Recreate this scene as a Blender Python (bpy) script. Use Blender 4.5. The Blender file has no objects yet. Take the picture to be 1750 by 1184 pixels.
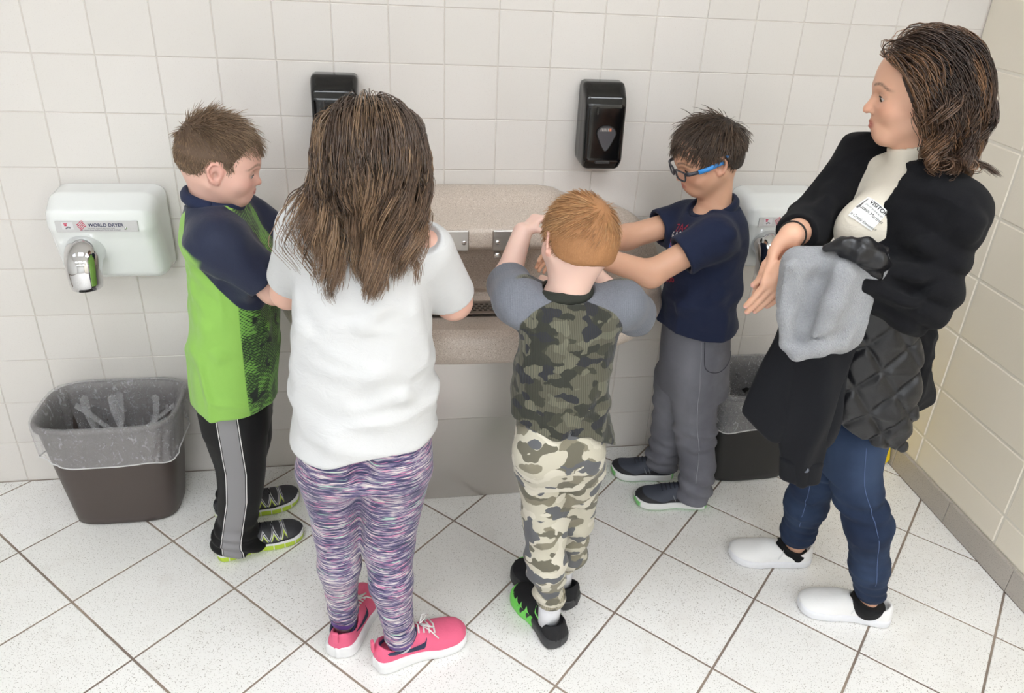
import bpy, math, random
import numpy as np
from mathutils import Vector, Matrix
# ------------------------------------------------------------------ camera, light, exposure
scene = bpy.context.scene
CAM_F, CAM_CX, CAM_CY = 1330.068, 917.906, 536.947           # focal length and principal point for a 1750 x 1184 frame
CAM_C = np.array([-0.1446, -2.2923, 1.7555])
def _rot(yaw, pitch, roll):
    c, s = math.cos, math.sin
    rz = np.array([[c(yaw), -s(yaw), 0], [s(yaw), c(yaw), 0], [0, 0, 1]])
    rx = np.array([[1, 0, 0], [0, c(pitch), -s(pitch)], [0, s(pitch), c(pitch)]])
    ry = np.array([[c(roll), 0, s(roll)], [0, 1, 0], [-s(roll), 0, c(roll)]])
    return rz @ rx @ ry                                       # columns: right, forward, up
CAM_R = _rot(-0.1969, -0.4695, -0.0631)
cam = bpy.data.objects.new('camera', bpy.data.cameras.new('camera'))
scene.collection.objects.link(cam)
cam.data.sensor_width = 36.0
cam.data.lens = CAM_F / 1750 * 36.0
cam.data.shift_x = (875 - CAM_CX) / 1750
cam.data.shift_y = (CAM_CY - 592) / 1750
cam.data.clip_start = 0.02
_m = np.eye(4); _m[:3, 0] = CAM_R[:, 0]; _m[:3, 1] = CAM_R[:, 2]; _m[:3, 2] = -CAM_R[:, 1]; _m[:3, 3] = CAM_C
cam.matrix_world = Matrix(_m.tolist())
scene.camera = cam

world = bpy.data.worlds.new('world'); scene.world = world
world.use_nodes = True
world.node_tree.nodes['Background'].inputs[0].default_value = (1, 0.985, 0.96, 1)
world.node_tree.nodes['Background'].inputs[1].default_value = 0.35
LAMP_STRENGTH = 9.9                                           # the nine ceiling fixtures built with the room
scene.view_settings.view_transform = 'Standard'
scene.view_settings.look = 'None'
scene.view_settings.gamma = 1.0
scene.view_settings.use_curve_mapping = False
scene.view_settings.exposure = 0.0
# ------------------------------------------------------------------ helpers
COL = scene.collection
def at(px, py, Y):
    """photo pixel -> point on the vertical plane y = Y (the depth the thing stands at)"""
    d = CAM_R @ np.array([(px - CAM_CX) / CAM_F, 1.0, -(py - CAM_CY) / CAM_F])
    return CAM_C + d * ((Y - CAM_C[1]) / d[1])
def atx(px, py, X):
    d = CAM_R @ np.array([(px - CAM_CX) / CAM_F, 1.0, -(py - CAM_CY) / CAM_F])
    return CAM_C + d * ((X - CAM_C[0]) / d[0])
def floor_at(px, py):
    d = CAM_R @ np.array([(px - CAM_CX) / CAM_F, 1.0, -(py - CAM_CY) / CAM_F])
    return CAM_C + d * (-CAM_C[2] / d[2])
def V(*a): return np.array(a, float)
def unit(v): v = np.asarray(v, float); return v / np.linalg.norm(v)
def lin(c):
    """sRGB 0-255 -> linear rgba"""
    o = []
    for v in c[:3]:
        v = v / 255.0
        o.append(v / 12.92 if v <= 0.04045 else ((v + 0.055) / 1.055) ** 2.4)
    return (*o, 1.0)

class N:
    """tiny node-graph writer"""
    def __init__(self, name):
        self.m = bpy.data.materials.new(name); self.m.use_nodes = True
        self.t = self.m.node_tree; self.bsdf = self.t.nodes['Principled BSDF']
    def n(self, typ, _in=None, **kw):
        nd = self.t.nodes.new(typ)
        for k, v in kw.items(): setattr(nd, k, v)
        for k, v in (_in or {}).items():
            s = nd.inputs[k]
            if isinstance(v, bpy.types.NodeSocket): self.t.links.new(v, s)
            else: s.default_value = v
        return nd
    def set(self, **kw):
        for k, v in kw.items():
            s = self.bsdf.inputs[k.replace('_', ' ')]
            if isinstance(v, bpy.types.NodeSocket): self.t.links.new(v, s)
            else: s.default_value = v
        return self
    def math(self, op, a, b=0.0, c=0.0):
        nd = self.n('ShaderNodeMath', {0: a, 1: b, 2: c}, operation=op); return nd.outputs[0]
    def mix(self, f, a, b, blend='MIX'):
        nd = self.n('ShaderNodeMix', data_type='RGBA', blend_type=blend)
        for i, v in ((0, f), (6, a), (7, b)):
            s = nd.inputs[i]
            if isinstance(v, bpy.types.NodeSocket): self.t.links.new(v, s)
            else: s.default_value = v
        return nd.outputs[2]
    def attr(self, name, out='Fac'):
        return self.n('ShaderNodeAttribute', attribute_name=name).outputs[out]
    def co(self, kind='Object'):
        return self.n('ShaderNodeTexCoord').outputs[kind]
    def map(self, v, scale=(1, 1, 1), rot=(0, 0, 0), loc=(0, 0, 0)):
        return self.n('ShaderNodeMapping', {'Vector': v, 'Scale': scale, 'Rotation': rot, 'Location': loc}).outputs[0]
    def noise(self, v, scale, detail=2.0, rough=0.5, dist=0.0, out=0):
        return self.n('ShaderNodeTexNoise', {'Vector': v, 'Scale': scale, 'Detail': detail, 'Roughness': rough, 'Distortion': dist}).outputs[out]
    def voro(self, v, scale, out='Distance', feature='F1', rnd=1.0):
        return self.n('ShaderNodeTexVoronoi', {'Vector': v, 'Scale': scale, 'Randomness': rnd}, feature=feature).outputs[out]
    def ramp(self, f, stops, interp='LINEAR'):
        nd = self.n('ShaderNodeValToRGB', {0: f}); cr = nd.color_ramp; cr.interpolation = interp
        while len(cr.elements) < len(stops): cr.elements.new(0.5)
        for e, (p, c) in zip(cr.elements, stops):
            e.position = p; e.color = c if len(c) == 4 else (*c, 1)
        return nd.outputs[0]
    def step(self, f, lo, hi):
        """smooth 0..1 between lo and hi"""
        return self.n('ShaderNodeMapRange', {0: f, 1: lo, 2: hi, 3: 0.0, 4: 1.0}, interpolation_type='SMOOTHSTEP').outputs[0]
    def bump(self, h, strength=0.3, dist=0.002, normal=None):
        d = {'Strength': strength, 'Distance': dist, 'Height': h}
        if normal is not None: d['Normal'] = normal
        return self.n('ShaderNodeBump', d).outputs[0]

MATS = {}
def flat(name, rgb, rough=0.5, metal=0.0, **kw):
    if name in MATS: return MATS[name]
    g = N(name); g.set(Base_Color=lin(rgb), Roughness=rough, Metallic=metal, **kw)
    v = g.noise(g.co(), 60.0, 3.0)
    g.set(Base_Color=g.mix(g.math('MULTIPLY', v, 0.14), lin(rgb), lin([c * 0.72 for c in rgb])))
    MATS[name] = g.m; return g.m

def link(o, parent=None):
    COL.objects.link(o)
    if parent is not None: o.parent = parent
    return o
def empty(name, loc=(0, 0, 0)):
    o = bpy.data.objects.new(name, None); o.location = tuple(loc); o.empty_display_size = 0.1
    COL.objects.link(o); return o
def tag(o, label=None, cat=None, group=None, kind=None):
    for k, v in (('label', label), ('category', cat), ('group', group), ('kind', kind)):
        if v: o[k] = v
    return o
def place(o, parent):
    """parent a mesh given in world coordinates to an empty that only has a location"""
    o.parent = parent
    o.matrix_parent_inverse = Matrix.Translation(-parent_loc(parent))
    return o
def parent_loc(p):
    l = Vector((0, 0, 0))
    while p is not None and p.type == 'EMPTY': l += p.location; p = p.parent
    return l
def mesh_np(name, verts, faces, mat, parent=None, smooth=True, attrs=None):
    """faces: (n,4) or (n,3) array, or a list of index lists; verts in world space"""
    me = bpy.data.meshes.new(name)
    verts = np.asarray(verts, np.float32)
    if isinstance(faces, np.ndarray):
        nf, k = faces.shape
        me.vertices.add(len(verts)); me.vertices.foreach_set('co', verts.ravel())
        me.loops.add(nf * k); me.loops.foreach_set('vertex_index', faces.astype(np.int32).ravel())
        me.polygons.add(nf); me.polygons.foreach_set('loop_start', np.arange(0, nf * k, k, dtype=np.int32))
    else:
        me.from_pydata(verts.tolist(), [], faces)
    me.polygons.foreach_set('use_smooth', np.full(len(me.polygons), smooth))
    me.update(calc_edges=True)
    for an, av in (attrs or {}).items():
        av = np.asarray(av, np.float32)
        if av.ndim == 1:
            me.attributes.new(an, 'FLOAT', 'POINT').data.foreach_set('value', av)
        else:
            me.attributes.new(an, 'FLOAT_VECTOR', 'POINT').data.foreach_set('vector', av.ravel())
    if isinstance(mat, (list, tuple)):
        for m in mat: me.materials.append(m)
    else: me.materials.append(mat)
    o = bpy.data.objects.new(name, me)
    COL.objects.link(o)
    if parent is not None: place(o, parent)
    return o

class MB:
    """collects simple shapes into one mesh"""
    def __init__(self): self.v = []; self.f = []
    def add(self, vs, fs):
        b = len(self.v); self.v += [tuple(map(float, x)) for x in vs]; self.f += [[i + b for i in f] for f in fs]; return self
    def box(self, lo, hi, bev=0.0):
        (x0, y0, z0), (x1, y1, z1) = lo, hi
        if bev <= 0:
            vs = [(x, y, z) for z in (z0, z1) for y in (y0, y1) for x in (x0, x1)]
            return self.add(vs, [[0, 2, 3, 1], [4, 5, 7, 6], [0, 1, 5, 4], [2, 6, 7, 3], [0, 4, 6, 2], [1, 3, 7, 5]])
        b = bev
        ring = lambda z, i: [(x0 + i, y0 + b, z), (x0 + b, y0 + i, z), (x1 - b, y0 + i, z), (x1 - i, y0 + b, z), (x1 - i, y1 - b, z), (x1 - b, y1 - i, z), (x0 + b, y1 - i, z), (x0 + i, y1 - b, z)]
        return self.loft([ring(z0, b * 0.9), ring(z0 + b, 0), ring(z1 - b, 0), ring(z1, b * 0.9)])
    def loft(self, rings, closed=True, cap=True):
        n = len(rings[0]); vs = [p for r in rings for p in r]; fs = []
        for i in range(len(rings) - 1):
            for j in range(n if closed else n - 1):
                a, b = i * n + j, i * n + (j + 1) % n
                fs.append([a, b, b + n, a + n])
        if cap and closed:
            fs.append(list(range(n))[::-1]); k = (len(rings) - 1) * n; fs.append([k + i for i in range(n)])
        return self.add(vs, fs)
    def tube(self, pts, r, n=8, cap=True, flatten=None):
        pts = [np.asarray(p, float) for p in pts]; rs = r if hasattr(r, '__len__') else [r] * len(pts)
        rings = []; up = None
        for i, p in enumerate(pts):
            t = unit(pts[min(i + 1, len(pts) - 1)] - pts[max(i - 1, 0)])
            if up is None:
                up = np.array([0, 0, 1.0]) if abs(t[2]) < 0.9 else np.array([1.0, 0, 0])
            s = unit(np.cross(t, up)); up = unit(np.cross(s, t))
            fl = flatten or 1.0
            rings.append([p + rs[i] * (math.cos(a) * s + math.sin(a) * up * fl) for a in np.linspace(0, 2 * math.pi, n, endpoint=False)])
        return self.loft(rings, cap=cap)
    def disc(self, c, axis, r, h, n=20):
        c = np.asarray(c, float); ax = unit(axis)
        return self.tube([c, c + ax * h], r, n)
    def build(self, name, mat, parent=None, smooth=False):
        o = mesh_np(name, np.array(self.v), self.f, mat, parent, smooth)
        return o
def autosmooth(o, ang=40):
    me = o.data
    me.polygons.foreach_set('use_smooth', np.ones(len(me.polygons), bool))
    me.set_sharp_from_angle(angle=math.radians(ang))
    return o

# ------------------------------------------------------------------ implicit surfaces, meshed with surface nets
def _hash(ix, iy, iz, seed):
    h = (ix.astype(np.uint32) * np.uint32(374761393)) ^ (iy.astype(np.uint32) * np.uint32(668265263)) ^ (iz.astype(np.uint32) * np.uint32(2147483647 & 0x7ed55d16)) ^ np.uint32(seed * 7919 + 13)
    h ^= h >> np.uint32(13); h *= np.uint32(1274126177); h ^= h >> np.uint32(16); h *= np.uint32(2246822519); h ^= h >> np.uint32(13)
    return (h & np.uint32(0xffff)).astype(np.float32) / 32767.5 - 1.0
def vnoise(P, s, seed=0):
    """smooth value noise -1..1; s = scale per axis (cycles per metre)"""
    Q = (P * np.asarray(s, np.float32)).astype(np.float32); i = np.floor(Q); f = Q - i; i = i.astype(np.int32); f = f * f * (3 - 2 * f)
    x, y, z = i[:, 0], i[:, 1], i[:, 2]; fx, fy, fz = f[:, 0], f[:, 1], f[:, 2]
    def row(dy, dz):
        a = _hash(x, y + dy, z + dz, seed); b = _hash(x + 1, y + dy, z + dz, seed); return a + (b - a) * fx
    a = row(0, 0); a = a + (row(1, 0) - a) * fy
    b = row(0, 1); b = b + (row(1, 1) - b) * fy
    return a + (b - a) * fz
def ridge(P, s, seed=0):
    """sharp fold lines, about -0.5..0.5"""
    a = 1.08 - np.sqrt(vnoise(P, s, seed) ** 2 + 0.010) * 2.2; return np.where(a > 0, a * a, 0) - 0.18
def ray_hit(f, px, py, near=0.9, far=2.9, lift=0.0):
    """first point of the surface f = 0 seen through a photo pixel"""
    d = CAM_R @ np.array([(px - CAM_CX) / CAM_F, 1.0, -(py - CAM_CY) / CAM_F]); d /= np.linalg.norm(d); t = np.linspace(near, far, 1400)
    v = f((CAM_C + t[:, None] * d).astype(np.float32)); i = int(np.argmax(v < lift)); return CAM_C + t[i] * d if v[i] < lift else None
def smin(a, b, k):
    if k <= 0: return np.minimum(a, b)
    h = np.maximum(k - np.abs(a - b), 0) / k
    return np.minimum(a, b) - h * h * k * 0.25
def smax(a, b, k): return -smin(-a, -b, k)
class Sdf:
    def __init__(self): self.p = []; self.post = []
    def _add(self, fn, lo, hi, k, op):
        self.p.append((fn, np.asarray(lo, float), np.asarray(hi, float), k, op)); return self
    def cap(self, a, b, ra, rb=None, k=0.01, op='u', flat=None):
        """tapered capsule; flat = (axis, ratio) squeezes it along an axis"""
        a = np.asarray(a, np.float32); b = np.asarray(b, np.float32); rb = ra if rb is None else rb
        ab = b - a; L = float(ab @ ab) + 1e-12
        if flat is not None:
            ax = unit(flat[0]).astype(np.float32); q = 1.0 / flat[1] - 1.0
        def fn(P):
            Q = P - a; t = np.clip((Q @ ab) / L, 0, 1)
            D = Q - t[:, None] * ab
            if flat is not None: D = D + (D @ ax)[:, None] * ax * q
            return (np.sqrt((D * D).sum(1)) - (ra + (rb - ra) * t)) * (flat[1] ** 0.5 if flat is not None else 1.0)
        r = max(ra, rb)
        return self._add(fn, np.minimum(a, b) - r, np.maximum(a, b) + r, k, op)
    def chain(self, pts, rs, k=0.01, flat=None):
        for i in range(len(pts) - 1): self.cap(pts[i], pts[i + 1], rs[i], rs[i + 1], k, flat=flat)
        return self
    def ell(self, c, r, R=None, k=0.01, op='u'):
        c = np.asarray(c, np.float32); r = np.asarray(r, np.float32); M = np.eye(3, dtype=np.float32) if R is None else np.asarray(R, np.float32)
        mr = float(r.min())
        def fn(P):
            Q = ((P - c) @ M) / r; n = np.sqrt((Q * Q).sum(1)); g = np.sqrt(((Q / r) ** 2).sum(1)) + 1e-9
            return n * (n - 1) / g
        b = float(r.max())
        return self._add(fn, c - b, c + b, k, op)
    def loft(self, st, k=0.01, op='u', n=2.0, rnd=0.0, R=None, c=None, ext=0.0):
        """stations (z, cx, cy, half-width-x, half-depth-y[, turn]) interpolated smoothly along z (or along a local frame)"""
        st = np.array([list(s) + [0.0] * (6 - len(s)) for s in st], float); st = st[np.argsort(st[:, 0])]
        zz = np.linspace(st[0, 0], st[-1, 0], 160)
        tab = np.stack([smooth_interp(zz, st[:, 0], st[:, i]) for i in range(1, 6)], 1).astype(np.float32)
        z0, z1 = st[0, 0], st[-1, 0]; M = None if R is None else np.asarray(R, np.float32); cc = np.zeros(3, np.float32) if c is None else np.asarray(c, np.float32)
        def fn(P):
            Q = P - cc
            if M is not None: Q = Q @ M
            z = np.clip(Q[:, 2], z0, z1)
            u = (z - z0) / (z1 - z0) * 159; i = np.minimum(u.astype(np.int32), 158); f = (u - i)[:, None]
            T = tab[i] * (1 - f) + tab[i + 1] * f
            dx = Q[:, 0] - T[:, 0]; dy = Q[:, 1] - T[:, 1]
            cs, sn = np.cos(T[:, 4]), np.sin(T[:, 4]); ex = (dx * cs + dy * sn) / T[:, 2]; ey = (-dx * sn + dy * cs) / T[:, 3]
            if n == 2.0:
                q = np.sqrt(ex * ex + ey * ey) + 1e-6; g = np.sqrt((ex / T[:, 2]) ** 2 + (ey / T[:, 3]) ** 2) + 1e-6
                d = q * (q - 1) / g
            else:
                q = (np.abs(ex) ** n + np.abs(ey) ** n) ** (1 / n); d = (q - 1) * np.minimum(T[:, 2], T[:, 3])
            dz = np.abs(Q[:, 2] - (z0 + z1) / 2) - (z1 - z0) / 2 - ext
            if rnd > 0: return smax(d, dz, rnd)
            return np.maximum(d, dz)
        w = float(st[:, 3:5].max()) + max(float(np.abs(st[:, 1]).max()), float(np.abs(st[:, 2]).max())) * (0 if M is None else 1) + ext
        if M is None:
            lo = cc + V((st[:, 1] - st[:, 3:5].max(1)).min(), (st[:, 2] - st[:, 3:5].max(1)).min(), z0 - ext); hi = cc + V((st[:, 1] + st[:, 3:5].max(1)).max(), (st[:, 2] + st[:, 3:5].max(1)).max(), z1 + ext)
        else:
            e = [M @ np.array([x, y, z]) + cc for x in (-w, w) for y in (-w, w) for z in (z0 - ext, z1 + ext)]; lo = np.min(e, 0); hi = np.max(e, 0)
        return self._add(fn, lo, hi, k, op)
    def fn(self, fn, lo, hi, k=0.01, op='u'): return self._add(fn, lo, hi, k, op)
    def plane(self, p, nrm, k=0.0):
        """keep the side the normal points away from"""
        p = np.asarray(p, np.float32); nn = unit(nrm).astype(np.float32)
        return self._add(lambda P: (P - p) @ nn, V(-9, -9, -9), V(9, 9, 9), k, 'i')
    def warp(self, fn): self.post.append(fn); return self
    def ev(self, P, margin=0.05):
        P = np.ascontiguousarray(P, np.float32); d = np.full(len(P), 1.0, np.float32); lo, hi = P.min(0), P.max(0)
        for fn, l, h, k, op in self.p:
            m = margin + k
            if op != 'i' and (np.any(l - m > hi) or np.any(h + m < lo)): continue
            e = fn(P)
            if op == 'u': d = smin(d, e, k)
            elif op == 's': d = smax(d, -e, k)
            else: d = smax(d, e, k)
        for w in self.post: d = w(P, d)
        return d
    def __call__(self, P):
        if len(P) < 4000: return self.ev(P, 9.0)
        out = np.empty(len(P), np.float32); o = np.argsort(P[:, 2], kind='stable')
        for ch in np.array_split(o, max(1, len(P) // 25000)): out[ch] = self.ev(P[ch])
        return out
    def bounds(self):
        u = [(l, h) for f, l, h, k, op in self.p if op == 'u']
        return np.min([a for a, b in u], 0), np.max([b for a, b in u], 0)
def smooth_interp(x, xp, fp):
    """monotone cubic interpolation"""
    xp = np.asarray(xp, float); fp = np.asarray(fp, float)
    if len(xp) < 3: return np.interp(x, xp, fp)
    h = np.diff(xp); s = np.diff(fp) / h; m = np.zeros(len(xp))
    for i in range(1, len(xp) - 1):
        m[i] = 0 if s[i - 1] * s[i] <= 0 else 3 * (h[i - 1] + h[i]) / ((2 * h[i] + h[i - 1]) / s[i - 1] + (h[i] + 2 * h[i - 1]) / s[i])
    m[0], m[-1] = s[0], s[-1]
    i = np.clip(np.searchsorted(xp, x) - 1, 0, len(h) - 1); t = np.clip((x - xp[i]) / h[i], 0, 1)
    return (2 * t**3 - 3 * t**2 + 1) * fp[i] + (t**3 - 2 * t**2 + t) * h[i] * m[i] + (-2 * t**3 + 3 * t**2) * fp[i + 1] + (t**3 - t**2) * h[i] * m[i + 1]
def axis_steps(a, b, h, fine=None):
    """grid lines; fine = (limit, coarse step below the limit)"""
    if fine is None or fine[0] <= a: return np.arange(a, b + h, h)
    return np.concatenate([np.arange(a, fine[0], fine[1]), np.arange(fine[0], b + h, h)])
def nets(f, lo, hi, h, zfine=None, lip=2.4):
    """polygonise f = 0; returns vertices and quads"""
    lo = np.asarray(lo, float) - 2.2 * h; hi = np.asarray(hi, float) + 2.2 * h
    ax = [axis_steps(lo[0], hi[0], h), axis_steps(lo[1], hi[1], h), axis_steps(lo[2], hi[2], h, zfine)]
    B = 4
    ax = [np.concatenate([a, a[-1] + h * np.arange(1, 1 + (-len(a)) % B)]) if len(a) % B else a for a in ax]
    sh = [len(a) for a in ax]
    ctr = [a.reshape(-1, B).mean(1) for a in ax]; half = [np.ptp(a.reshape(-1, B), 1) / 2 + h for a in ax]
    G = np.stack(np.meshgrid(*ctr, indexing='ij'), -1).reshape(-1, 3); Hh = np.sqrt(sum(m * m for m in np.meshgrid(*[x for x in half], indexing='ij'))).ravel()
    dc = f(G); act = (np.abs(dc) < Hh * lip).reshape([len(c) for c in ctr])
    D = np.repeat(np.repeat(np.repeat(np.where(dc < 0, -1.0, 1.0).astype(np.float32).reshape(act.shape), B, 0), B, 1), B, 2)
    A = np.repeat(np.repeat(np.repeat(act, B, 0), B, 1), B, 2)
    ii = np.argwhere(A)
    P = np.stack([ax[0][ii[:, 0]], ax[1][ii[:, 1]], ax[2][ii[:, 2]]], 1)
    D[ii[:, 0], ii[:, 1], ii[:, 2]] = f(P)
    s = D < 0
    cnt = np.zeros([n - 1 for n in sh], np.int8)
    for dx in (0, 1):
        for dy in (0, 1):
            for dz in (0, 1): cnt += s[dx:sh[0] - 1 + dx, dy:sh[1] - 1 + dy, dz:sh[2] - 1 + dz]
    c = np.argwhere((cnt > 0) & (cnt < 8)); idx = np.full(cnt.shape, -1, np.int32); idx[c[:, 0], c[:, 1], c[:, 2]] = np.arange(len(c))
    offs = [(dx, dy, dz) for dx in (0, 1) for dy in (0, 1) for dz in (0, 1)]
    val = [D[c[:, 0] + o[0], c[:, 1] + o[1], c[:, 2] + o[2]] for o in offs]
    acc = np.zeros((len(c), 3)); num = np.zeros(len(c))
    pos = lambda o: np.stack([ax[0][c[:, 0] + o[0]], ax[1][c[:, 1] + o[1]], ax[2][c[:, 2] + o[2]]], 1)
    for i in range(8):
        for j in range(i + 1, 8):
            if sum(a != b for a, b in zip(offs[i], offs[j])) != 1: continue
            m = (val[i] < 0) != (val[j] < 0)
            t = np.where(m, val[i] / np.where(m, val[i] - val[j], 1), 0)[:, None]
            acc += np.where(m[:, None], pos(offs[i]) * (1 - t) + pos(offs[j]) * t, 0); num += m
    v = acc / num[:, None]
    F = []
    for a in range(3):
        s0 = [slice(None)] * 3; s1 = [slice(None)] * 3; s0[a] = slice(0, -1); s1[a] = slice(1, None)
        d = s[tuple(s0)] != s[tuple(s1)]; e = np.argwhere(d)
        b, cc = (a + 1) % 3, (a + 2) % 3
        e = e[(e[:, b] > 0) & (e[:, cc] > 0) & (e[:, b] < sh[b] - 1) & (e[:, cc] < sh[cc] - 1)]
        q = []
        for db, dcc in ((1, 1), (0, 1), (0, 0), (1, 0)):
            g = e.copy(); g[:, b] -= db; g[:, cc] -= dcc; q.append(idx[g[:, 0], g[:, 1], g[:, 2]])
        q = np.stack(q, 1); fl = ~s[e[:, 0], e[:, 1], e[:, 2]]; q[fl] = q[fl][:, ::-1]; F.append(q)
    return v, np.concatenate(F)
def sdf_obj(name, f, mat, parent, h, zfine=None, attrs=None, lo=None, hi=None, lip=2.4):
    b = f.bounds() if lo is None else (lo, hi)
    if lo is None: b = (b[0] - 0.022, b[1] + 0.022)
    v, q = nets(f, b[0], b[1], h, zfine, lip)
    return mesh_np(name, v, q, mat, parent, True, attrs(v.astype(np.float32)) if attrs else None)
# ------------------------------------------------------------------ the room
XL, XR, YB, ZC, T = -3.8, 1.66, -7.0, 2.7, 0.1524
def wall_tile_mat():
    g = N('glazed_wall_tile'); r = g.n('ShaderNodeObjectInfo').outputs['Random']
    co = g.co(); sp = g.noise(co, 420.0, 2.0, 0.6); cl = g.noise(co, 9.0, 3.0)
    base = g.mix(r, lin((227, 222, 217)), lin((222, 217, 211)))
    base = g.mix(g.step(sp, 0.56, 0.74), base, lin((214, 207, 200)))
    base = g.mix(g.math('MULTIPLY', cl, 0.18), base, lin((224, 218, 213)))
    g.set(Base_Color=base, Roughness=0.24, Normal=g.bump(g.noise(co, 30.0, 2.0), 0.10, 0.002)); g.set(Specular_IOR_Level=0.45)
    return g.m
M_WT = wall_tile_mat()
M_GROUT_W = flat('wall_grout', (222, 214, 206), 0.9)
def floor_tile_mat():
    g = N('speckled_floor_tile'); co = g.co(); r = g.n('ShaderNodeObjectInfo').outputs['Random']
    off = g.n('ShaderNodeVectorMath', {0: co, 1: (1, 1, 1)}, operation='ADD'); g.t.links.new(g.n('ShaderNodeCombineXYZ', {0: r, 1: r, 2: r}).outputs[0], off.inputs[1]); co = off.outputs[0]
    base = g.mix(r, lin((249, 247, 244)), lin((245, 243, 239)))
    n1 = g.noise(co, 330.0, 1.0, 0.4); n2 = g.voro(co, 150.0); n3 = g.noise(co, 12.0, 4.0)
    base = g.mix(g.step(n1, 0.62, 0.72), base, lin((176, 168, 160)))
    base = g.mix(g.step(n2, 0.115, 0.05), base, lin((146, 138, 131)))
    base = g.mix(g.math('MULTIPLY', g.step(n3, 0.5, 0.75), 0.25), base, lin((222, 216, 209)))
    g.set(Base_Color=base, Roughness=g.math('MULTIPLY_ADD', n3, 0.2, 0.32), Normal=g.bump(n1, 0.05, 0.001))
    return g.m
M_FT = floor_tile_mat()
def grout_floor_mat():
    g = N('floor_grout'); co = g.co(); n = g.noise(co, 3.0, 4.0); m = g.noise(co, 300.0, 2.0)
    b = g.mix(g.step(n, 0.35, 0.7), lin((158, 142, 128)), lin((118, 104, 95)))
    b = g.mix(g.math('MULTIPLY', m, 0.3), b, lin((170, 154, 140)))
    g.set(Base_Color=b, Roughness=0.9, Normal=g.bump(m, 0.3, 0.001)); return g.m
M_GROUT_F = grout_floor_mat()
def block_mat():
    g = N('painted_block'); co = g.co(); a = g.noise(co, 170.0, 3.0, 0.65); b = g.voro(co, 90.0)
    base = g.mix(g.n('ShaderNodeObjectInfo').outputs['Random'], lin((240, 231, 215)), lin((236, 227, 210)))
    h = g.math('ADD', a, g.math('MULTIPLY', g.step(b, 0.22, 0.05), -0.5))
    g.set(Base_Color=base, Roughness=0.5, Normal=g.bump(h, 0.22, 0.0025)); return g.m
M_BLOCK = block_mat()
M_BLOCK_J = flat('painted_block_joint', (238, 231, 218), 0.6)
M_PAINT = flat('painted_plaster', (226, 225, 222), 0.7)
def base_mat():
    g = N('grey_base_tile'); co = g.co(); a = g.noise(co, 260.0, 2.0); b = g.voro(co, 120.0)
    base = g.mix(g.step(a, 0.5, 0.7), lin((186, 178, 169)), lin((166, 158, 149)))
    base = g.mix(g.step(b, 0.13, 0.06), base, lin((104, 97, 92)))
    g.set(Base_Color=base, Roughness=0.42); return g.m
M_BASE = base_mat()

def prism(poly, h, bev, mat, name, parent, origin):
    """bevelled slab: poly is a list of 2-D points, its outer face at height 0 and its body below"""
    c = np.mean(poly, 0); out = []
    for i, p in enumerate(poly):
        a, b = poly[i - 1], poly[(i + 1) % len(poly)]
        d = unit(unit(np.array(a) - p) + unit(np.array(b) - p)) if len(poly) > 2 else 0
        cr = max(0.3, abs(np.cross(unit(np.array(a) - p), unit(np.array(b) - p)))); out.append(np.array(p) + d * bev / cr * 1.4)
    mb = MB(); mb.loft([[(x, y, -h) for x, y in poly], [(x, y, -bev) for x, y in poly], [(x, y, 0) for x, y in out]])
    return mb
floor = MB().box((XL, YB, -0.03), (1.70, 0.06, -0.0022)).build('floor', M_GROUT_F); tag(floor, 'floor of pale speckled square tiles laid diagonally with brown grout', None, None, 'structure')
FX0, FY0, FH = 0.4405, -0.7680, 0.2140
def clip_poly(poly, axis, lim, keep_less):
    o = []
    for i in range(len(poly)):
        a, b = poly[i], poly[(i + 1) % len(poly)]
        ia = (a[axis] <= lim) == keep_less or a[axis] == lim; ib = (b[axis] <= lim) == keep_less or b[axis] == lim
        if ia: o.append(a)
        if ia != ib:
            t = (lim - a[axis]) / (b[axis] - a[axis]); o.append(a + (b - a) * t)
    return o
_full = None
floor_rest = MB()
for a in range(-22, 8):
    for b in range(-32, 6):
        if (a + b) % 2 == 0: continue
        c = np.array([FX0 + FH * a, FY0 + FH * b]); r = FH - 0.0044
        poly = [c + V(r, 0), c + V(0, r), c + V(-r, 0), c + V(0, -r)]
        whole = c[0] - r > XL and c[0] + r < XR and c[1] + r < -0.002 and c[1] - r > YB
        if c[0] < -2.3 or c[1] < -3.0:
            if whole: floor_rest.v, floor_rest.f = (lambda m: (floor_rest.v + m.v, floor_rest.f + [[i + len(floor_rest.v) for i in q] for q in m.f]))(prism(poly, 0.012, 0.0012, M_FT, '', None, None))
            continue
        if not whole:
            for ax, lim, less in ((0, XL, False), (0, XR - 0.001, True), (1, YB, False), (1, -0.003, True)):
                if poly: poly = clip_poly(poly, ax, lim, less)
            poly = [p for i, p in enumerate(poly) if np.linalg.norm(p - poly[i - 1]) > 1e-4]
            if len(poly) < 3: continue
            ar = 0.5 * abs(sum(poly[i - 1][0] * p[1] - p[0] * poly[i - 1][1] for i, p in enumerate(poly)))
            if ar < 2e-4: continue
            mb = prism(poly, 0.012, 0.0012, M_FT, 'floor_tile', None, None)
            o = mb.build('floor_tile', M_FT); o.parent = floor
        elif _full is None:
            _full = prism([p - c for p in poly], 0.012, 0.0012, M_FT, 'floor_tile', None, None).build('floor_tile', M_FT)
            _full.location = (*c, 0); _full.parent = floor
        else:
            o = _full.copy(); COL.objects.link(o); o.location = (*c, 0)

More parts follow.
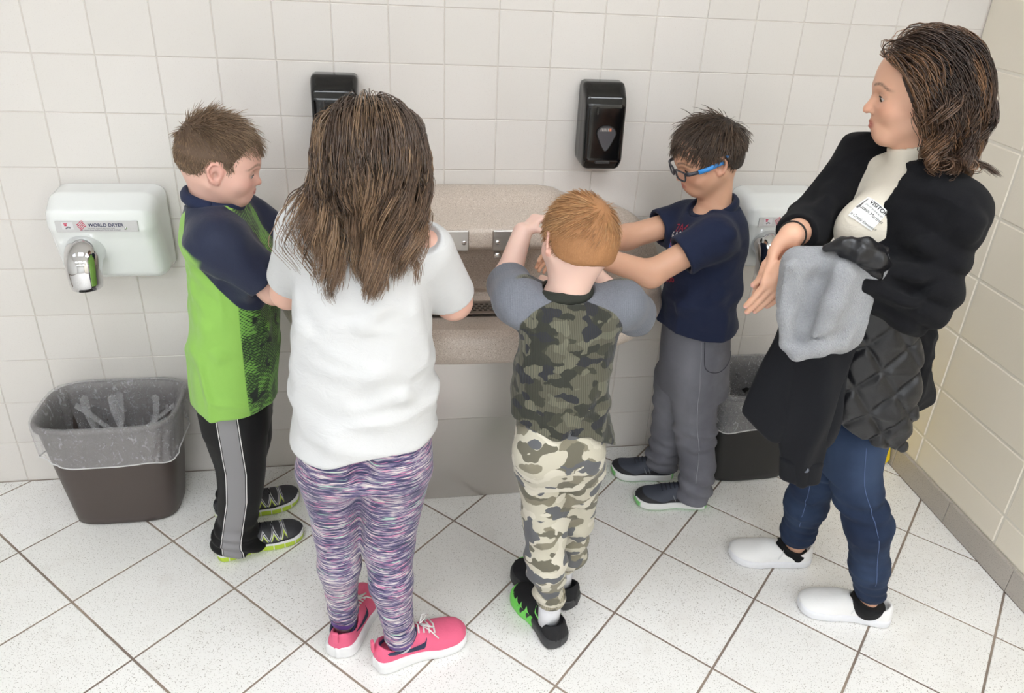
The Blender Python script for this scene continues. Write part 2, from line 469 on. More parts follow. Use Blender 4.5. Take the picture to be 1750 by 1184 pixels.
o = floor_rest.build('floor_tile_field', M_FT); o.parent = floor; o['kind'] = 'stuff'
wall_back = MB().box((XL, 0.0022, -0.03), (1.76, 0.12, ZC)).build('wall_back', M_GROUT_W); tag(wall_back, 'back wall of small square off white glazed tiles', None, None, 'structure')
_wt = None; extra = MB()
J = 0.0009
for c in range(-25, 11):
    for r in range(0, 18):
        x0, x1, z0, z1 = c * T + J, (c + 1) * T - J, r * T + J, (r + 1) * T - J
        x0 = max(x0, XL); x1 = min(x1, XR + 0.004); z1 = min(z1, ZC)
        if x1 - x0 < 0.01 or z1 - z0 < 0.01: continue
        cut = x1 - x0 < T - 3 * J or z1 - z0 < T - 3 * J
        def tile(mb, ox, oz, w, hh):
            b = 0.0016
            mb.loft([[(ox, 0.006, oz), (ox, 0.006, oz + hh), (ox + w, 0.006, oz + hh), (ox + w, 0.006, oz)],
                     [(ox, b, oz), (ox, b, oz + hh), (ox + w, b, oz + hh), (ox + w, b, oz)],
                     [(ox + b, 0, oz + b), (ox + b, 0, oz + hh - b), (ox + w - b, 0, oz + hh - b), (ox + w - b, 0, oz + b)]])
        if c < -11 or r > 10: tile(extra, x0, z0, x1 - x0, z1 - z0)
        elif cut:
            mb = MB(); tile(mb, x0, z0, x1 - x0, z1 - z0); mb.build('wall_tile', M_WT).parent = wall_back
        elif _wt is None:
            mb = MB(); tile(mb, 0, 0, T - 2 * J, T - 2 * J); _wt = mb.build('wall_tile', M_WT); _wt.location = (x0, 0, z0); _wt.parent = wall_back
        else:
            o = _wt.copy(); COL.objects.link(o); o.location = (x0, 0, z0)
o = extra.build('wall_tile_field', M_WT); o.parent = wall_back; o['kind'] = 'stuff'

XW = 1.668
wall_right = MB().box((XW + 0.003, YB, -0.03), (XW + 0.12, 0.0, ZC)).build('wall_right', M_BLOCK_J); tag(wall_right, 'side wall of large beige painted blocks', None, None, 'structure')
_bk = {}
for j in range(-1, 17):
    for r in range(0, 13):
        y1 = -0.317 - 0.4075 * j; y0 = y1 - 0.4075; y1 = min(y1, -0.0005); y0 = max(y0, YB)
        z0 = 0.2035 * r if r else 0.09; z1 = min(0.2035 * (r + 1), ZC)
        if y1 - y0 < 0.02: continue
        g = 0.0042; w, hh = y1 - y0 - 2 * g, z1 - z0 - 2 * g
        key = (round(w, 3), round(hh, 3))
        if key not in _bk:
            b = 0.003; mb = MB(); mb.loft([[(0.02, y, z) for y, z in ((0, 0), (0, hh), (w, hh), (w, 0))], [(b, y, z) for y, z in ((0, 0), (0, hh), (w, hh), (w, 0))], [(0, y, z) for y, z in ((b, b), (b, hh - b), (w - b, hh - b), (w - b, b))]])
            _bk[key] = mb.build('wall_block', M_BLOCK); o = _bk[key]; o.parent = wall_right
        else:
            o = _bk[key].copy(); COL.objects.link(o)
        o.location = (XW, y0 + g, z0 + g)
base_r = MB().box((XR + 0.003, YB, 0), (XW + 0.006, 0, 0.088)).build('baseboard_right', M_BLOCK_J); tag(base_r, 'low grey tile base along the beige block wall', None, None, 'structure')
y1 = -0.001
for k in range(23):
    y0 = -0.220 - 0.3055 * k
    o = MB().box((XR - 0.002, y0 + 0.0008, 0.0003), (XW + 0.002, y1 - 0.0008, 0.090), 0.002).build('base_tile', M_BASE); o.parent = base_r
    y1 = y0
tag(MB().box((XL - 0.1, YB, -0.03), (XL, 0.1, ZC)).build('wall_left', M_PAINT), 'plain painted side wall', None, None, 'structure')
tag(MB().box((XL - 0.1, YB - 0.1, -0.03), (1.78, YB, ZC)).build('wall_front', M_PAINT), 'plain painted wall across the room', None, None, 'structure')
tag(MB().box((XL - 0.1, YB - 0.1, ZC), (1.78, 0.12, ZC + 0.1)).build('ceiling', flat('ceiling_board', (238, 236, 232), 0.8)), 'white ceiling', None, None, 'structure')
def lamp_mat(k):
    g = N('lit_diffuser'); g.set(Base_Color=(0.9, 0.9, 0.9, 1), Emission_Color=(0.915, 0.965, 1.02, 1), Emission_Strength=LAMP_STRENGTH * k); return g.m
M_LF = flat('white_enamel', (238, 238, 236), 0.35)
LAMPS = [(x, y, 1.2, 0.6, k, 'fluorescent ceiling panel ' + lab) for x, y, k, lab in (
    (0.85, -1.55, 0.95, 'beside the block wall, nearest the fountain'), (-0.95, -1.55, 0.75, 'above the fountain end of the room'), (-2.75, -1.55, 0.10, 'by the plain side wall, nearest the fountain'),
    (0.85, -3.6, 1.4, 'beside the block wall, second from the fountain'), (-0.95, -3.6, 1.7, 'in the middle of the room'), (-2.75, -3.6, 0.4, 'by the plain side wall, second from the fountain'),
    (0.85, -5.6, 1.5, 'beside the block wall at the far end'), (-0.95, -5.6, 1.5, 'in the middle of the far end'), (-2.75, -5.6, 0.7, 'by the plain side wall at the far end'))]
for x, y, w, d, k, lab in LAMPS:
    t = tag(empty('ceiling_light', (x, y, ZC)), lab, 'ceiling light', 'fluorescent ceiling panels')
    MB().box((x - w / 2, y - d / 2, ZC - 0.02), (x - w / 2 + 0.03, y + d / 2, ZC)).box((x + w / 2 - 0.03, y - d / 2, ZC - 0.02), (x + w / 2, y + d / 2, ZC)).box((x - w / 2, y - d / 2, ZC - 0.02), (x + w / 2, y - d / 2 + 0.03, ZC)).box((x - w / 2, y + d / 2 - 0.03, ZC - 0.02), (x + w / 2, y + d / 2, ZC)).build('frame', M_LF, t)
    MB().box((x - w / 2 + 0.03, y - d / 2 + 0.03, ZC - 0.012), (x + w / 2 - 0.03, y + d / 2 - 0.03, ZC - 0.004)).build('diffuser', lamp_mat(k), t)
# ------------------------------------------------------------------ fixtures
def enamel():
    g = N('dryer_enamel'); g.set(Base_Color=lin((238, 240, 238)), Roughness=0.12, Coat_Weight=0.6, Coat_Roughness=0.04)
    g.set(Normal=g.bump(g.noise(g.co(), 40.0, 2.0), 0.03, 0.002)); return g.m
M_ENAMEL = enamel()
M_CHROME = flat('chrome', (226, 226, 228), 0.05, 1.0)
M_SILVER = flat('silver_label', (206, 204, 204), 0.35, 0.15)
M_NAVYPRINT = flat('navy_print', (40, 44, 84), 0.5)
M_GREYPRINT = flat('grey_print', (128, 126, 132), 0.6)
M_REDPRINT = flat('red_print', (196, 40, 78), 0.5)
M_BLACKPRINT = flat('black_print', (38, 36, 36), 0.6)
M_WHITEPRINT = flat('white_print', (232, 232, 230), 0.6)
def text(name, s, size, M, mat, parent, align='LEFT', extrude=0.0002, sx=1.0, bold=0.0):
    """lettering: M = 4x4 numpy placement (x along the line, y up, z out of the face)"""
    cu = bpy.data.curves.new(name, 'FONT'); cu.body = s; cu.size = size; cu.align_x = align; cu.extrude = extrude; cu.offset = bold
    tmp = bpy.data.objects.new(name + '_curve', cu); COL.objects.link(tmp); bpy.context.view_layer.update()
    me = bpy.data.meshes.new_from_object(tmp.evaluated_get(bpy.context.evaluated_depsgraph_get())); bpy.data.objects.remove(tmp)
    me.name = name; me.materials.clear(); me.materials.append(mat); o = bpy.data.objects.new(name, me); COL.objects.link(o)
    A = np.array(M, float).copy(); A[:3, 0] *= sx; W = Matrix(A.tolist())
    o.parent = parent; o.matrix_world = W
    o.matrix_parent_inverse = Matrix.Identity(4)
    o.matrix_basis = Matrix.Translation(-parent_loc(parent)) @ W
    return o
def frame_m(o, x, y, z=None):
    x = unit(x); z = unit(np.cross(x, y)); y = np.cross(z, x); m = np.eye(4); m[:3, 0] = x; m[:3, 1] = y; m[:3, 2] = z; m[:3, 3] = o; return m

def poly_sd(Q, poly):
    """signed distance to a closed 2-D polygon"""
    d = np.full(len(Q), 1e9, np.float32); s = np.ones(len(Q), np.float32)
    n = len(poly)
    for i in range(n):
        a, b = np.asarray(poly[i], np.float32), np.asarray(poly[i - 1], np.float32); e = b - a; w = Q - a
        t = np.clip((w @ e) / (e @ e), 0, 1); bb = w - t[:, None] * e; d = np.minimum(d, (bb * bb).sum(1))
        c1 = Q[:, 1] >= a[1]; c2 = Q[:, 1] < b[1]; c3 = e[0] * w[:, 1] > e[1] * w[:, 0]
        s = np.where((c1 & c2 & c3) | (~c1 & ~c2 & ~c3), -s, s)
    return s * np.sqrt(d)
def hand_dryer(cx, label):
    t = tag(empty('hand_dryer', (cx, 0, 0.765)), label, 'hand dryer', 'hand dryers on the tiled wall')
    prof = [(0.002, 1.012), (-0.085, 1.012), (-0.135, 0.985), (-0.140, 0.94), (-0.128, 0.915), (-0.088, 0.790), (-0.075, 0.780), (0.002, 0.780)]
    def f(P):
        d = poly_sd(P[:, 1:3], prof) - 0.012
        w = 0.154 + 0.07 * np.minimum(P[:, 1], 0) - 0.02
        return np.maximum(smax(d, np.abs(P[:, 0] - cx) - w - 0.014, 0.045), P[:, 1] + 0.0006)
    s = Sdf(); s.fn(f, (cx - 0.17, -0.16, 0.76), (cx + 0.17, 0.001, 1.03))
    sdf_obj('housing', s, M_ENAMEL, t, 0.0058)
    nx = cx - 0.053
    mb = MB(); pts = []; rs = []
    for k in range(13):
        a = k / 12 * math.radians(84); pts.append(V(nx, -0.118 - 0.052 * math.sin(a), 0.822 + 0.052 * math.cos(a))); rs.append(0.051 - 0.007 * k / 12)
    pts = [V(nx, -0.06, 0.874), V(nx, -0.09, 0.874)] + pts + [V(nx, -0.172, 0.798), V(nx, -0.172, 0.782)]; rs = [0.051, 0.051] + rs + [0.042, 0.039]
    # inner lining so the mouth is hollow
    pts += [V(nx, -0.172, 0.782), V(nx, -0.170, 0.81)]; rs += [0.035, 0.033]
    nz = mb.tube(pts, rs, 28).build('nozzle', M_CHROME, t, True)
    flg = MB().tube([V(nx, -0.088, 0.876), V(nx, -0.112, 0.866)], [0.060, 0.056], 28).build('flange', M_CHROME, t, True)
    # label plate on the front fascia
    yf = -0.1535
    lp = MB().box((cx - 0.106, yf, 0.935), (cx + 0.100, yf + 0.003, 0.966), 0.0008).build('label_plate', M_SILVER, t)
    F = lambda x, z: frame_m((x, yf - 0.0003, z), (1, 0, 0), (0, 0, 1))
    text('lettering', 'WORLD DRYER', 0.0125, F(cx - 0.025, 0.9505), M_NAVYPRINT, lp if False else t, sx=1.0, bold=0.0003)
    text('fine_print', 'Two hands, chemical paper towel waste', 0.0042, F(cx - 0.028, 0.9445), M_GREYPRINT, t)
    text('fine_print', 'and maintain cleaner facilities with World Hand Air Dryers', 0.0042, F(cx - 0.046, 0.9395), M_GREYPRINT, t)
    mb = MB()
    c0 = V(cx - 0.042, yf - 0.0004, 0.9545)
    for k in range(5):                                     # striped globe
        zz = -0.0075 + k * 0.00375; hw = math.sqrt(max(0.0001, 0.0095 ** 2 - zz ** 2)); pp = []
        for q in range(7):
            u = -1 + q / 3; pp.append(c0 + V(u * hw * 0.8 - zz * 0.5, 0, zz + u * hw * 0.55 + 0.0016 * math.sin(u * 3)))
        for q in range(6):
            a, b = pp[q], pp[q + 1]; mb.add([a - V(0, 0, 0.0012), b - V(0, 0, 0.0012), b + V(0, 0, 0.0012), a + V(0, 0, 0.0012)], [[0, 1, 2, 3]])
    mb.build('globe_emblem', M_REDPRINT, t)
    MB().box((cx - 0.090, yf - 0.0004, 0.943), (cx - 0.062, yf, 0.9635)).build('pictogram_frame', flat('pale_grey_print', (222, 220, 222), 0.5), t)
    MB().box((cx - 0.085, yf - 0.0006, 0.958), (cx - 0.076, yf - 0.0004, 0.9605)).box((cx - 0.0835, yf - 0.0006, 0.9525), (cx - 0.0775, yf - 0.0004, 0.9575)).build('pictogram_mark', M_REDPRINT, t)
    MB().tube([V(cx - 0.081, yf - 0.0005, 0.9455), V(cx - 0.075, yf - 0.0005, 0.950), V(cx - 0.069, yf - 0.0005, 0.9475)], 0.002, 6).build('pictogram_hand', M_GREYPRINT, t)
    MB().disc(V(cx + 0.067, yf - 0.001, 0.9455), (0, 1, 0), 0.0038, 0.002, 14).build('screw', M_CHROME, t, True)
    return t
hand_dryer(-0.936, 'white enamel hand dryer on the wall above the brown waste bin')
hand_dryer(1.074, 'white enamel hand dryer half hidden between the boy in navy and the woman')

def black_gloss():
    g = N('black_gloss_plastic'); g.set(Base_Color=lin((14, 14, 15)), Roughness=0.09, Specular_IOR_Level=0.6)
    g.set(Normal=g.bump(g.noise(g.co(), 25.0, 1.0), 0.04, 0.003)); return g.m
M_BLACKG = black_gloss(); M_SMOKE = flat('smoky_window', (84, 84, 88), 0.12); M_DKPLASTIC = flat('dark_plastic', (52, 50, 49), 0.3)
M_ORANGE = flat('orange_print', (214, 132, 96), 0.6)
def soap_dispenser(cx, label):
    t = tag(empty('soap_dispenser', (cx, 0, 1.09)), label, 'soap dispenser', 'black soap dispensers on the wall')
    prof = [(0.002, 1.335), (-0.040, 1.335), (-0.078, 1.305), (-0.086, 1.285), (-0.090, 1.20), (-0.094, 1.13), (-0.082, 1.108), (0.002, 1.115)]
    def f(P):
        d = poly_sd(P[:, 1:3], prof) - 0.010
        w = 0.0635 + 0.07 * np.minimum(P[:, 1] + 0.05, 0)
        w = np.where(P[:, 2] < 1.13, w - ((1.13 - P[:, 2]) / 0.04) ** 2 * 0.012, w)
        return np.maximum(smax(d, np.abs(P[:, 0] - cx) - w, 0.016), P[:, 1] + 0.0006)
    s = Sdf(); s.fn(f, (cx - 0.07, -0.112, 1.09), (cx + 0.07, 0.001, 1.35)); sdf_obj('housing', s, M_BLACKG, t, 0.0042)
    yf = lambda z: -0.0995 - (1.24 - z) * 0.052
    pts = []
    for k in range(40):                                    # rounded triangular level window
        a = 2 * math.pi * k / 40; w = 0.029 * math.copysign(abs(math.cos(a)) ** 0.8, math.cos(a)); z = math.sin(a)
        w *= 1.0 if z > 0 else (1 + z * 0.55); pts.append((cx + 0.004 + w, 1.208 + z * (0.022 if z > 0 else 0.050)))
    MB().loft([[(x, yf(z) + 0.001, z) for x, z in pts], [(x, yf(z) - 0.0018, z) for x, z in pts]]).build('level_window', M_SMOKE, t)
    ring = [V(x, yf(z) - 0.0015, z) for x, z in pts]
    MB().tube(ring + [ring[0]], 0.0017, 6).build('window_rim', M_BLACKG, t, True)
    mb = MB()
    for k in range(6): mb.box((cx - 0.014 + k * 0.0043, yf(1.219) - 0.0026, 1.2155), (cx - 0.0115 + k * 0.0043, yf(1.219) - 0.0018, 1.224))
    mb.build('print_mark', flat('light_print', (176, 172, 168), 0.6), t)
    MB().box((cx + 0.012, yf(1.219) - 0.0026, 1.2155), (cx + 0.018, yf(1.219) - 0.0018, 1.224)).build('print_mark', M_ORANGE, t)
    MB().box((cx - 0.024, -0.1065, 1.119), (cx + 0.022, -0.098, 1.128), 0.003).build('push_bar', M_DKPLASTIC, t)
    MB().box((cx - 0.029, -0.1015, 1.262), (cx - 0.024, -0.096, 1.285), 0.002).build('key_slot', M_DKPLASTIC, t)
    return t
soap_dispenser(-0.303, 'black soap dispenser on the wall partly hidden by the girl with long hair')
soap_dispenser(0.460, 'black soap dispenser in full view above the red haired boy')

# ---- wash fountain
def granite():
    g = N('speckled_solid_surface'); co = g.co(); a = g.noise(co, 420.0, 2.0, 0.7); b = g.voro(co, 330.0, 'Color'); c = g.noise(co, 900.0, 1.0); e = g.noise(co, 190.0, 2.0, 0.7)
    base = g.mix(g.step(c, 0.42, 0.62), lin((214, 201, 188)), lin((190, 172, 157)))
    base = g.mix(g.math('MULTIPLY', g.step(a, 0.58, 0.68), 0.8), base, lin((118, 98, 84)))
    base = g.mix(g.math('MULTIPLY', g.step(e, 0.60, 0.70), 0.7), base, lin((232, 222, 212)))
    base = g.mix(g.math('MULTIPLY', g.step(a, 0.40, 0.34), 0.6), base, lin((238, 230, 222)))
    g.set(Base_Color=base, Roughness=0.34); return g.m
M_GRAN = granite()
def brushed():
    g = N('brushed_steel'); co = g.co(); n = g.noise(g.map(co, (2, 2, 420)), 3.0, 3.0, 0.6)
    g.set(Base_Color=lin((196, 192, 188)), Metallic=1.0, Roughness=g.math('MULTIPLY_ADD', n, 0.22, 0.24), Normal=g.bump(n, 0.05, 0.001)); return g.m
M_STEEL = brushed()
FC = 0.095
ft = tag(empty('wash_fountain', (FC, -0.2, 0)), 'speckled beige wash fountain with steel pedestal that the children stand around', 'wash fountain')
def sup(x, y, a, b, n): return (np.abs(x / a) ** n + np.abs(y / b) ** n) ** (1 / n)
def bowl_f(P):
    x, y, z = P[:, 0] - FC, P[:, 1], P[:, 2]
    rim = (sup(x, y, 0.595, 0.515, 2.6) - 1) * 0.5
    slab = smax(rim, np.abs(z - 0.725) - 0.062, 0.075)                      # rolled rim
    inner = (sup(x, y + 0.03, 0.555, 0.445, 2.5) - 1) * 0.42
    depth = 0.79 - 0.10 * np.clip(-inner / 0.12, 0, 1) ** 0.75
    basin = np.maximum(inner, depth - z) * 0.75
    d = smax(slab, -basin, 0.022)
    under = (np.sqrt((x / 0.46) ** 2 + ((y + 0.2) / 0.26) ** 2 + ((z - 0.70) / 0.10) ** 2) - 1) * 0.1
    under = np.maximum(under, -(depth - 0.018 - z) * 0.7)
    d = smin(d, under, 0.01)
    top = 1.0 - 0.0 * x
    arch = np.maximum((sup(x, z - 0.70, 0.605, 0.308, 3.0) - 1) * 0.3, 0.70 - z)   # back panel on the wall
    back = smax(arch, -y - 0.060 - 0.05 * np.clip((0.98 - z) / 0.3, 0, 1), 0.05)
    con = smax(smax(np.abs(x) - 0.225, -y - 0.216, 0.045), np.maximum((z - 1.004 - y * 0.2) * 0.97, 0.888 - z), 0.03)
    d = smin(d, back, 0.02); d = smin(d, con, 0.07)
    return np.maximum(d, y + 0.0008)
s = Sdf(); s.fn(bowl_f, (FC - 0.64, -0.54, 0.57), (FC + 0.64, 0.0, 1.03)); sdf_obj('bowl', s, M_GRAN, ft, 0.0078, lip=2.2)
for x in (FC - 0.093, FC + 0.085):
    pl = MB().box((x - 0.055, -0.2215, 0.893), (x + 0.055, -0.214, 0.956), 0.003).build('sensor_plate', M_STEEL, ft)
    for sx in (-0.041, 0.041): 
        o = MB().disc(V(x + sx, -0.2255, 0.921), (0, 1, 0), 0.0065, 0.005, 16).build('screw', M_CHROME, ft, True)
    MB().disc(V(x - 0.038, -0.2, 0.885), (0, -0.5, -0.86), 0.011, 0.022, 16).build('spray_head', M_CHROME, ft, True)
GX0, GX1, GY0, GY1, GZ = FC - 0.20, FC + 0.20, -0.245, -0.165, 0.704
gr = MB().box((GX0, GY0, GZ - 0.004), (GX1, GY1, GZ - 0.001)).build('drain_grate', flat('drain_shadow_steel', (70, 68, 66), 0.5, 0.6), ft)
mb = MB().box((GX0, GY0, GZ - 0.001), (GX1, GY0 + 0.014, GZ + 0.002)).box((GX0, GY1 - 0.014, GZ - 0.001), (GX1, GY1, GZ + 0.002))
nr = 4
for r in range(nr):
    yy = GY0 + 0.014 + (r + 0.5) * (GY1 - GY0 - 0.028) / nr
    mb.box((GX0, yy + 0.0042, GZ - 0.001), (GX1, yy + 0.0066, GZ + 0.002))
    for k in range(24):
        xx = GX0 + 0.006 + (k + (0.5 if r % 2 else 0)) * 0.0165; mb.box((xx, yy - 0.0066, GZ - 0.001), (min(xx + 0.006, GX1), yy + 0.0066, GZ + 0.002))
o = mb.build('slotted_cover', M_STEEL, ft)
MB().box((FC - 0.285, -0.268, 0.345), (FC + 0.285, -0.002, 0.68), 0.004).build('apron_panel', M_STEEL, ft)
MB().box((FC - 0.24, -0.2295, 0.0), (FC + 0.24, -0.002, 0.347), 0.004).build('pedestal', M_STEEL, ft)

# ---- waste bins and their liners
def bin_mat(name, rgb):
    g = N(name); n = g.noise(g.co(), 500.0, 2.0); g.set(Base_Color=lin(rgb), Roughness=0.42, Normal=g.bump(n, 0.12, 0.0006)); return g.m
def film():
    g = N('clear_plastic_film'); co = g.co(); n = g.noise(g.map(co, (14, 14, 9)), 3.0, 5.0, 0.62, 1.2)
    tr = g.n('ShaderNodeBsdfTransparent').outputs[0]
    g.set(Base_Color=lin((226, 224, 226)), Roughness=0.22, Specular_IOR_Level=0.6, Normal=g.bump(n, 0.75, 0.012))
    w2 = g.noise(g.map(co, (30, 30, 22), (0.4, 0.3, 0.2)), 3.0, 5.0, 0.65, 2.0)
    fac = g.math('MULTIPLY_ADD', g.step(g.math('MAXIMUM', n, w2), 0.55, 0.80), 0.45, 0.27)
    mx = g.n('ShaderNodeMixShader', {0: fac}); g.t.links.new(tr, mx.inputs[1]); g.t.links.new(g.bsdf.outputs[0], mx.inputs[2])
    g.t.links.new(mx.outputs[0], g.t.nodes['Material Output'].inputs[0]); return g.m
M_FILM = film()
def rrect(cx, cy, a, b, z, n=4.0, m=64):
    o = []
    for k in range(m):
        t = 2 * math.pi * k / m; c, s = math.cos(t), math.sin(t)
        o.append((cx + a * math.copysign(abs(c) ** (2 / n), c), cy + b * math.copysign(abs(s) ** (2 / n), s), z))
    return o
def waste_bin(cx, cy, mat, label, llabel, seed, H=0.385):
    t = tag(empty('waste_bin', (cx, cy, 0)), label, 'waste bin', 'waste bins by the wall')
    A = lambda z: 0.150 + 0.042 * z / H; B = lambda z: 0.098 + 0.034 * z / H
    rings = [rrect(cx, cy, A(0) - 0.01, B(0) - 0.01, 0.0), rrect(cx, cy, A(0), B(0), 0.006)] + [rrect(cx, cy, A(z), B(z), z) for z in np.linspace(0.03, H - 0.02, 8)]
    rings += [rrect(cx, cy, A(H) + 0.006, B(H) + 0.006, H - 0.018), rrect(cx, cy, A(H) + 0.007, B(H) + 0.007, H - 0.004), rrect(cx, cy, A(H) + 0.002, B(H) + 0.002, H), rrect(cx, cy, A(H) - 0.004, B(H) - 0.004, H - 0.004)]
    rings += [rrect(cx, cy, A(z) - 0.005, B(z) - 0.005, z) for z in np.linspace(H - 0.03, 0.012, 8)]
    mb = MB(); mb.loft(rings); mb.build('bin_body', mat, t, True)
    lt = tag(empty('bin_liner', (cx, cy, 0.03)), llabel, 'bin liner', 'clear plastic bin liners')
    rnd = np.random.RandomState(seed); m = 160
    ph = rnd.rand(8) * 6.28
    def ring(z, off, amp, k):
        base = np.array(rrect(cx, cy, A(min(z, H)) + off, B(min(z, H)) + off, z, 4.0, m)); th = np.linspace(0, 2 * math.pi, m, endpoint=False)
        w = sum(np.sin(th * f + ph[i] + k * (0.5 + 0.3 * i)) * g for i, (f, g) in enumerate(((5, 0.5), (9, 0.6), (17, 0.45), (31, 0.35), (43, 0.2))))
        d = base - np.array([cx, cy, z]); d /= np.linalg.norm(d, axis=1)[:, None]
        base[:, :2] += d[:, :2] * (amp * (w + 0.6))[:, None]; base[:, 1] = np.minimum(base[:, 1], -0.004)
        base[:, 2] += amp * 0.5 * w
        return base
    R = []
    for i, z in enumerate(np.linspace(0.06, H - 0.02, 9)): R.append(ring(z, -0.009 - 0.004 * math.sin(i), -0.0035, i * 0.8))
    R += [ring(H, -0.006, 0.0004, 7), ring(H + 0.005, 0.002, 0.0006, 7.2), ring(H + 0.002, 0.010, 0.0008, 7.4)]
    for i, z in enumerate(np.linspace(H - 0.012, H - 0.128, 9)):
        rr = ring(z, 0.0115 + 0.0002 * i, 0.0016 + 0.0003 * i, 8 + i * 0.35); th = np.linspace(0, 2 * math.pi, m, endpoint=False)
        rr[:, 2] -= i / 8 * (0.012 * np.sin(th * 2 + ph[0]) + 0.008 * np.sin(th * 5 + ph[1])); R.append(rr)
    mb = MB(); mb.loft([[tuple(p) for p in r] for r in R], cap=False); mb.build('liner_film', M_FILM, lt, True)
    edge = [V(*p) for p in R[-1]]; MB().tube(edge + [edge[0]], 0.0022, 5).build('liner_hem', flat('film_hem', (214, 212, 212), 0.35), lt, True)
    mbk = MB()
    for k in range(7):                                        # folded ridges of loose film inside the bin
        a0 = rnd.rand() * 6.28; p0 = V(cx + (A(H) - 0.014) * math.cos(a0) * 0.98, cy + (B(H) - 0.014) * math.sin(a0) * 0.98, H - 0.02 - 0.03 * rnd.rand())
        p1 = V(cx + rnd.uniform(-0.09, 0.09), cy + rnd.uniform(-0.04, 0.05), 0.16 + 0.1 * rnd.rand())
        side = unit(np.cross(p1 - p0, V(0, 0, 1))); prev = None; vs = []; fs = []
        for q in range(7):
            u = q / 6; c = p0 * (1 - u) + p1 * u + V(0, 0, -0.03 * math.sin(u * 3.14)) + side * 0.008 * math.sin(u * 7 + k); w = 0.010 * (1 - u) + 0.003
            vs += [c - side * w - V(0, 0, .006), c + V(0, 0, .004), c + side * w - V(0, 0, .006)]
            if q: b = (q - 1) * 3; fs += [[b, b + 1, b + 4, b + 3], [b + 1, b + 2, b + 5, b + 4]]
        mbk.add(vs, fs)
    mbk.build('liner_fold', M_FILM, lt, True)
    return t
waste_bin(-1.005, -0.152, bin_mat('brown_bin_plastic', (78, 68, 64)), 'dark brown waste bin standing alone under the hand dryer', 'clear plastic liner folded over the rim of the brown bin', 3)
waste_bin(1.075, -0.150, bin_mat('black_bin_plastic', (38, 37, 37)), 'black waste bin behind the legs of the boy in navy', 'clear plastic liner folded over the rim of the black bin', 8)

# ---- folded yellow floor sign in the corner
M_YEL = flat('yellow_plastic', (246, 212, 36), 0.38)
fs_ = tag(empty('floor_sign', (1.52, -0.2, 0)), 'yellow plastic floor sign leaning in the corner behind the woman', 'floor sign')
def leaf(y0, off, name):
    mb = MB(); ln = V(0, 0.150, 0.56); L = np.linalg.norm(ln); up = ln / L; out = V(0, -up[2], up[1]); b0 = V(1.404, y0, 0.0) + out * off
    w = 0.25; th = 0.012
    pts = []
    for u, v in ((0.02, 0), (w - 0.02, 0), (w, 0.02), (w - 0.03, L - 0.02), (w - 0.05, L), (0.05, L), (0.03, L - 0.02), (0, 0.02)): pts.append((u, v))
    mb.loft([[b0 + V(u, 0, 0) + up * v for u, v in pts], [b0 + V(u, 0, 0) + up * v + out * th for u, v in pts]])
    return mb.build(name, M_YEL, fs_)
leaf(-0.200, 0.0, 'front_leaf'); leaf(-0.200, 0.0, 'rear_leaf').location.y += 0.026
MB().tube([V(1.43, -0.028, 0.555), V(1.61, -0.028, 0.555)], 0.011, 10).build('hinge', M_YEL, fs_, True)
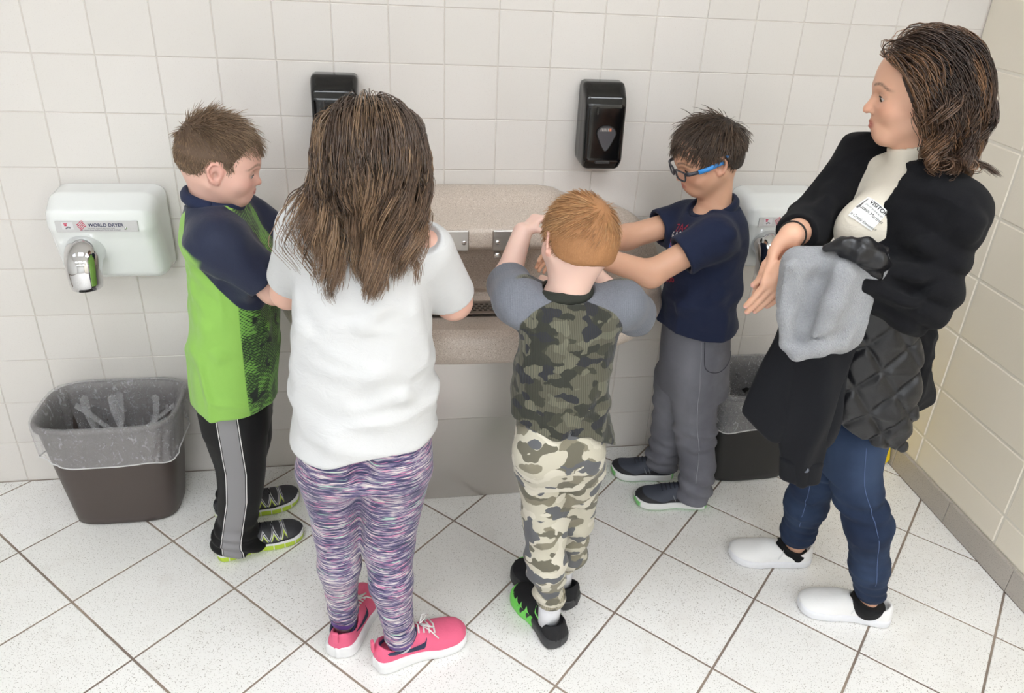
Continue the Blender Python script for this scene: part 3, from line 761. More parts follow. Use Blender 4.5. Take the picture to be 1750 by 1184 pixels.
# ------------------------------------------------------------------ people: shared builders
RNG = np.random.RandomState(7)
def basis(fwd, up):
    """columns: right, forward, up"""
    f = unit(fwd); r = unit(np.cross(f, up)); u = np.cross(r, f); return np.stack([r, f, u], 1)
def turn(R, yaw=0, pitch=0, roll=0):
    """extra turn in local axes, degrees: yaw to the left, pitch up, roll to the right ear"""
    y, p, r = map(math.radians, (yaw, pitch, roll)); c, s = math.cos, math.sin
    return R @ np.array([[c(y), -s(y), 0], [s(y), c(y), 0], [0, 0, 1]]) @ np.array([[1, 0, 0], [0, c(p), -s(p)], [0, s(p), c(p)]]) @ np.array([[c(r), 0, s(r)], [0, 1, 0], [-s(r), 0, c(r)]])
class Head:
    def __init__(self, c, R, H, child=True, w=1.0, nose=1.0, jaw=1.0, eye_open=0.016, brow=1.0):
        self.c = np.asarray(c, float); self.R = np.asarray(R, float); self.H = H; self.child = child; self.w = w; self.nose = nose; self.jaw = jaw; self.eo = eye_open; self.brow = brow; self.zs = 0.76 if child else 0.94
    def W(self, x, y, z): return self.c + self.R @ (V(x * self.w, y, z * self.zs if z < 0 else z) * self.H)
    def L(self, P):
        Q = (np.asarray(P, float) - self.c) @ self.R / self.H; Q[..., 0] /= self.w; Q[..., 2] = np.where(Q[..., 2] < 0, Q[..., 2] / self.zs, Q[..., 2]); return Q
    def add(self, S):
        H, W, R = self.H, self.W, self.R; e = lambda c, r, k=0.03, op='u', rr=None: S.ell(W(*c), np.array([r[0] * self.w, r[1], r[2]]) * H, R if rr is None else R @ rr, k * H, op)
        cp = lambda a, b, ra, rb, k=0.03, op='u': S.cap(W(*a), W(*b), ra * H, rb * H, k * H, op)
        j = self.jaw
        e((0, -0.055, 0.105), (0.338, 0.425, 0.392), 0.0)
        e((0, 0.10, -0.13), (0.285, 0.265, 0.30), 0.12)
        if self.child: e((0, 0.18, 0.17), (0.26, 0.19, 0.24), 0.10)
        else: e((0, 0.17, 0.16), (0.245, 0.175, 0.23), 0.10)
        for s in (-1, 1):
            cp((s * 0.225, -0.06, -0.17), (s * 0.12 * j, 0.20, -0.385), 0.085, 0.075, 0.10)
            e((s * 0.165, 0.205, -0.125), (0.125, 0.115, 0.12) if self.child else (0.115, 0.10, 0.10), 0.09)
            cp((s * 0.05, 0.325, 0.075), (s * 0.19, 0.245, 0.085), 0.042 * self.brow, 0.036 * self.brow, 0.07)
        cp((-0.06 * j, 0.245, -0.405), (0.06 * j, 0.245, -0.405), 0.082, 0.082, 0.10)
        e((0, 0.252, -0.285), (0.130, 0.105, 0.10), 0.08)                  # muzzle under the nose
        for s in (-1, 1): e((s * 0.142, 0.372, 0.0), (0.088, 0.062, 0.058), 0.055, 's')
        for s in (-1, 1): e((s * 0.138, 0.262, -0.004), (0.083, 0.083, 0.078), 0.012)
        for s in (-1, 1):                                                  # lid opening
            e((s * 0.142, 0.345, -0.012), (0.064, 0.05, self.eo), 0.010, 's')
        n = self.nose
        cp((0, 0.318, 0.03), (0, 0.385 + 0.035 * (n - 1) * 2, -0.115), 0.026, 0.036, 0.04)
        cp((0, 0.372, -0.11), (0, 0.398 * (1 + 0.05 * (n - 1)) + 0.03 * (n - 1), -0.142), 0.036, 0.040, 0.02)
        for s in (-1, 1):
            e((s * 0.046, 0.358, -0.154), (0.032, 0.042, 0.029), 0.018)
            e((s * 0.026, 0.385, -0.187), (0.013, 0.018, 0.014), 0.008, 's')
        # lips
        for s in (-1, 1):
            S.cap(W(0, 0.363, -0.262), W(s * 0.078, 0.325, -0.283), 0.022 * H, 0.010 * H, 0.008 * H)
            S.cap(W(0, 0.357, -0.310), W(s * 0.070, 0.325, -0.290), 0.026 * H, 0.010 * H, 0.010 * H)
        cp((-0.085, 0.360, -0.2865), (0.085, 0.360, -0.2865), 0.0050, 0.0045, 0.004, 's')
        cp((0, 0.355, -0.325), (0, 0.345, -0.325), 0.02, 0.02, 0.0, 's') if False else None
        for s in (-1, 1):                                                  # ears
            q = lambda y, z, o: (s * (0.318 + o), y, z)
            rim = [q(0.02, -0.015, 0.008), q(0.028, 0.055, 0.012), q(-0.012, 0.112, 0.024), q(-0.075, 0.112, 0.044), q(-0.108, 0.045, 0.056), q(-0.095, -0.035, 0.052), q(-0.055, -0.100, 0.032), q(-0.012, -0.132, 0.012)]
            for a, b in zip(rim, rim[1:]): cp(a, b, 0.0165, 0.0165, 0.012)
            cp(rim[-2], rim[-1], 0.022, 0.026, 0.03)
            e(q(-0.040, 0.0, 0.014), (0.020, 0.075, 0.115), 0.02)
            e(q(-0.030, -0.02, 0.050), (0.046, 0.036, 0.052), 0.008, 's')
            e(q(-0.052, 0.064, 0.058), (0.034, 0.030, 0.032), 0.008, 's')
            cp(q(0.022, -0.030, 0.018), q(0.018, -0.055, 0.018), 0.014, 0.014, 0.012)
        return S
    def masks(self, P):
        Q = self.L(P); x, y, z = Q[:, 0], Q[:, 1], Q[:, 2]; ax = np.abs(x)
        zc = -0.285 + 0.0 * ax
        lip = np.clip(1.25 - np.sqrt((ax / 0.085) ** 2 + ((z - zc + 0.002) / 0.046) ** 2), 0, 0.5) * 2 * (y > 0.25) * (np.abs(z - zc) > -1)
        bl = np.exp(-(((ax - 0.19) / 0.11) ** 2 + ((z + 0.10) / 0.09) ** 2)) * (y > 0.05) + 0.8 * np.exp(-((ax / 0.06) ** 2 + ((z + 0.14) / 0.06) ** 2)) * (y > 0.3) + 0.9 * (ax > 0.325) * (np.abs(z) < 0.17)
        zb = 0.098 + 0.030 * np.sin(np.clip((ax - 0.04) / 0.2, 0, 1) * 2.6) - 0.035 * np.clip((ax - 0.16) / 0.10, 0, 1)
        br = np.clip(1.4 - np.abs(z - zb) / 0.014, 0, 1) * np.clip((ax - 0.045) / 0.015, 0, 1) * np.clip((0.275 - ax) / 0.04, 0, 1) * (y > 0.05)
        lid_ear = np.clip(1.3 - np.sqrt(((ax - 0.142) / 0.078) ** 2 + ((z - 0.004) / (self.eo + 0.018)) ** 2), 0, 0.3) / 0.3 * (y > 0.2)
        lid_ear = np.maximum(lid_ear, 1.8 * np.exp(-((y + 0.032) / 0.034) ** 2 - ((z + 0.005) / 0.070) ** 2) * (ax > 0.30) * (ax < 0.362))  # ear hollow darkened too, its shade put into the skin colour
        near = (np.abs(Q) < np.array([0.5, 0.6, 0.6])).all(1).astype(np.float32)
        return dict(lip=lip * near, blush=np.clip(bl, 0, 1) * near, brow=br * near, lid_ear_shade=lid_ear * near)
    def eyes(self, parent, iris, gaze=(0, 0.9, -0.45)):
        g = unit(self.R @ np.asarray(gaze, float))
        for s in (-1, 1):
            c = self.W(s * 0.138, 0.262, -0.004); r = 0.0765 * self.H
            u = np.linspace(0, math.pi, 15); w = np.linspace(0, 2 * math.pi, 24, endpoint=False); F = basis(g, V(0, 0, 1))
            vs = []; tv = []
            for a in u:
                for b in w:
                    l = V(math.sin(a) * math.cos(b), math.cos(a), math.sin(a) * math.sin(b)); vs.append(c + F @ l * r); tv.append(a)
            fs = [[i * 24 + j, i * 24 + (j + 1) % 24, (i + 1) * 24 + (j + 1) % 24, (i + 1) * 24 + j] for i in range(14) for j in range(24)]
            mesh_np('eye', np.array(vs), np.array(fs), eye_mat(iris), parent, True, dict(ang=np.array(tv)))
            # upper lashes
            P = []; 
            for k in range(9):
                t = -1 + k / 4; P.append(self.W(s * (0.142 + 0.070 * t), 0.338 - 0.030 * t * t - (0.02 * t if t > 0 else 0), -0.010 + self.eo * 1.05 * (1 - t * t) ** 0.5 * 0.95))
            MB().tube(P, [0.0068 * self.H * (1.5 - abs(k - 4) / 5) for k in range(9)], 5).build('eyelashes', flat('lash_brown', (30, 22, 20), 0.7), parent, True)
_EM = {}
def eye_mat(rgb):
    if rgb in _EM: return _EM[rgb]
    g = N('eye'); a = g.attr('ang'); c = g.mix(g.step(a, 0.54, 0.58), lin(rgb), lin((188, 178, 174))); c = g.mix(g.step(a, 0.22, 0.25), lin((14, 12, 12)), c)
    g.set(Base_Color=c, Roughness=0.12); _EM[rgb] = g.m; return g.m
def skin_mat(name, rgb, hair, lip=(186, 104, 98), blush=(226, 150, 136), bl=0.4):
    g = N(name); co = g.co(); n = g.noise(co, 14.0, 4.0); f = g.noise(co, 420.0, 2.0)
    c = g.mix(g.math('MULTIPLY', n, 0.35), lin(rgb), lin((rgb[0] - 6, rgb[1] - 16, rgb[2] - 16)))
    c = g.mix(g.math('MULTIPLY', g.attr('blush'), bl), c, lin(blush))
    c = g.mix(g.math('MULTIPLY', g.attr('lip'), 0.72), c, lin(lip))
    c = g.mix(g.math('MULTIPLY', g.attr('lid_ear_shade'), 0.35), c, lin([v * 0.72 for v in rgb]))  # eyelid tone, plus the painted shade of the ear hollow
    c = g.mix(g.math('MULTIPLY', g.attr('brow'), g.math('MULTIPLY_ADD', g.noise(co, 300.0, 2.0), 0.9, 0.25)), c, lin(hair))
    c = g.mix(g.math('MULTIPLY', g.attr('nail'), 0.8), c, lin((232, 178, 168)))
    g.set(Base_Color=c, Roughness=0.46, Subsurface_Weight=0.12, Subsurface_Radius=(0.012, 0.005, 0.003), Subsurface_Scale=0.6, Normal=g.bump(f, 0.06, 0.0008)); return g.m

def hand(S, wrist, d, palm, L, curls, thumb=(0.5, 0.4), spread=0.10, right=True, tips=None, flatk=0.55):
    """palm and five jointed fingers. d: wrist -> knuckles, palm: palm normal, L: hand length; curls: bend in degrees per joint for index..little"""
    d = unit(d); pn = unit(palm - np.dot(palm, d) * d); side = np.cross(d, pn) * (1 if right else -1)     # towards the thumb
    o = np.asarray(wrist, float); pl = L * 0.50
    w = L * 0.21
    for q in (-0.62, -0.2, 0.2, 0.62):
        S.cap(o + side * w * q * 0.6 + d * L * 0.04, o + side * w * q * 1.0 + d * pl * 0.93, L * 0.075, L * 0.068, L * 0.06, flat=(pn, 0.82))
    S.cap(o + side * w * 0.45 + pn * L * 0.03 + d * L * 0.10, o + side * w * 0.72 + pn * L * 0.025 + d * L * 0.26, L * 0.085, L * 0.06, L * 0.07)
    lens = (0.44, 0.49, 0.45, 0.36); segs = (0.46, 0.30, 0.24)
    for i in range(4):
        q = 0.75 - 0.5 * i; base = o + side * w * q + d * pl * (0.94, 1.0, 0.96, 0.87)[i]
        fd = unit(d + side * (q * spread)); cu = curls[i] if hasattr(curls, '__len__') else curls
        cu = cu if hasattr(cu, '__len__') else (cu, cu, cu * 0.7)
        p = base; r = L * (0.052, 0.054, 0.051, 0.045)[i]
        for k in range(3):
            a = math.radians(cu[k]); fd = unit(fd * math.cos(a) + pn * math.sin(a)); pn_k = None
            nx = p + fd * lens[i] * L * segs[k] * 1.0
            S.cap(p, nx, r, r * 0.90, L * 0.008 if k else L * 0.03); p = nx; r *= 0.90
            a2 = a
            # keep the bending plane
            pnk = unit(pn - np.dot(pn, fd) * fd); pn_local = pnk
            pn_use = pn_local
        if tips is not None: tips.append((p, fd, unit(-(pn - np.dot(pn, fd) * fd)), r))
    a, b = thumb
    td = unit(d * 0.72 + side * a + pn * b); p0 = o + side * w * 0.62 + d * L * 0.14 + pn * L * 0.02; p1 = p0 + td * L * 0.22; td2 = unit(td + d * 0.35 - side * a * 0.35); p2 = p1 + td2 * L * 0.17; p3 = p2 + unit(td2 + d * 0.25) * L * 0.13
    S.cap(p0, p1, L * 0.07, L * 0.058, L * 0.05); S.cap(p1, p2, L * 0.058, L * 0.054, L * 0.01); S.cap(p2, p3, L * 0.054, L * 0.045, L * 0.008)
    if tips is not None: tips.append((p3, unit(p3 - p2), unit(side * 0.6 - pn * 0.4), L * 0.045))
    return S
def sleeve(S, a, b, ra, rb, k=0.03, hollow=True, flat=None):
    a = np.asarray(a, float); b = np.asarray(b, float); d = unit(b - a); L = np.linalg.norm(b - a)
    A = a.astype(np.float32); D = d.astype(np.float32)
    def fn(P):
        Q = P - A; t = Q @ D; tt = np.clip(t / L, 0, 1); E = Q - (tt * L)[:, None] * D; E = E - np.where(t > L, t - L, 0)[:, None] * D
        q = np.sqrt((E * E).sum(1)) - (ra + (rb - ra) * tt); return smax(q, t - L, 0.006)
    r = max(ra, rb); S.fn(fn, np.minimum(a, b) - r, np.maximum(a, b) + r, k)
    return S
def sleeve_hole(S, a, b, rb, depth=0.03):
    d = unit(np.asarray(b, float) - a); S.cap(b - d * depth * 0.7, b + d * 0.03, rb - 0.015, rb - 0.010, 0.004, 's'); return S

# ---- shoes: local x from heel to toe, y to the wearer's left, z up
def shoe_frame(heel, toe):
    heel = V(heel[0], heel[1], 0); toe = V(toe[0], toe[1], 0); x = unit(toe - heel); y = np.cross(V(0, 0, 1), x); return heel, np.stack([x, y, V(0, 0, 1)], 1), np.linalg.norm(toe - heel)
_SX = np.array([0.0, 0.012, 0.035, 0.08, 0.18, 0.35, 0.52, 0.68, 0.82, 0.92, 0.97, 0.99, 1.0])
def shoe_w(u, hw):
    w = np.array([0.0, 0.32, 0.52, 0.67, 0.76, 0.76, 0.83, 1.0, 0.98, 0.80, 0.55, 0.34, 0.0]); return np.interp(u, np.linspace(0, 1, 400), smooth_interp(np.linspace(0, 1, 400), _SX, w)) * hw
def shoe_top(u, prof):
    xs, zs = zip(*prof); return np.interp(u, np.linspace(0, 1, 120), smooth_interp(np.linspace(0, 1, 120), xs, zs))
def shoe(parent, heel, toe, W, left, up_mat, sole_mat, prof, sole=0.028, flare=0.004, toe_spring=0.008, collar=(0.24, 0.125, 0.036), name='shoe', sole_prof=None, h=0.0033, opening=0.058):
    o, M, L = shoe_frame(heel, toe); hw = W / 2; cv = 0.010 * (1 if left else -1)
    yc = lambda u: -cv * np.sin(np.clip(u, 0, 1) * math.pi) * 1.0 + cv * 0.9 * np.clip(u - 0.6, 0, 1) * -1.0
    loc = lambda P: (P - o) @ M
    spring = lambda u: toe_spring * np.clip((u - 0.72) / 0.28, 0, 1) ** 2 + 0.003 * np.clip((0.08 - u) / 0.08, 0, 1)
    def fs(P):
        q = loc(P); u = q[:, 0] / L; w = shoe_w(np.clip(u, 0, 1), hw) + flare; dx = np.maximum(np.maximum(-u, u - 1) * L, 0)
        dy = np.abs(q[:, 1] - yc(u)) - w; th = sole if sole_prof is None else np.interp(u, *zip(*sole_prof))
        z0 = spring(u); d = smax(dy * 0.8 + dx, np.abs(q[:, 2] - z0 - th / 2) - th / 2, 0.010); return d
    def fu(P):
        q = loc(P); u = q[:, 0] / L; w = shoe_w(np.clip(u, 0, 1), hw) ; dx = np.maximum(np.maximum(-u, u - 1) * L, 0); th = sole * 0.6
        ht = shoe_top(np.clip(u, 0, 1), prof) - th; zz = (q[:, 2] - th - spring(u)) / ht; e = ((np.abs(q[:, 1] - yc(u)) / (w * 0.985 + 1e-4)) ** 2.3 + np.maximum(zz, 0) ** 2.3) ** (1 / 2.3)
        d = (e - 1) * np.minimum(w, ht) * 0.85 + dx; d = smax(d, th + spring(u) - q[:, 2], 0.003)
        cu, cl, cw = collar; ez = np.clip((q[:, 2] - 0.02) / 0.1, 0, 1)
        op = (np.sqrt(((q[:, 0] - cu * L) / (cl * L * 1.05)) ** 2 + ((q[:, 1] - yc(u)) / cw) ** 2) - 1) * cw
        op = np.maximum(op, opening - 0.016 - q[:, 2])
        return smax(d, -op, 0.006)
    c = o + M @ V(L / 2, 0, 0.06); e = V(*(np.abs(M) @ V(L / 2 + 0.01, hw + 0.02, 0.075)))
    S1 = Sdf(); S1.fn(fs, c - e, c + e); S2 = Sdf(); S2.fn(fu, c - e, c + e)
    at_ = lambda v: dict(u=loc(v)[:, 0] / L, lat=(loc(v)[:, 1] - yc(loc(v)[:, 0] / L)) * (1 if left else -1), hz=v[:, 2])
    sh = sdf_obj(name, S2, up_mat, parent, h, attrs=at_, lo=c - e, hi=c + e, lip=2.0); b = sdf_obj('sole', S1, sole_mat, None, h, attrs=at_, lo=c - e, hi=c + e, lip=2.0)
    b.parent = sh
    def surf(u, side, z):
        """point on the outside of the upper: side +1 left, -1 right"""
        w = shoe_w(np.array([u]), hw)[0]; th = sole * 0.6; ht = shoe_top(np.array([u]), prof)[0] - th; zz = (z - th - spring(np.array([u]))[0]) / ht
        y = w * 0.985 * max(0, 1 - max(zz, 0) ** 2.3) ** (1 / 2.3); return o + M @ V(u * L, float(yc(np.array([u]))[0]) + side * (y + 0.0012), z)
    def crest(u, v, lift=0.0):
        """point on top of the upper at lateral fraction v"""
        w = shoe_w(np.array([u]), hw)[0]; th = sole * 0.6; ht = shoe_top(np.array([u]), prof)[0] - th
        z = th + spring(np.array([u]))[0] + ht * max(0, 1 - abs(v) ** 2.3) ** (1 / 2.3); return o + M @ V(u * L, float(yc(np.array([u]))[0]) + v * w * 0.985, z + lift)
    return dict(obj=sh, surf=surf, crest=crest, o=o, M=M, L=L)
def shoe_add(sd, o):
    o.parent = sd['obj']; return o
def ankle_on(heel, toe, px, py):
    """the point seen at a pixel that stands straight above the foot's centre line"""
    o, M, L = shoe_frame(heel, toe); d = CAM_R @ np.array([(px - CAM_CX) / CAM_F, 1.0, -(py - CAM_CY) / CAM_F]); t = np.dot(o - CAM_C, M[:, 1]) / np.dot(d, M[:, 1]); return CAM_C + d * t
def ribbon(fn, pts, widths, name, mat, n=24, thick=0.0008):
    """a flat mark on a surface: fn(u, z) -> point; pts: control (u, z); widths along z"""
    t = np.linspace(0, 1, n); pu = smooth_interp(t, np.linspace(0, 1, len(pts)), [p[0] for p in pts]); pz = smooth_interp(t, np.linspace(0, 1, len(pts)), [p[1] for p in pts]); ww = np.interp(t, np.linspace(0, 1, len(widths)), widths)
    vs = []; fs = []
    for i in range(n):
        for k in (-1, 0, 1): vs.append(fn(pu[i], pz[i] + k * ww[i] / 2))
        if i: b = 3 * (i - 1); fs += [[b, b + 1, b + 4, b + 3], [b + 1, b + 2, b + 5, b + 4]]
    return mesh_np(name, np.array(vs), np.array(fs), mat, None, True)

# ---- hair
def strands_mesh(name, paths, rads, mat, parent, rnd, clump=None, sides=3, taper=True):
    """paths (n, m, 3); rads (n,)"""
    n, m, _ = paths.shape
    tan = np.gradient(paths, axis=1); tan /= np.linalg.norm(tan, axis=2, keepdims=True) + 1e-9
    ref = np.tile(V(0.31, 0.24, 0.91), (n, m, 1)); s = np.cross(tan, ref); s /= np.linalg.norm(s, axis=2, keepdims=True) + 1e-9; u = np.cross(s, tan)
    tp = np.linspace(0, 1, m); tp = (1 - 0.75 * tp ** 3) if taper else np.ones(m); tp = tp * np.minimum(1, 0.5 + np.linspace(0, 1, m) * 4)
    V_ = []
    for k in range(sides):
        a = 2 * math.pi * k / sides; V_.append(paths + (rads[:, None] * tp[None])[..., None] * (math.cos(a) * s + math.sin(a) * u))
    vs = np.stack(V_, 2).reshape(-1, 3); base = (np.arange(n) * m * sides)[:, None, None] + (np.arange(m - 1) * sides)[None, :, None]
    F = []
    for k in range(sides):
        a = base[..., 0] + k; b = base[..., 0] + (k + 1) % sides; F.append(np.stack([a, b, b + sides, a + sides], -1).reshape(-1, 4))
    at_ = dict(t=np.repeat(np.tile(np.linspace(0, 1, m), n), sides), rnd=np.repeat(rnd, m * sides), clump=np.repeat(clump if clump is not None else rnd, m * sides))
    return mesh_np(name, vs, np.concatenate(F), mat, parent, True, at_)
def hair_mat(name, root, tip, hi, rough=0.38, hi_amt=0.5):
    g = N(name); t = g.attr('t'); r = g.attr('rnd'); c = g.attr('clump')
    b = g.mix(g.step(g.math('ADD', t, g.math('MULTIPLY', g.math('SUBTRACT', c, 0.5), 0.6)), 0.25, 0.95), lin(root), lin(tip))
    b = g.mix(g.math('MULTIPLY', g.step(c, 0.55, 0.95), hi_amt), b, lin(hi))
    b = g.mix(g.math('MULTIPLY', r, 0.55), b, lin([v * 0.55 for v in root]))
    g.set(Base_Color=b, Roughness=rough, Specular_IOR_Level=0.55, Anisotropic=0.5); return g.m
def cap_mat(name, rgb, dark):
    g = N(name); co = g.co(); n = g.noise(g.map(co, (60, 60, 22)), 6.0, 4.0, 0.7)
    g.set(Base_Color=g.mix(n, lin(rgb), lin(dark)), Roughness=0.6, Normal=g.bump(n, 0.5, 0.004)); return g.m
def sample_scalp(hd, n, mask, rs):
    """random points on the skull ellipsoid (local head units) where mask(x,y,z) > 0"""
    out = []; c = V(0, -0.055, 0.105); r = V(0.338, 0.425, 0.392)
    while sum(map(len, out)) < n:
        d = rs.normal(size=(n * 2, 3)); d /= np.linalg.norm(d, axis=1)[:, None]; p = c + d * r; m = mask(p[:, 0], p[:, 1], p[:, 2]); out.append(p[m > 0])
    return np.concatenate(out)[:n]
def hw_(hd, Q):
    Q = np.array(Q, float); Q[..., 0] *= hd.w; Q[..., 2] = np.where(Q[..., 2] < 0, Q[..., 2] * hd.zs, Q[..., 2]); return hd.c + (Q * hd.H) @ hd.R.T
def grad(f, P, e=0.003):
    P = P.astype(np.float32); d0 = f(P); g = np.stack([f(P + np.array(v, np.float32) * e) - d0 for v in ((1, 0, 0), (0, 1, 0), (0, 0, 1))], 1); return d0, g / (np.linalg.norm(g, axis=1)[:, None] + 1e-6)
def short_hair(hd, parent, mask, length, flow, lift, mat, seed, n=2600, m=6, rad=0.0009, jitter=0.25, droop=0.25, lmax=None):
    """strands that leave the scalp along flow(q) and lie over the skull; length(q), lift(q) per root in head units"""
    rs = np.random.RandomState(seed); q = sample_scalp(hd, n, mask, rs); nr = (q - V(0, -0.055, 0.105)) / V(0.338, 0.425, 0.392) ** 2; nr /= np.linalg.norm(nr, axis=1)[:, None]
    fl = flow(q); fl = fl - (fl * nr).sum(1)[:, None] * nr; fl /= np.linalg.norm(fl, axis=1)[:, None] + 1e-6
    fl += rs.normal(size=fl.shape) * jitter; L = length(q) * (0.75 + 0.5 * rs.rand(n)); li = lift(q); p = q + nr * 0.004; d = fl + nr * li[:, None]; d /= np.linalg.norm(d, axis=1)[:, None]
    path = [p]
    for k in range(m - 1):
        p = p + d * (L / (m - 1))[:, None]
        c = (p - V(0, -0.055, 0.105)) / V(0.345, 0.432, 0.40); rr = np.linalg.norm(c, axis=1); ins = rr < 1.0
        p[ins] = (V(0, -0.055, 0.105) + c / rr[:, None] * V(0.35, 0.437, 0.405))[ins]
        nn = c / (rr[:, None] + 1e-6)
        d = d + V(0, 0.0, -droop) * 0.35 - nn * droop * 0.5 * (rr > 1.03)[:, None]; d /= np.linalg.norm(d, axis=1)[:, None]; path.append(p.copy())
    P = hw_(hd, np.stack(path, 1)); return strands_mesh('hair_strands', P, np.full(n, rad) * (0.7 + 0.6 * rs.rand(n)), mat, parent, rs.rand(n), 0.5 + 0.5 * vnoise(q.astype(np.float32), 9.0, seed))
# ------------------------------------------------------------------ boy in the lime green shirt
def ring_tube(c, R, a, b, r, n=36, dip=None):
    """closed band around a neck or wrist: c centre, R columns right/forward/up"""
    P = []
    for k in range(n + 1):
        t = 2 * math.pi * k / n; z = dip(t) if dip else 0.0; P.append(np.asarray(c) + R @ V(a * math.cos(t), b * math.sin(t), z))
    return P
def cloth_mat(name, rgb, rough=0.85, weave=900.0, bump=0.25, dark=0.82, sheen=0.06):
    g = N(name); co = g.co(); n = g.noise(co, 7.0, 3.0); f = g.noise(co, weave, 2.0)
    c = g.mix(g.math('MULTIPLY', n, 0.4), lin(rgb), lin([v * dark for v in rgb]))
    w = g.noise(g.map(co, (1, 1, 1.6)), 26.0, 4.0, 0.6, 0.8)
    g.set(Base_Color=c, Roughness=rough, Sheen_Weight=sheen, Sheen_Roughness=0.5, Specular_IOR_Level=0.25, Normal=g.bump(f, bump, 0.0012, g.bump(w, 0.22, 0.010))); return g.m
def stroke(S, pts, r, amt, op='u', k=0.018):
    """a fold (u) or crease (s) drawn on the garment where the photo shows it"""
    H = [h for h in (ray_hit(S, x, y) for x, y in pts) if h is not None]
    if len(H) < 2: return
    H = np.array(H); d, n = grad(S, H); ok = (n * (CAM_C - H)).sum(1) / np.linalg.norm(CAM_C - H, axis=1) > 0.30; H, n = H[ok], n[ok]
    if len(H) < 2 or np.linalg.norm(np.diff(H, axis=0), axis=1).max() > 0.16: return
    c = [h + nn * ((amt - r) if op == 'u' else (r - amt)) for h, nn in zip(H, n)]; m = len(c)
    for i in range(m - 1):
        ra = r * (0.45 if i == 0 else 1.0); rb = r * (0.45 if i == m - 2 else 1.0); a = c[i] - n[i] * (r - ra) * (-1 if op == 's' else 1) * (0 if i else 1); S.cap(c[i], c[i + 1], ra, rb, k, op)
def person(loc, label):
    return tag(empty('person', loc), label, 'person')
def boy_green():
    t = person((-0.60, -0.32, 0), 'boy in lime green shirt with navy sleeves and black track pants')
    hd = Head(at(379, 283, -0.33), turn(basis(V(0.99, 0.08, 0), V(0, 0, 1)), 0, -13, 0), 0.222, nose=0.9)
    neck = V(-0.597, -0.33, 1.075)
    shR, elR, wrR = at(372, 410, -0.440), at(470, 492, -0.440), V(-0.355, -0.335, 0.885)
    shL, elL, wrL = V(-0.575, -0.215, 1.02), at(487, 412, -0.17), V(-0.26, -0.22, 0.90)
    S = Sdf(); hd.add(S)
    S.cap(hd.W(0, -0.12, -0.22), neck - V(0, 0, 0.03), 0.047, 0.052, 0.03)
    S.loft([(0.45, -0.605, -0.325, 0.07, 0.09), (0.62, -0.592, -0.33, 0.095, 0.115), (0.85, -0.575, -0.33, 0.085, 0.110), (0.98, -0.585, -0.33, 0.072, 0.120), (1.06, -0.597, -0.33, 0.055, 0.075)], 0.03)
    S.chain([shR, elR, wrR], [0.040, 0.040, 0.028], 0.02); S.chain([shL, elL, wrL], [0.040, 0.036, 0.026], 0.02)
    S.chain([V(-0.605, -0.385, 0.5), V(-0.60, -0.39, 0.30), V(-0.650, -0.405, 0.06)], [0.06, 0.05, 0.036], 0.03); S.chain([V(-0.605, -0.265, 0.5), V(-0.61, -0.24, 0.30), V(-0.675, -0.23, 0.06)], [0.06, 0.05, 0.036], 0.03)
    hand(S, wrR, V(0.9, 0.35, -0.2), V(0.1, 0.4, -0.9), 0.145, 22, right=True); hand(S, wrL, V(0.9, 0.0, -0.35), V(0.1, -0.4, -0.9), 0.145, 22, right=False)
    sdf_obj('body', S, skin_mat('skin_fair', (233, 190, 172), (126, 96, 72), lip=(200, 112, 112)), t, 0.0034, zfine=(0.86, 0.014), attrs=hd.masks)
    hd.eyes(t, (92, 104, 112))
    # shirt
    C = Sdf()
    C.loft([(0.505, -0.606, -0.325, 0.110, 0.142), (0.56, -0.602, -0.326, 0.114, 0.144), (0.66, -0.590, -0.328, 0.117, 0.142), (0.80, -0.578, -0.33, 0.108, 0.136), (0.92, -0.572, -0.33, 0.102, 0.132), (1.00, -0.580, -0.33, 0.092, 0.130), (1.05, -0.588, -0.33, 0.076, 0.108), (1.085, -0.597, -0.33, 0.060, 0.074)], 0.02, rnd=0.006, n=2.2)
    seR = shR + (elR - shR) * 0.80; seL = shL + (elL - shL) * 0.62
    C.cap(V(-0.592, -0.36, 1.045), shR, 0.046, 0.056, 0.04); sleeve(C, shR, seR, 0.057, 0.060, 0.035); sleeve_hole(C, shR, seR, 0.062)
    C.cap(V(-0.592, -0.30, 1.045), shL, 0.046, 0.054, 0.04); sleeve(C, shL, seL, 0.055, 0.058, 0.03); sleeve_hole(C, shL, seL, 0.058)
    C.cap(neck - V(0.0, 0, 0.02), hd.W(0, -0.10, -0.15), 0.0625, 0.064, 0.004, 's')
    C.loft([(0.40, -0.606, -0.325, 0.094, 0.124), (0.530, -0.603, -0.326, 0.095, 0.124)], 0.004, 's')
    def folds(P, d):
        z = P[:, 2]; a = vnoise(P, (9, 9, 3.0), 3) * 0.006 + vnoise(P, (18, 18, 7), 4) * 0.0025
        ang = P[:, 0] * 6 + P[:, 2] * 9 + vnoise(P, 6, 9); a += 0.002 * np.sin(ang * 9) * np.clip((z - 0.75) / 0.1, 0, 1)
        a = np.maximum(a + 0.012 * ridge(P, (7, 7, 3.5), 6) + 0.005 * ridge(P, (13, 13, 8), 7), -0.004); return smax(d - a * np.clip((1.07 - z) / 0.05, 0, 1), 0.508 + 0.02 * (P[:, 0] + 0.606) - z, 0.006)
    C.warp(folds)
    for p in ([(345, 505), (352, 560), (348, 620)], [(335, 640), (375, 610), (412, 615)], [(440, 520), (455, 560), (465, 600)]): stroke(C, p, 0.020, 0.005)
    s0, s1 = at(404, 500, -0.46), at(421, 678, -0.465)
    nk = at(332, 345, -0.40)
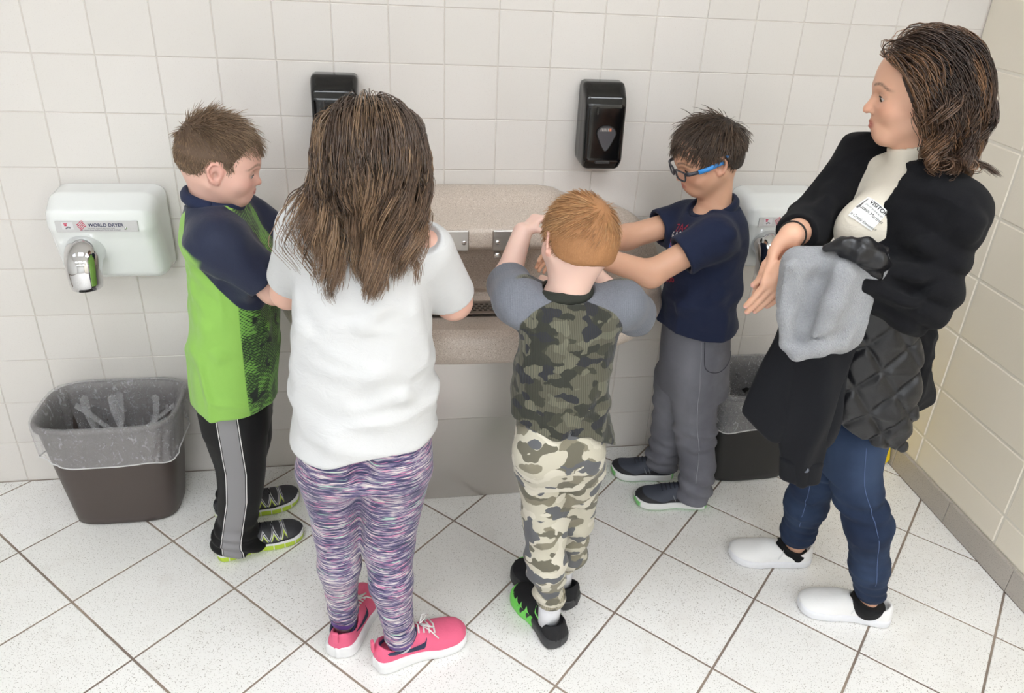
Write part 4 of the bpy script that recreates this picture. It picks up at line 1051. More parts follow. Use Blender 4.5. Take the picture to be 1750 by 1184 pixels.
    def attrs(v):
        z = v[:, 2]; seam = np.interp(z, [s1[2], s0[2]], [s1[0], s0[0]]) - (v[:, 1] + 0.46) * 0.0
        front = np.where(v[:, 1] < -0.30, v[:, 0] - seam, v[:, 0] - seam)
        B = Sdf(); B.cap(nk, shR, 0.040, 0.080, 0.03); B.cap(shR, seR, 0.080, 0.098, 0.0); B.cap(V(-0.585, -0.27, 1.05), shL, 0.040, 0.078, 0.03); B.cap(shL, seL, 0.078, 0.08, 0.0)
        dn = np.linalg.norm(v - neck, axis=1)
        return dict(front=front, rag=np.minimum(B.ev(v, 9), dn - 0.075))
    g = N('green_sport_shirt'); co = g.co(); rag = g.attr('rag'); fr = g.attr('front')
    sp_ = g.n('ShaderNodeSeparateXYZ', {0: co}); uu = g.math('MULTIPLY', g.math('SUBTRACT', sp_.outputs[0], sp_.outputs[1]), 210.0); vv = g.math('MULTIPLY', sp_.outputs[2], 210.0); uu = g.math('ADD', uu, g.math('MULTIPLY', g.math('MODULO', g.math('FLOOR', vv), 2.0), 0.5))
    fu = g.math('SUBTRACT', g.math('FRACT', uu), 0.5); fv = g.math('SUBTRACT', g.math('FRACT', vv), 0.5); dots = g.math('SQRT', g.math('ADD', g.math('MULTIPLY', fu, fu), g.math('MULTIPLY', fv, fv)))
    big = g.noise(g.map(co, (1, 1, 0.7)), 15.0, 2.0, 0.5, 0.6); bl = g.noise(co, 26.0, 1.0)
    size = g.math('MULTIPLY_ADD', g.step(big, 0.42, 0.58), 0.24, 0.27)
    dot = g.step(g.math('SUBTRACT', dots, size), 0.06, -0.06); dot = g.math('MULTIPLY', dot, 0.96)
    blk = g.math('MULTIPLY', g.step(bl, 0.60, 0.63), g.step(big, 0.52, 0.54)); dot = g.math('MAXIMUM', dot, blk)
    green = g.mix(g.math('MULTIPLY', g.noise(co, 6.0, 2.0), 0.3), lin((150, 200, 92)), lin((138, 190, 84)))
    panel = g.mix(dot, lin((118, 174, 76)), lin((28, 38, 32)))
    c = g.mix(g.step(fr, -0.0015, 0.0015), green, panel)
    navy = g.mix(g.noise(co, 700.0, 1.0), lin((38, 46, 72)), lin((28, 34, 55)))
    c = g.mix(g.step(rag, 0.0015, -0.0015), c, navy)
    g.set(Base_Color=c, Roughness=0.62, Sheen_Weight=0.15, Specular_IOR_Level=0.3, Normal=g.bump(g.noise(co, 800.0, 1.0), 0.18, 0.001, g.bump(g.noise(g.map(co, (1, 1, 0.5)), 22.0, 3.0, 0.5, 0.6), 0.25, 0.010)))
    sdf_obj('shirt', C, g.m, t, 0.0046, attrs=attrs)
    Rn = turn(basis(V(0.97, 0.1, 0), V(0, 0, 1)), 0, -16, 0)
    MB().tube(ring_tube(neck + V(0.004, 0, 0.012), Rn, 0.066, 0.066, 0, 40), [0.011] * 41, 8, flatten=1.5).build('collar', cloth_mat('navy_collar', (38, 46, 74)), t, True)
    # track pants
    Pn = Sdf()
    Pn.loft([(0.43, -0.607, -0.325, 0.096, 0.122), (0.50, -0.607, -0.325, 0.096, 0.122), (0.60, -0.600, -0.326, 0.098, 0.125)], 0.02)
    nearc = [(0.022, -0.640, -0.402, 0.082, 0.058), (0.065, -0.645, -0.405, 0.066, 0.054), (0.13, -0.632, -0.402, 0.058, 0.052), (0.22, -0.612, -0.398, 0.064, 0.058), (0.32, -0.602, -0.394, 0.071, 0.064), (0.42, -0.603, -0.388, 0.084, 0.072), (0.50, -0.607, -0.372, 0.088, 0.072)]
    farc = [(0.035, -0.680, -0.225, 0.062, 0.056), (0.08, -0.672, -0.228, 0.056, 0.052), (0.2, -0.63, -0.238, 0.062, 0.058), (0.32, -0.605, -0.250, 0.071, 0.064), (0.50, -0.607, -0.270, 0.092, 0.078)]
    Pn.loft(nearc, 0.02, rnd=0.01); Pn.loft(farc, 0.02, rnd=0.01)
    def pf(P, d):
        z = P[:, 2]; lo = np.clip((0.20 - z) / 0.12, 0, 1); w = vnoise(P, (9, 9, 9), 12)
        return d - (0.006 * lo * np.sin(z * 120 + 5 * w + P[:, 0] * 30) * (0.6 + 0.4 * w) + 0.004 * vnoise(P, (10, 10, 4), 5))
    Pn.warp(pf)
    zc = np.array([s[0] for s in nearc]); xc = np.array([s[1] for s in nearc]); zf = np.array([s[0] for s in farc]); xf = np.array([s[1] for s in farc])
    def pattr(v):
        a = v[:, 0] - (np.interp(v[:, 2], zc, xc) - 0.004); b = v[:, 0] - (np.interp(v[:, 2], zf, xf) - 0.004)
        near = v[:, 1] < -0.33; return dict(side=np.where(near & (v[:, 1] < -0.385), a, np.where(~near & (v[:, 1] > -0.23), b, 1.0)))
    g = N('black_track_pants'); s_ = g.math('ABSOLUTE', g.attr('side')); co = g.co()
    c = g.mix(g.step(s_, 0.0292, 0.0284), lin((13, 13, 15)), lin((232, 230, 228))); c = g.mix(g.step(s_, 0.0268, 0.0262), c, lin((13, 13, 15))); c = g.mix(g.step(s_, 0.0246, 0.0238), c, lin((140, 138, 140)))
    g.set(Base_Color=c, Roughness=0.5, Specular_IOR_Level=0.3, Normal=g.bump(g.noise(co, 500.0, 2.0), 0.08, 0.001)); sdf_obj('track_pants', Pn, g.m, t, 0.0050, attrs=pattr)
    # shoes
    g = N('black_grey_runner'); u, hz, lt = g.attr('u'), g.attr('hz'), g.attr('lat'); co = g.co()
    zig = g.math('PINGPONG', g.math('MULTIPLY', u, 8.5), 0.5); zz = g.math('SUBTRACT', hz, g.math('MULTIPLY_ADD', zig, 0.060, 0.030))
    band = g.step(g.math('ABSOLUTE', zz), 0.0075, 0.0055); inn = g.step(g.math('ABSOLUTE', zz), 0.0030, 0.0018); lime = g.math('MULTIPLY', g.step(zz, -0.006, -0.0065), g.step(zz, -0.0125, -0.0115))
    mid = g.math('MULTIPLY', g.step(u, 0.24, 0.26), g.step(u, 0.80, 0.78)); mid = g.math('MULTIPLY', mid, g.step(hz, 0.066, 0.062))
    c = g.mix(g.noise(co, 600.0, 1.0), lin((62, 62, 66)), lin((44, 44, 48))); c = g.mix(g.math('MULTIPLY', band, mid), c, lin((214, 214, 214))); c = g.mix(g.math('MULTIPLY', inn, mid), c, lin((40, 42, 52))); c = g.mix(g.math('MULTIPLY', lime, mid), c, lin((188, 208, 72)))
    c = g.mix(g.step(hz, 0.034, 0.031), c, lin((24, 24, 26))); g.set(Base_Color=c, Roughness=0.55)
    up = g.m
    g = N('lime_white_sole'); u, hz = g.attr('u'), g.attr('hz'); blk_ = g.math('PINGPONG', g.math('MULTIPLY', u, 8.0), 0.5)
    c = g.mix(g.step(blk_, 0.035, 0.055), lin((228, 228, 222)), lin((188, 214, 62))); c = g.mix(g.step(hz, 0.021, 0.0225), c, lin((226, 226, 224))); g.set(Base_Color=c, Roughness=0.5); so = g.m
    prof = [(0, 0.055), (0.1, 0.078), (0.3, 0.078), (0.5, 0.072), (0.7, 0.058), (0.88, 0.048), (1, 0.030)]
    for (hx, hy), (tx, ty), lf in (((-0.700, -0.428), (-0.457, -0.352), False), ((-0.735, -0.252), (-0.490, -0.172), True)):
        sd = shoe(t, (hx, hy), (tx, ty), 0.094, lf, up, so, prof)
        lc = MB()
        for k in range(4): u = 0.46 + 0.06 * k; lc.tube([sd['crest'](u, -0.35, 0.002), sd['crest'](u + 0.01, 0, 0.004), sd['crest'](u, 0.35, 0.002)], 0.0022, 5)
        shoe_add(sd, lc.build('laces', flat('dark_lace', (50, 50, 54), 0.8), None, True))
    # hair
    def mask(x, y, z):
        ax = np.abs(x); front = np.interp(y, [-0.5, -0.36, -0.22, -0.10, 0.02, 0.10, 0.16, 0.26, 0.4], [-0.17, -0.20, -0.12, 0.13, 0.13, 0.0, 0.16, 0.285, 0.33]); return z - front
    top = lambda q: np.clip((q[:, 2] - 0.22) / 0.16, 0, 1)
    crown = V(0.05, -0.22, 0.46)
    fl = lambda q: (q - crown) * V(1, 1, 1) + np.where(q[:, 2:3] > 0.2, V(0.05, 0.35, 0.0), V(0, 0.10, -0.35))
    ln = lambda q: 0.05 + 0.17 * top(q); lf = lambda q: 0.25 + 0.55 * top(q) * np.clip((0.15 - q[:, 1]) / 0.3, 0, 1)
    hm = hair_mat('light_brown_hair', (138, 112, 88), (160, 132, 104), (176, 148, 118), 0.5)
    K = Sdf(); K.ell(hd.W(0, -0.06, 0.118), V(0.347, 0.432, 0.405) * hd.H, hd.R, 0); K.ell(hd.W(0, -0.05, 0.28), V(0.30, 0.36, 0.255) * hd.H, hd.R, 0.03)
    K.warp(lambda P, d: smax(d, -0.9 * hd.H * (lambda Q: mask(Q[:, 0], Q[:, 1], Q[:, 2]))(hd.L(P)), 0.008) - 0.0012 * vnoise(P, 160, 3))
    sdf_obj('hair', K, cap_mat('light_brown_scalp_hair', (120, 96, 76), (84, 66, 52)), t, 0.0045)
    short_hair(hd, t, mask, ln, fl, lf, hm, 5, n=4200, m=5, rad=0.0009)
    return t
boy_green()
# ------------------------------------------------------------------ girl in the white top
def stations(rows, Y=None):
    """(px_left, px_right, py, Y, half depth) -> loft stations"""
    o = []
    for l, r, y, yy, hd_ in rows:
        a, b = at(l, y, yy), at(r, y, yy); c = (a + b) / 2; o.append((c[2], c[0], c[1], np.linalg.norm(b - a) / 2, hd_))
    return o
def drape(roots, dirs, col, length, m, rs, off=0.006, wave=0.0, waven=2.0, grav=0.16, stiff=0.86, clumps=60, pull=0.55, curl=0.0, bias=None, clamp=None):
    """grow strands from roots, falling under gravity and lying on the collision field"""
    n = len(roots); p = roots.copy(); d = dirs.copy(); st = length / (m - 1); path = [p.copy()]; offs = off + rs.rand(n) * off * 1.6
    for k in range(m - 1):
        g = V(0, 0, -1.0)[None] * grav + rs.normal(size=(n, 3)) * 0.03
        if bias is not None: g = g + bias(p, k / (m - 1))
        d = d * (stiff if k > 3 else 0.55) + g; d /= np.linalg.norm(d, axis=1)[:, None]
        p = p + d * st[:, None]
        for _ in range(2):
            dist, nr = grad(col, p); pen = np.maximum(offs - dist, 0) - np.clip(dist - offs * 1.3, 0, 0.02) * (0.45 if k < m * 0.45 else 0.12); p = p + nr * pen[:, None]
        if clamp is not None: p = clamp(p)
        d = p - path[-1]; d /= np.linalg.norm(d, axis=1)[:, None] + 1e-9; path.append(p.copy())
    P = np.stack(path, 1); t = np.linspace(0, 1, m)
    ci = rs.choice(n, clumps, replace=False); mid = P[:, m // 2]; cl = np.argmin(((mid[:, None] - mid[ci][None]) ** 2).sum(-1), 1)
    G = P[ci][cl]; off0 = P[:, :1] - G[:, :1]
    P = P + (G + off0 * 0.25 - P) * (pull * np.clip((t - 0.25) / 0.75, 0, 1) ** 1.2)[None, :, None]
    ph = rs.rand(clumps)[cl] * 6.28; fr = waven * (0.8 + 0.4 * rs.rand(clumps)[cl]); amp = wave * np.clip((t - 0.2) / 0.6, 0, 1)
    s1 = unit(V(0.9, 0.3, 0.1)); s2 = unit(V(-0.2, 0.8, 0.1))
    P = P + (np.sin(ph[:, None] + t[None] * fr[:, None] * 6.28) * amp[None])[..., None] * s1 + (np.cos(ph[:, None] + t[None] * fr[:, None] * 6.28) * amp[None] * 0.7)[..., None] * s2
    # final push out of the body
    for k in range(2, m):
        dist, nr = grad(col, P[:, k]); P[:, k] += nr * np.maximum(0.004 - dist, 0)[:, None]
    return P, rs.rand(clumps)[cl]
def girl():
    t = person((-0.22, -0.80, 0), 'girl with long brown hair, white top, streaked leggings and pink shoes')
    hd = Head(at(634, 280, -0.70), turn(basis(V(-0.12, 1, 0), V(0, 0, 1)), 0, -22, 0), 0.228)
    neck = at(632, 352, -0.735)
    shL, elL, wrL = at(523, 392, -0.74), V(-0.395, -0.60, 0.955), V(-0.25, -0.47, 0.935)
    shR, elR, wrR = at(733, 425, -0.735), at(775, 515, -0.66), at(782, 475, -0.52)
    tor = stations([(494, 745, 792, -0.79, 0.132), (497, 742, 730, -0.785, 0.130), (497, 740, 640, -0.77, 0.120), (499, 738, 560, -0.765, 0.112), (500, 735, 480, -0.755, 0.105), (512, 738, 420, -0.745, 0.092), (556, 712, 380, -0.738, 0.066), (592, 672, 356, -0.733, 0.05)])
    shrink = lambda st, k: [(z, x, y, a - k, b - k) for z, x, y, a, b in st]
    hl, tl = floor_at(577, 1126), floor_at(622, 1012); hr, tr = floor_at(640, 1140), floor_at(795, 1086)
    anL = hl + unit(tl - hl) * 0.066 + V(0, 0, 0.115); anR = ankle_on(hr[:2], tr[:2], 684, 1085)
    lL = [(at(564, 800, -0.79), 0.080), (at(574, 900, -0.78), 0.053), (at(580, 965, -0.79), 0.050), (anL, 0.034)]
    lR = [(at(673, 805, -0.79), 0.088), (at(664, 930, -0.80), 0.060), (at(668, 995, -0.825), 0.052), (anR, 0.035)]
    S = Sdf(); hd.add(S); S.cap(hd.W(0, -0.12, -0.2), neck - V(0, 0, 0.02), 0.044, 0.049, 0.03); S.loft(shrink(tor[2:], 0.018), 0.02); S.cap(at(628, 740, -0.78), at(620, 640, -0.77), 0.085, 0.09, 0.03)
    S.chain([shL, elL, wrL], [0.040, 0.037, 0.027], 0.02); S.chain([shR, elR, wrR], [0.042, 0.041, 0.027], 0.02)
    S.chain([p for p, r in lL], [r - 0.008 for p, r in lL], 0.02); S.chain([p for p, r in lR], [r - 0.008 for p, r in lR], 0.02)
    hand(S, wrL, V(0.85, 0.5, -0.2), V(0.2, -0.2, -0.8), 0.15, 25, right=False); hand(S, wrR, V(-0.25, 0.5, 0.35), V(-0.8, 0.3, -0.2), 0.15, 28, right=True)
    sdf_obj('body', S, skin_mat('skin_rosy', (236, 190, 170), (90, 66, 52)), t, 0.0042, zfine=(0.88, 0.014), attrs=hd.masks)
    hd.eyes(t, (92, 70, 50))
    C = Sdf(); C.loft(tor, 0.02, rnd=0.004, n=2.15)
    mid = np.array(tor[4][1:4:1]); 
    C.cap(neck + V(-0.02, 0, -0.035), shL, 0.045, 0.050, 0.05); C.cap(neck + V(0.035, 0, -0.04), shR - V(0.02, 0, 0), 0.042, 0.046, 0.05)
    seL = shL + (elL - shL) * 0.75; seR = shR + (elR - shR) * 0.86
    sleeve(C, shL, seL, 0.055, 0.056, 0.04); sleeve(C, shR - V(0, 0, 0.005), seR, 0.055, 0.057, 0.03); sleeve_hole(C, shL, seL, 0.055); sleeve_hole(C, shR, seR, 0.056)
    C.cap(neck - V(0.0, 0.0, 0.03), hd.W(0, -0.10, -0.15), 0.060, 0.066, 0.004, 's')
    C.ell(at(731, 408, -0.79), V(0.032, 0.06, 0.028), np.eye(3), 0.005, 's')
    zh = tor[0][0]
    def hem(P, d):
        z = P[:, 2]; cut = 0.676 + (P[:, 0] + 0.394) / 0.323 * 0.030 + 0.008 * np.sin(P[:, 0] * 28 + 1.0) - z
        lo = np.clip((1.05 - z) / 0.3, 0, 1)
        f = vnoise(P, (10, 10, 5), 21) * 0.006 + ridge(P, (5, 5, 12), 22) * 0.011 * np.clip((1.0 - z) / 0.12, 0, 1) + 0.0035 * np.sin((P[:, 2] * 1.0 + P[:, 0] * 0.45 + 0.03 * vnoise(P, 5, 23)) * 75) * np.clip(vnoise(P, (5, 5, 7), 25) + 0.25, 0, 1)
        f = np.maximum(f + 0.007 * ridge(P, (9, 9, 13), 26), -0.004); return smax(d - f * lo, cut, 0.006)
    C.warp(hem); C.loft([(tor[0][0] - 0.05, *tor[0][1:3], tor[0][3] - 0.018, tor[0][4] - 0.018), (tor[1][0] + 0.010, *tor[1][1:3], tor[1][3] - 0.020, tor[1][4] - 0.020)], 0.004, 's')
    for p in ([(500, 590), (560, 602), (640, 640), (700, 645)], [(520, 705), (620, 700), (735, 650)], [(500, 655), (570, 640), (620, 650)], [(702, 470), (706, 530), (730, 600)], [(560, 560), (620, 555), (680, 570)], [(505, 500), (515, 560), (500, 620)], [(640, 690), (690, 680), (738, 690)], [(580, 520), (640, 530), (690, 520)]): stroke(C, p, 0.020, 0.006)
    sdf_obj('white_top', C, cloth_mat('white_jersey', (213, 213, 213), 0.85, 700.0, 0.12, 0.96), t, 0.0047)
    # leggings
    G = Sdf(); G.loft(stations([(520, 736, 800, -0.79, 0.10), (516, 732, 740, -0.785, 0.11), (512, 730, 660, -0.77, 0.10)]), 0.03)
    for l_ in (lL, lR): G.chain([p for p, r in l_] + [l_[-1][0] - V(0, 0, 0.05)], [r for p, r in l_] + [0.032], 0.02)
    hips = at(628, 775, -0.795); G.ell(at(576, 782, -0.825), V(0.068, 0.062, 0.085), None, 0.05); G.ell(at(676, 780, -0.828), V(0.074, 0.066, 0.085), None, 0.05)
    G.warp(lambda P, d: d - (0.0022 * np.sin(P[:, 2] * 300 + 4 * vnoise(P, 12, 31)) * np.clip((0.26 - P[:, 2]) / 0.1, 0, 1) + 0.003 * vnoise(P, (9, 9, 6), 32)))
    G.plane(V(0, 0, 0.068), V(0, 0, -1), 0.004)
    stroke(G, [(612, 770), (616, 800), (614, 825)], 0.012, 0.010, 's', 0.03)
    g = N('space_dyed_leggings'); co = g.co(); wv = g.n('ShaderNodeVectorMath', {0: co, 1: g.n('ShaderNodeVectorMath', {0: g.noise(co, 18.0, 2.0, out=1), 3: 0.012}, operation='SCALE').outputs[0]}, operation='ADD').outputs[0]
    n1 = g.noise(g.map(wv, (22, 22, 330)), 1.0, 3.0, 0.65); n2 = g.noise(g.map(wv, (18, 18, 290), loc=(3, 7, 2)), 1.0, 2.0, 0.6); n3 = g.noise(g.map(wv, (14, 14, 240), loc=(9, 1, 5)), 1.0, 2.0, 0.5); nb = g.noise(co, 9.0, 2.0)
    c = g.ramp(g.math('MULTIPLY_ADD', nb, 0.22, g.math('SUBTRACT', n1, 0.11)), [(0.0, lin((30, 36, 66))[:3]), (0.40, lin((46, 50, 86))[:3]), (0.48, lin((92, 82, 122))[:3]), (0.54, lin((138, 124, 152))[:3]), (0.60, lin((206, 196, 198))[:3]), (0.72, lin((228, 224, 214))[:3])])
    c = g.mix(g.step(n2, 0.60, 0.66), c, lin((206, 128, 164))); c = g.mix(g.step(n3, 0.66, 0.71), c, lin((176, 222, 196))); c = g.mix(g.step(n3, 0.34, 0.28), c, lin((40, 46, 86)))
    c = g.mix(g.step(g.n('ShaderNodeSeparateXYZ', {0: co}).outputs[2], 0.086, 0.084), c, lin((96, 62, 136)))
    g.set(Base_Color=c, Roughness=0.75, Sheen_Weight=0.15, Normal=g.bump(n1, 0.12, 0.001)); sdf_obj('leggings', G, g.m, t, 0.0048)
    # shoes
    pk = cloth_mat('pink_mesh_upper', (236, 106, 140), 0.7, 900.0, 0.2, 0.9); wt = flat('white_foam', (240, 240, 240), 0.5); nv = flat('navy_mark', (40, 46, 78), 0.6); lc_ = flat('white_lace', (236, 232, 230), 0.8)
    prof = [(0, 0.062), (0.08, 0.088), (0.2, 0.084), (0.42, 0.088), (0.6, 0.074), (0.8, 0.058), (0.93, 0.048), (1, 0.032)]
    for he, to, lf in ((hl, tl, True), (hr, tr, False)):
        sd = shoe(t, he[:2], to[:2], 0.098, lf, pk, wt, prof, sole=0.034, flare=0.007, collar=(0.25, 0.18, 0.027), sole_prof=[(0, 0.040), (0.3, 0.036), (0.7, 0.026), (1, 0.024)])
        for sgn in (-1, 1):
            fn = lambda u, z, sgn=sgn: sd['surf'](u, sgn, z)
            shoe_add(sd, ribbon(fn, [(0.54, 0.066), (0.50, 0.050), (0.38, 0.048), (0.20, 0.056)], [0.004, 0.017, 0.012, 0.002], 'side_mark', nv))
        rim = [sd['o'] + sd['M'] @ V((0.25 + 0.19 * math.cos(a)) * sd['L'], 0.030 * math.sin(a), 0.083 - 0.022 * abs(math.sin(a)) + 0.01 * math.cos(a)) for a in np.linspace(0, 2 * math.pi, 33)]
        shoe_add(sd, MB().tube(rim, 0.0042, 6).build('collar_binding', nv, None, True))
        shoe_add(sd, MB().box((-0.006, -0.007, 0.062), (0.002, 0.007, 0.098), 0.002).build('heel_tab', pk, None)).matrix_local = Matrix(np.vstack([np.hstack([sd['M'], sd['o'][:, None]]), [[0, 0, 0, 1]]]).tolist())
        lc = MB()
        for k in range(4): u = 0.47 + 0.055 * k; lc.tube([sd['crest'](u, -0.5, 0.002), sd['crest'](u + 0.012, 0, 0.006), sd['crest'](u, 0.5, 0.002)], 0.0023, 6)
        c0 = sd['crest'](0.50, 0, 0.008)
        for sgn in (-1, 1): lc.tube([c0, c0 + sd['M'] @ V(0.012, 0.02 * sgn, 0.008), c0 + sd['M'] @ V(0.03, 0.026 * sgn, 0.0), c0 + sd['M'] @ V(0.016, 0.010 * sgn, 0.001), c0], 0.0019, 6); lc.tube([c0, c0 + sd['M'] @ V(0.02, 0.03 * sgn, -0.002), c0 + sd['M'] @ V(0.038, 0.042 * sgn, -0.026)], 0.0018, 6)
        shoe_add(sd, lc.build('laces', lc_, None, True))
    for p, r in ((lL[-1][0], 0.032), (lR[-1][0], 0.033)): 
        MB().tube([p + V(0, 0, 0.02), p - V(0, 0, 0.018), V(p[0], p[1], 0.05)], [r, r, r - 0.003], 20).build('sock', flat('white_sock', (226, 226, 232), 0.9), t, True)
    # hair
    rs = np.random.RandomState(11); hm = hair_mat('long_brown_hair', (94, 74, 61), (142, 112, 86), (184, 150, 116), 0.28, 0.55)
    mask = lambda x, y, z: z - np.interp(y, [-0.5, -0.3, -0.05, 0.1, 0.2, 0.4], [-0.20, -0.24, -0.10, 0.02, 0.20, 0.27])
    n = 3600; q = sample_scalp(hd, n, mask, rs); nr = (q - V(0, -0.055, 0.105)) / V(0.338, 0.425, 0.392) ** 2; nr /= np.linalg.norm(nr, axis=1)[:, None]
    fr_ = np.clip((q[:, 1] + 0.15) / 0.25, 0, 1); fl = np.stack([np.tanh((q[:, 0] - 0.02) / 0.08) * (0.10 + 0.55 * fr_), -0.75 + 0 * q[:, 0], -0.30 - 0.6 * (1 - fr_)], 1); fl = fl - (fl * nr).sum(1)[:, None] * nr; fl /= np.linalg.norm(fl, axis=1)[:, None]
    roots = hw_(hd, q + nr * 0.004); dirs = (fl + nr * 0.05) @ hd.R.T; dirs /= np.linalg.norm(dirs, axis=1)[:, None]
    K = Sdf(); K.ell(hd.W(0, -0.06, 0.118), V(0.347, 0.433, 0.402) * hd.H, hd.R, 0); K.ell(hd.W(0, -0.18, -0.10), V(0.30, 0.28, 0.30) * hd.H, hd.R, 0.03)
    K.warp(lambda P, d: smax(d, -0.9 * hd.H * (lambda Q: mask(Q[:, 0], Q[:, 1], Q[:, 2]))(hd.L(P)), 0.008))
    col = Sdf(); hd.add(col); col.ell(hd.W(0, -0.12, -0.12), V(0.33, 0.36, 0.36) * hd.H, hd.R, 0.03); col.p += [C.p[0], C.p[1], C.p[2], C.p[3], C.p[4]]
    zt = at(635, 480, -0.86)[2]; ln = np.clip((roots[:, 2] - zt) * 1.06 + 0.02, 0.1, 0.6) * (0.80 + 0.30 * rs.rand(n)) + 0.03
    bias = lambda p, k: np.stack([(-0.10 * (p[:, 0] + 0.205) - 0.9 * np.maximum(0, p[:, 0] + 0.125)) * min(1, k * 2), -(0.02 + 0.10 * min(1, k * 2.5)) * np.ones(len(p)), 0 * p[:, 0]], 1)
    jit = rs.normal(size=n) * 0.012
    def clamp(p):
        Q = hd.L(p); lim = np.interp(Q[:, 2], [-0.6, 0.05, 0.3, 0.5], [-0.02, 0.05, 0.25, 0.4]); Q[:, 1] = np.minimum(Q[:, 1], lim); p = hw_(hd, Q); p[:, 0] = np.minimum(p[:, 0], np.interp(p[:, 2], [1.0, 1.16, 1.24, 1.32], [-0.115, -0.110, -0.075, 0.1]) + jit); return p
    P, cl = drape(roots, dirs, col, ln, 16, rs, 0.009, 0.013, 1.7, 0.17, 0.84, 150, 0.50, bias=bias, clamp=clamp)
    sdf_obj('hair', K, cap_mat('brown_scalp_hair', (92, 74, 62), (60, 46, 38)), t, 0.005)
    strands_mesh('hair_strands', P, 0.0009 * (0.7 + 0.8 * rs.rand(n)), hm, t, rs.rand(n), cl)
    return t
girl()
# ------------------------------------------------------------------ red haired boy in camouflage
def camo_mat(name, cols, scale, rib=False, rough=0.85):
    """cols: base, then blotch colours laid over it"""
    g = N(name); co = g.co(); w = g.n('ShaderNodeVectorMath', {0: co, 1: g.n('ShaderNodeVectorMath', {0: g.noise(co, scale * 2.4, 2.0, out=1), 3: 0.9 / scale * 0.35}, operation='SCALE').outputs[0]}, operation='ADD').outputs[0]
    c = lin(cols[0])
    for i, cc in enumerate(cols[1:]):
        n = g.noise(g.map(w, (1, 1, 1.75), loc=(i * 3.7, i * 5.1, i * 2.3)), scale * (1.0 + 0.12 * i), 0.6, 0.4); c = g.mix(g.step(n, 0.545 + 0.02 * i, 0.555 + 0.02 * i), c, lin(cc))
    f = g.noise(co, 600.0, 2.0); h = f
    if rib:
        h = g.n('ShaderNodeTexWave', {'Vector': co, 'Scale': 62.0, 'Distortion': 0.0}, wave_type='BANDS', bands_direction='X').outputs['Fac']
        c = g.mix(g.math('MULTIPLY', g.step(h, 0.55, 0.1), 0.45), c, lin([v * 0.55 for v in cols[0]]))
    c = g.mix(g.math('MULTIPLY', g.noise(co, 5.0, 3.0), 0.25), c, lin([v * 0.7 for v in cols[0]]))
    g.set(Base_Color=c, Roughness=rough, Sheen_Weight=0.15, Specular_IOR_Level=0.2, Normal=g.bump(h, 0.3, 0.0012)); return g
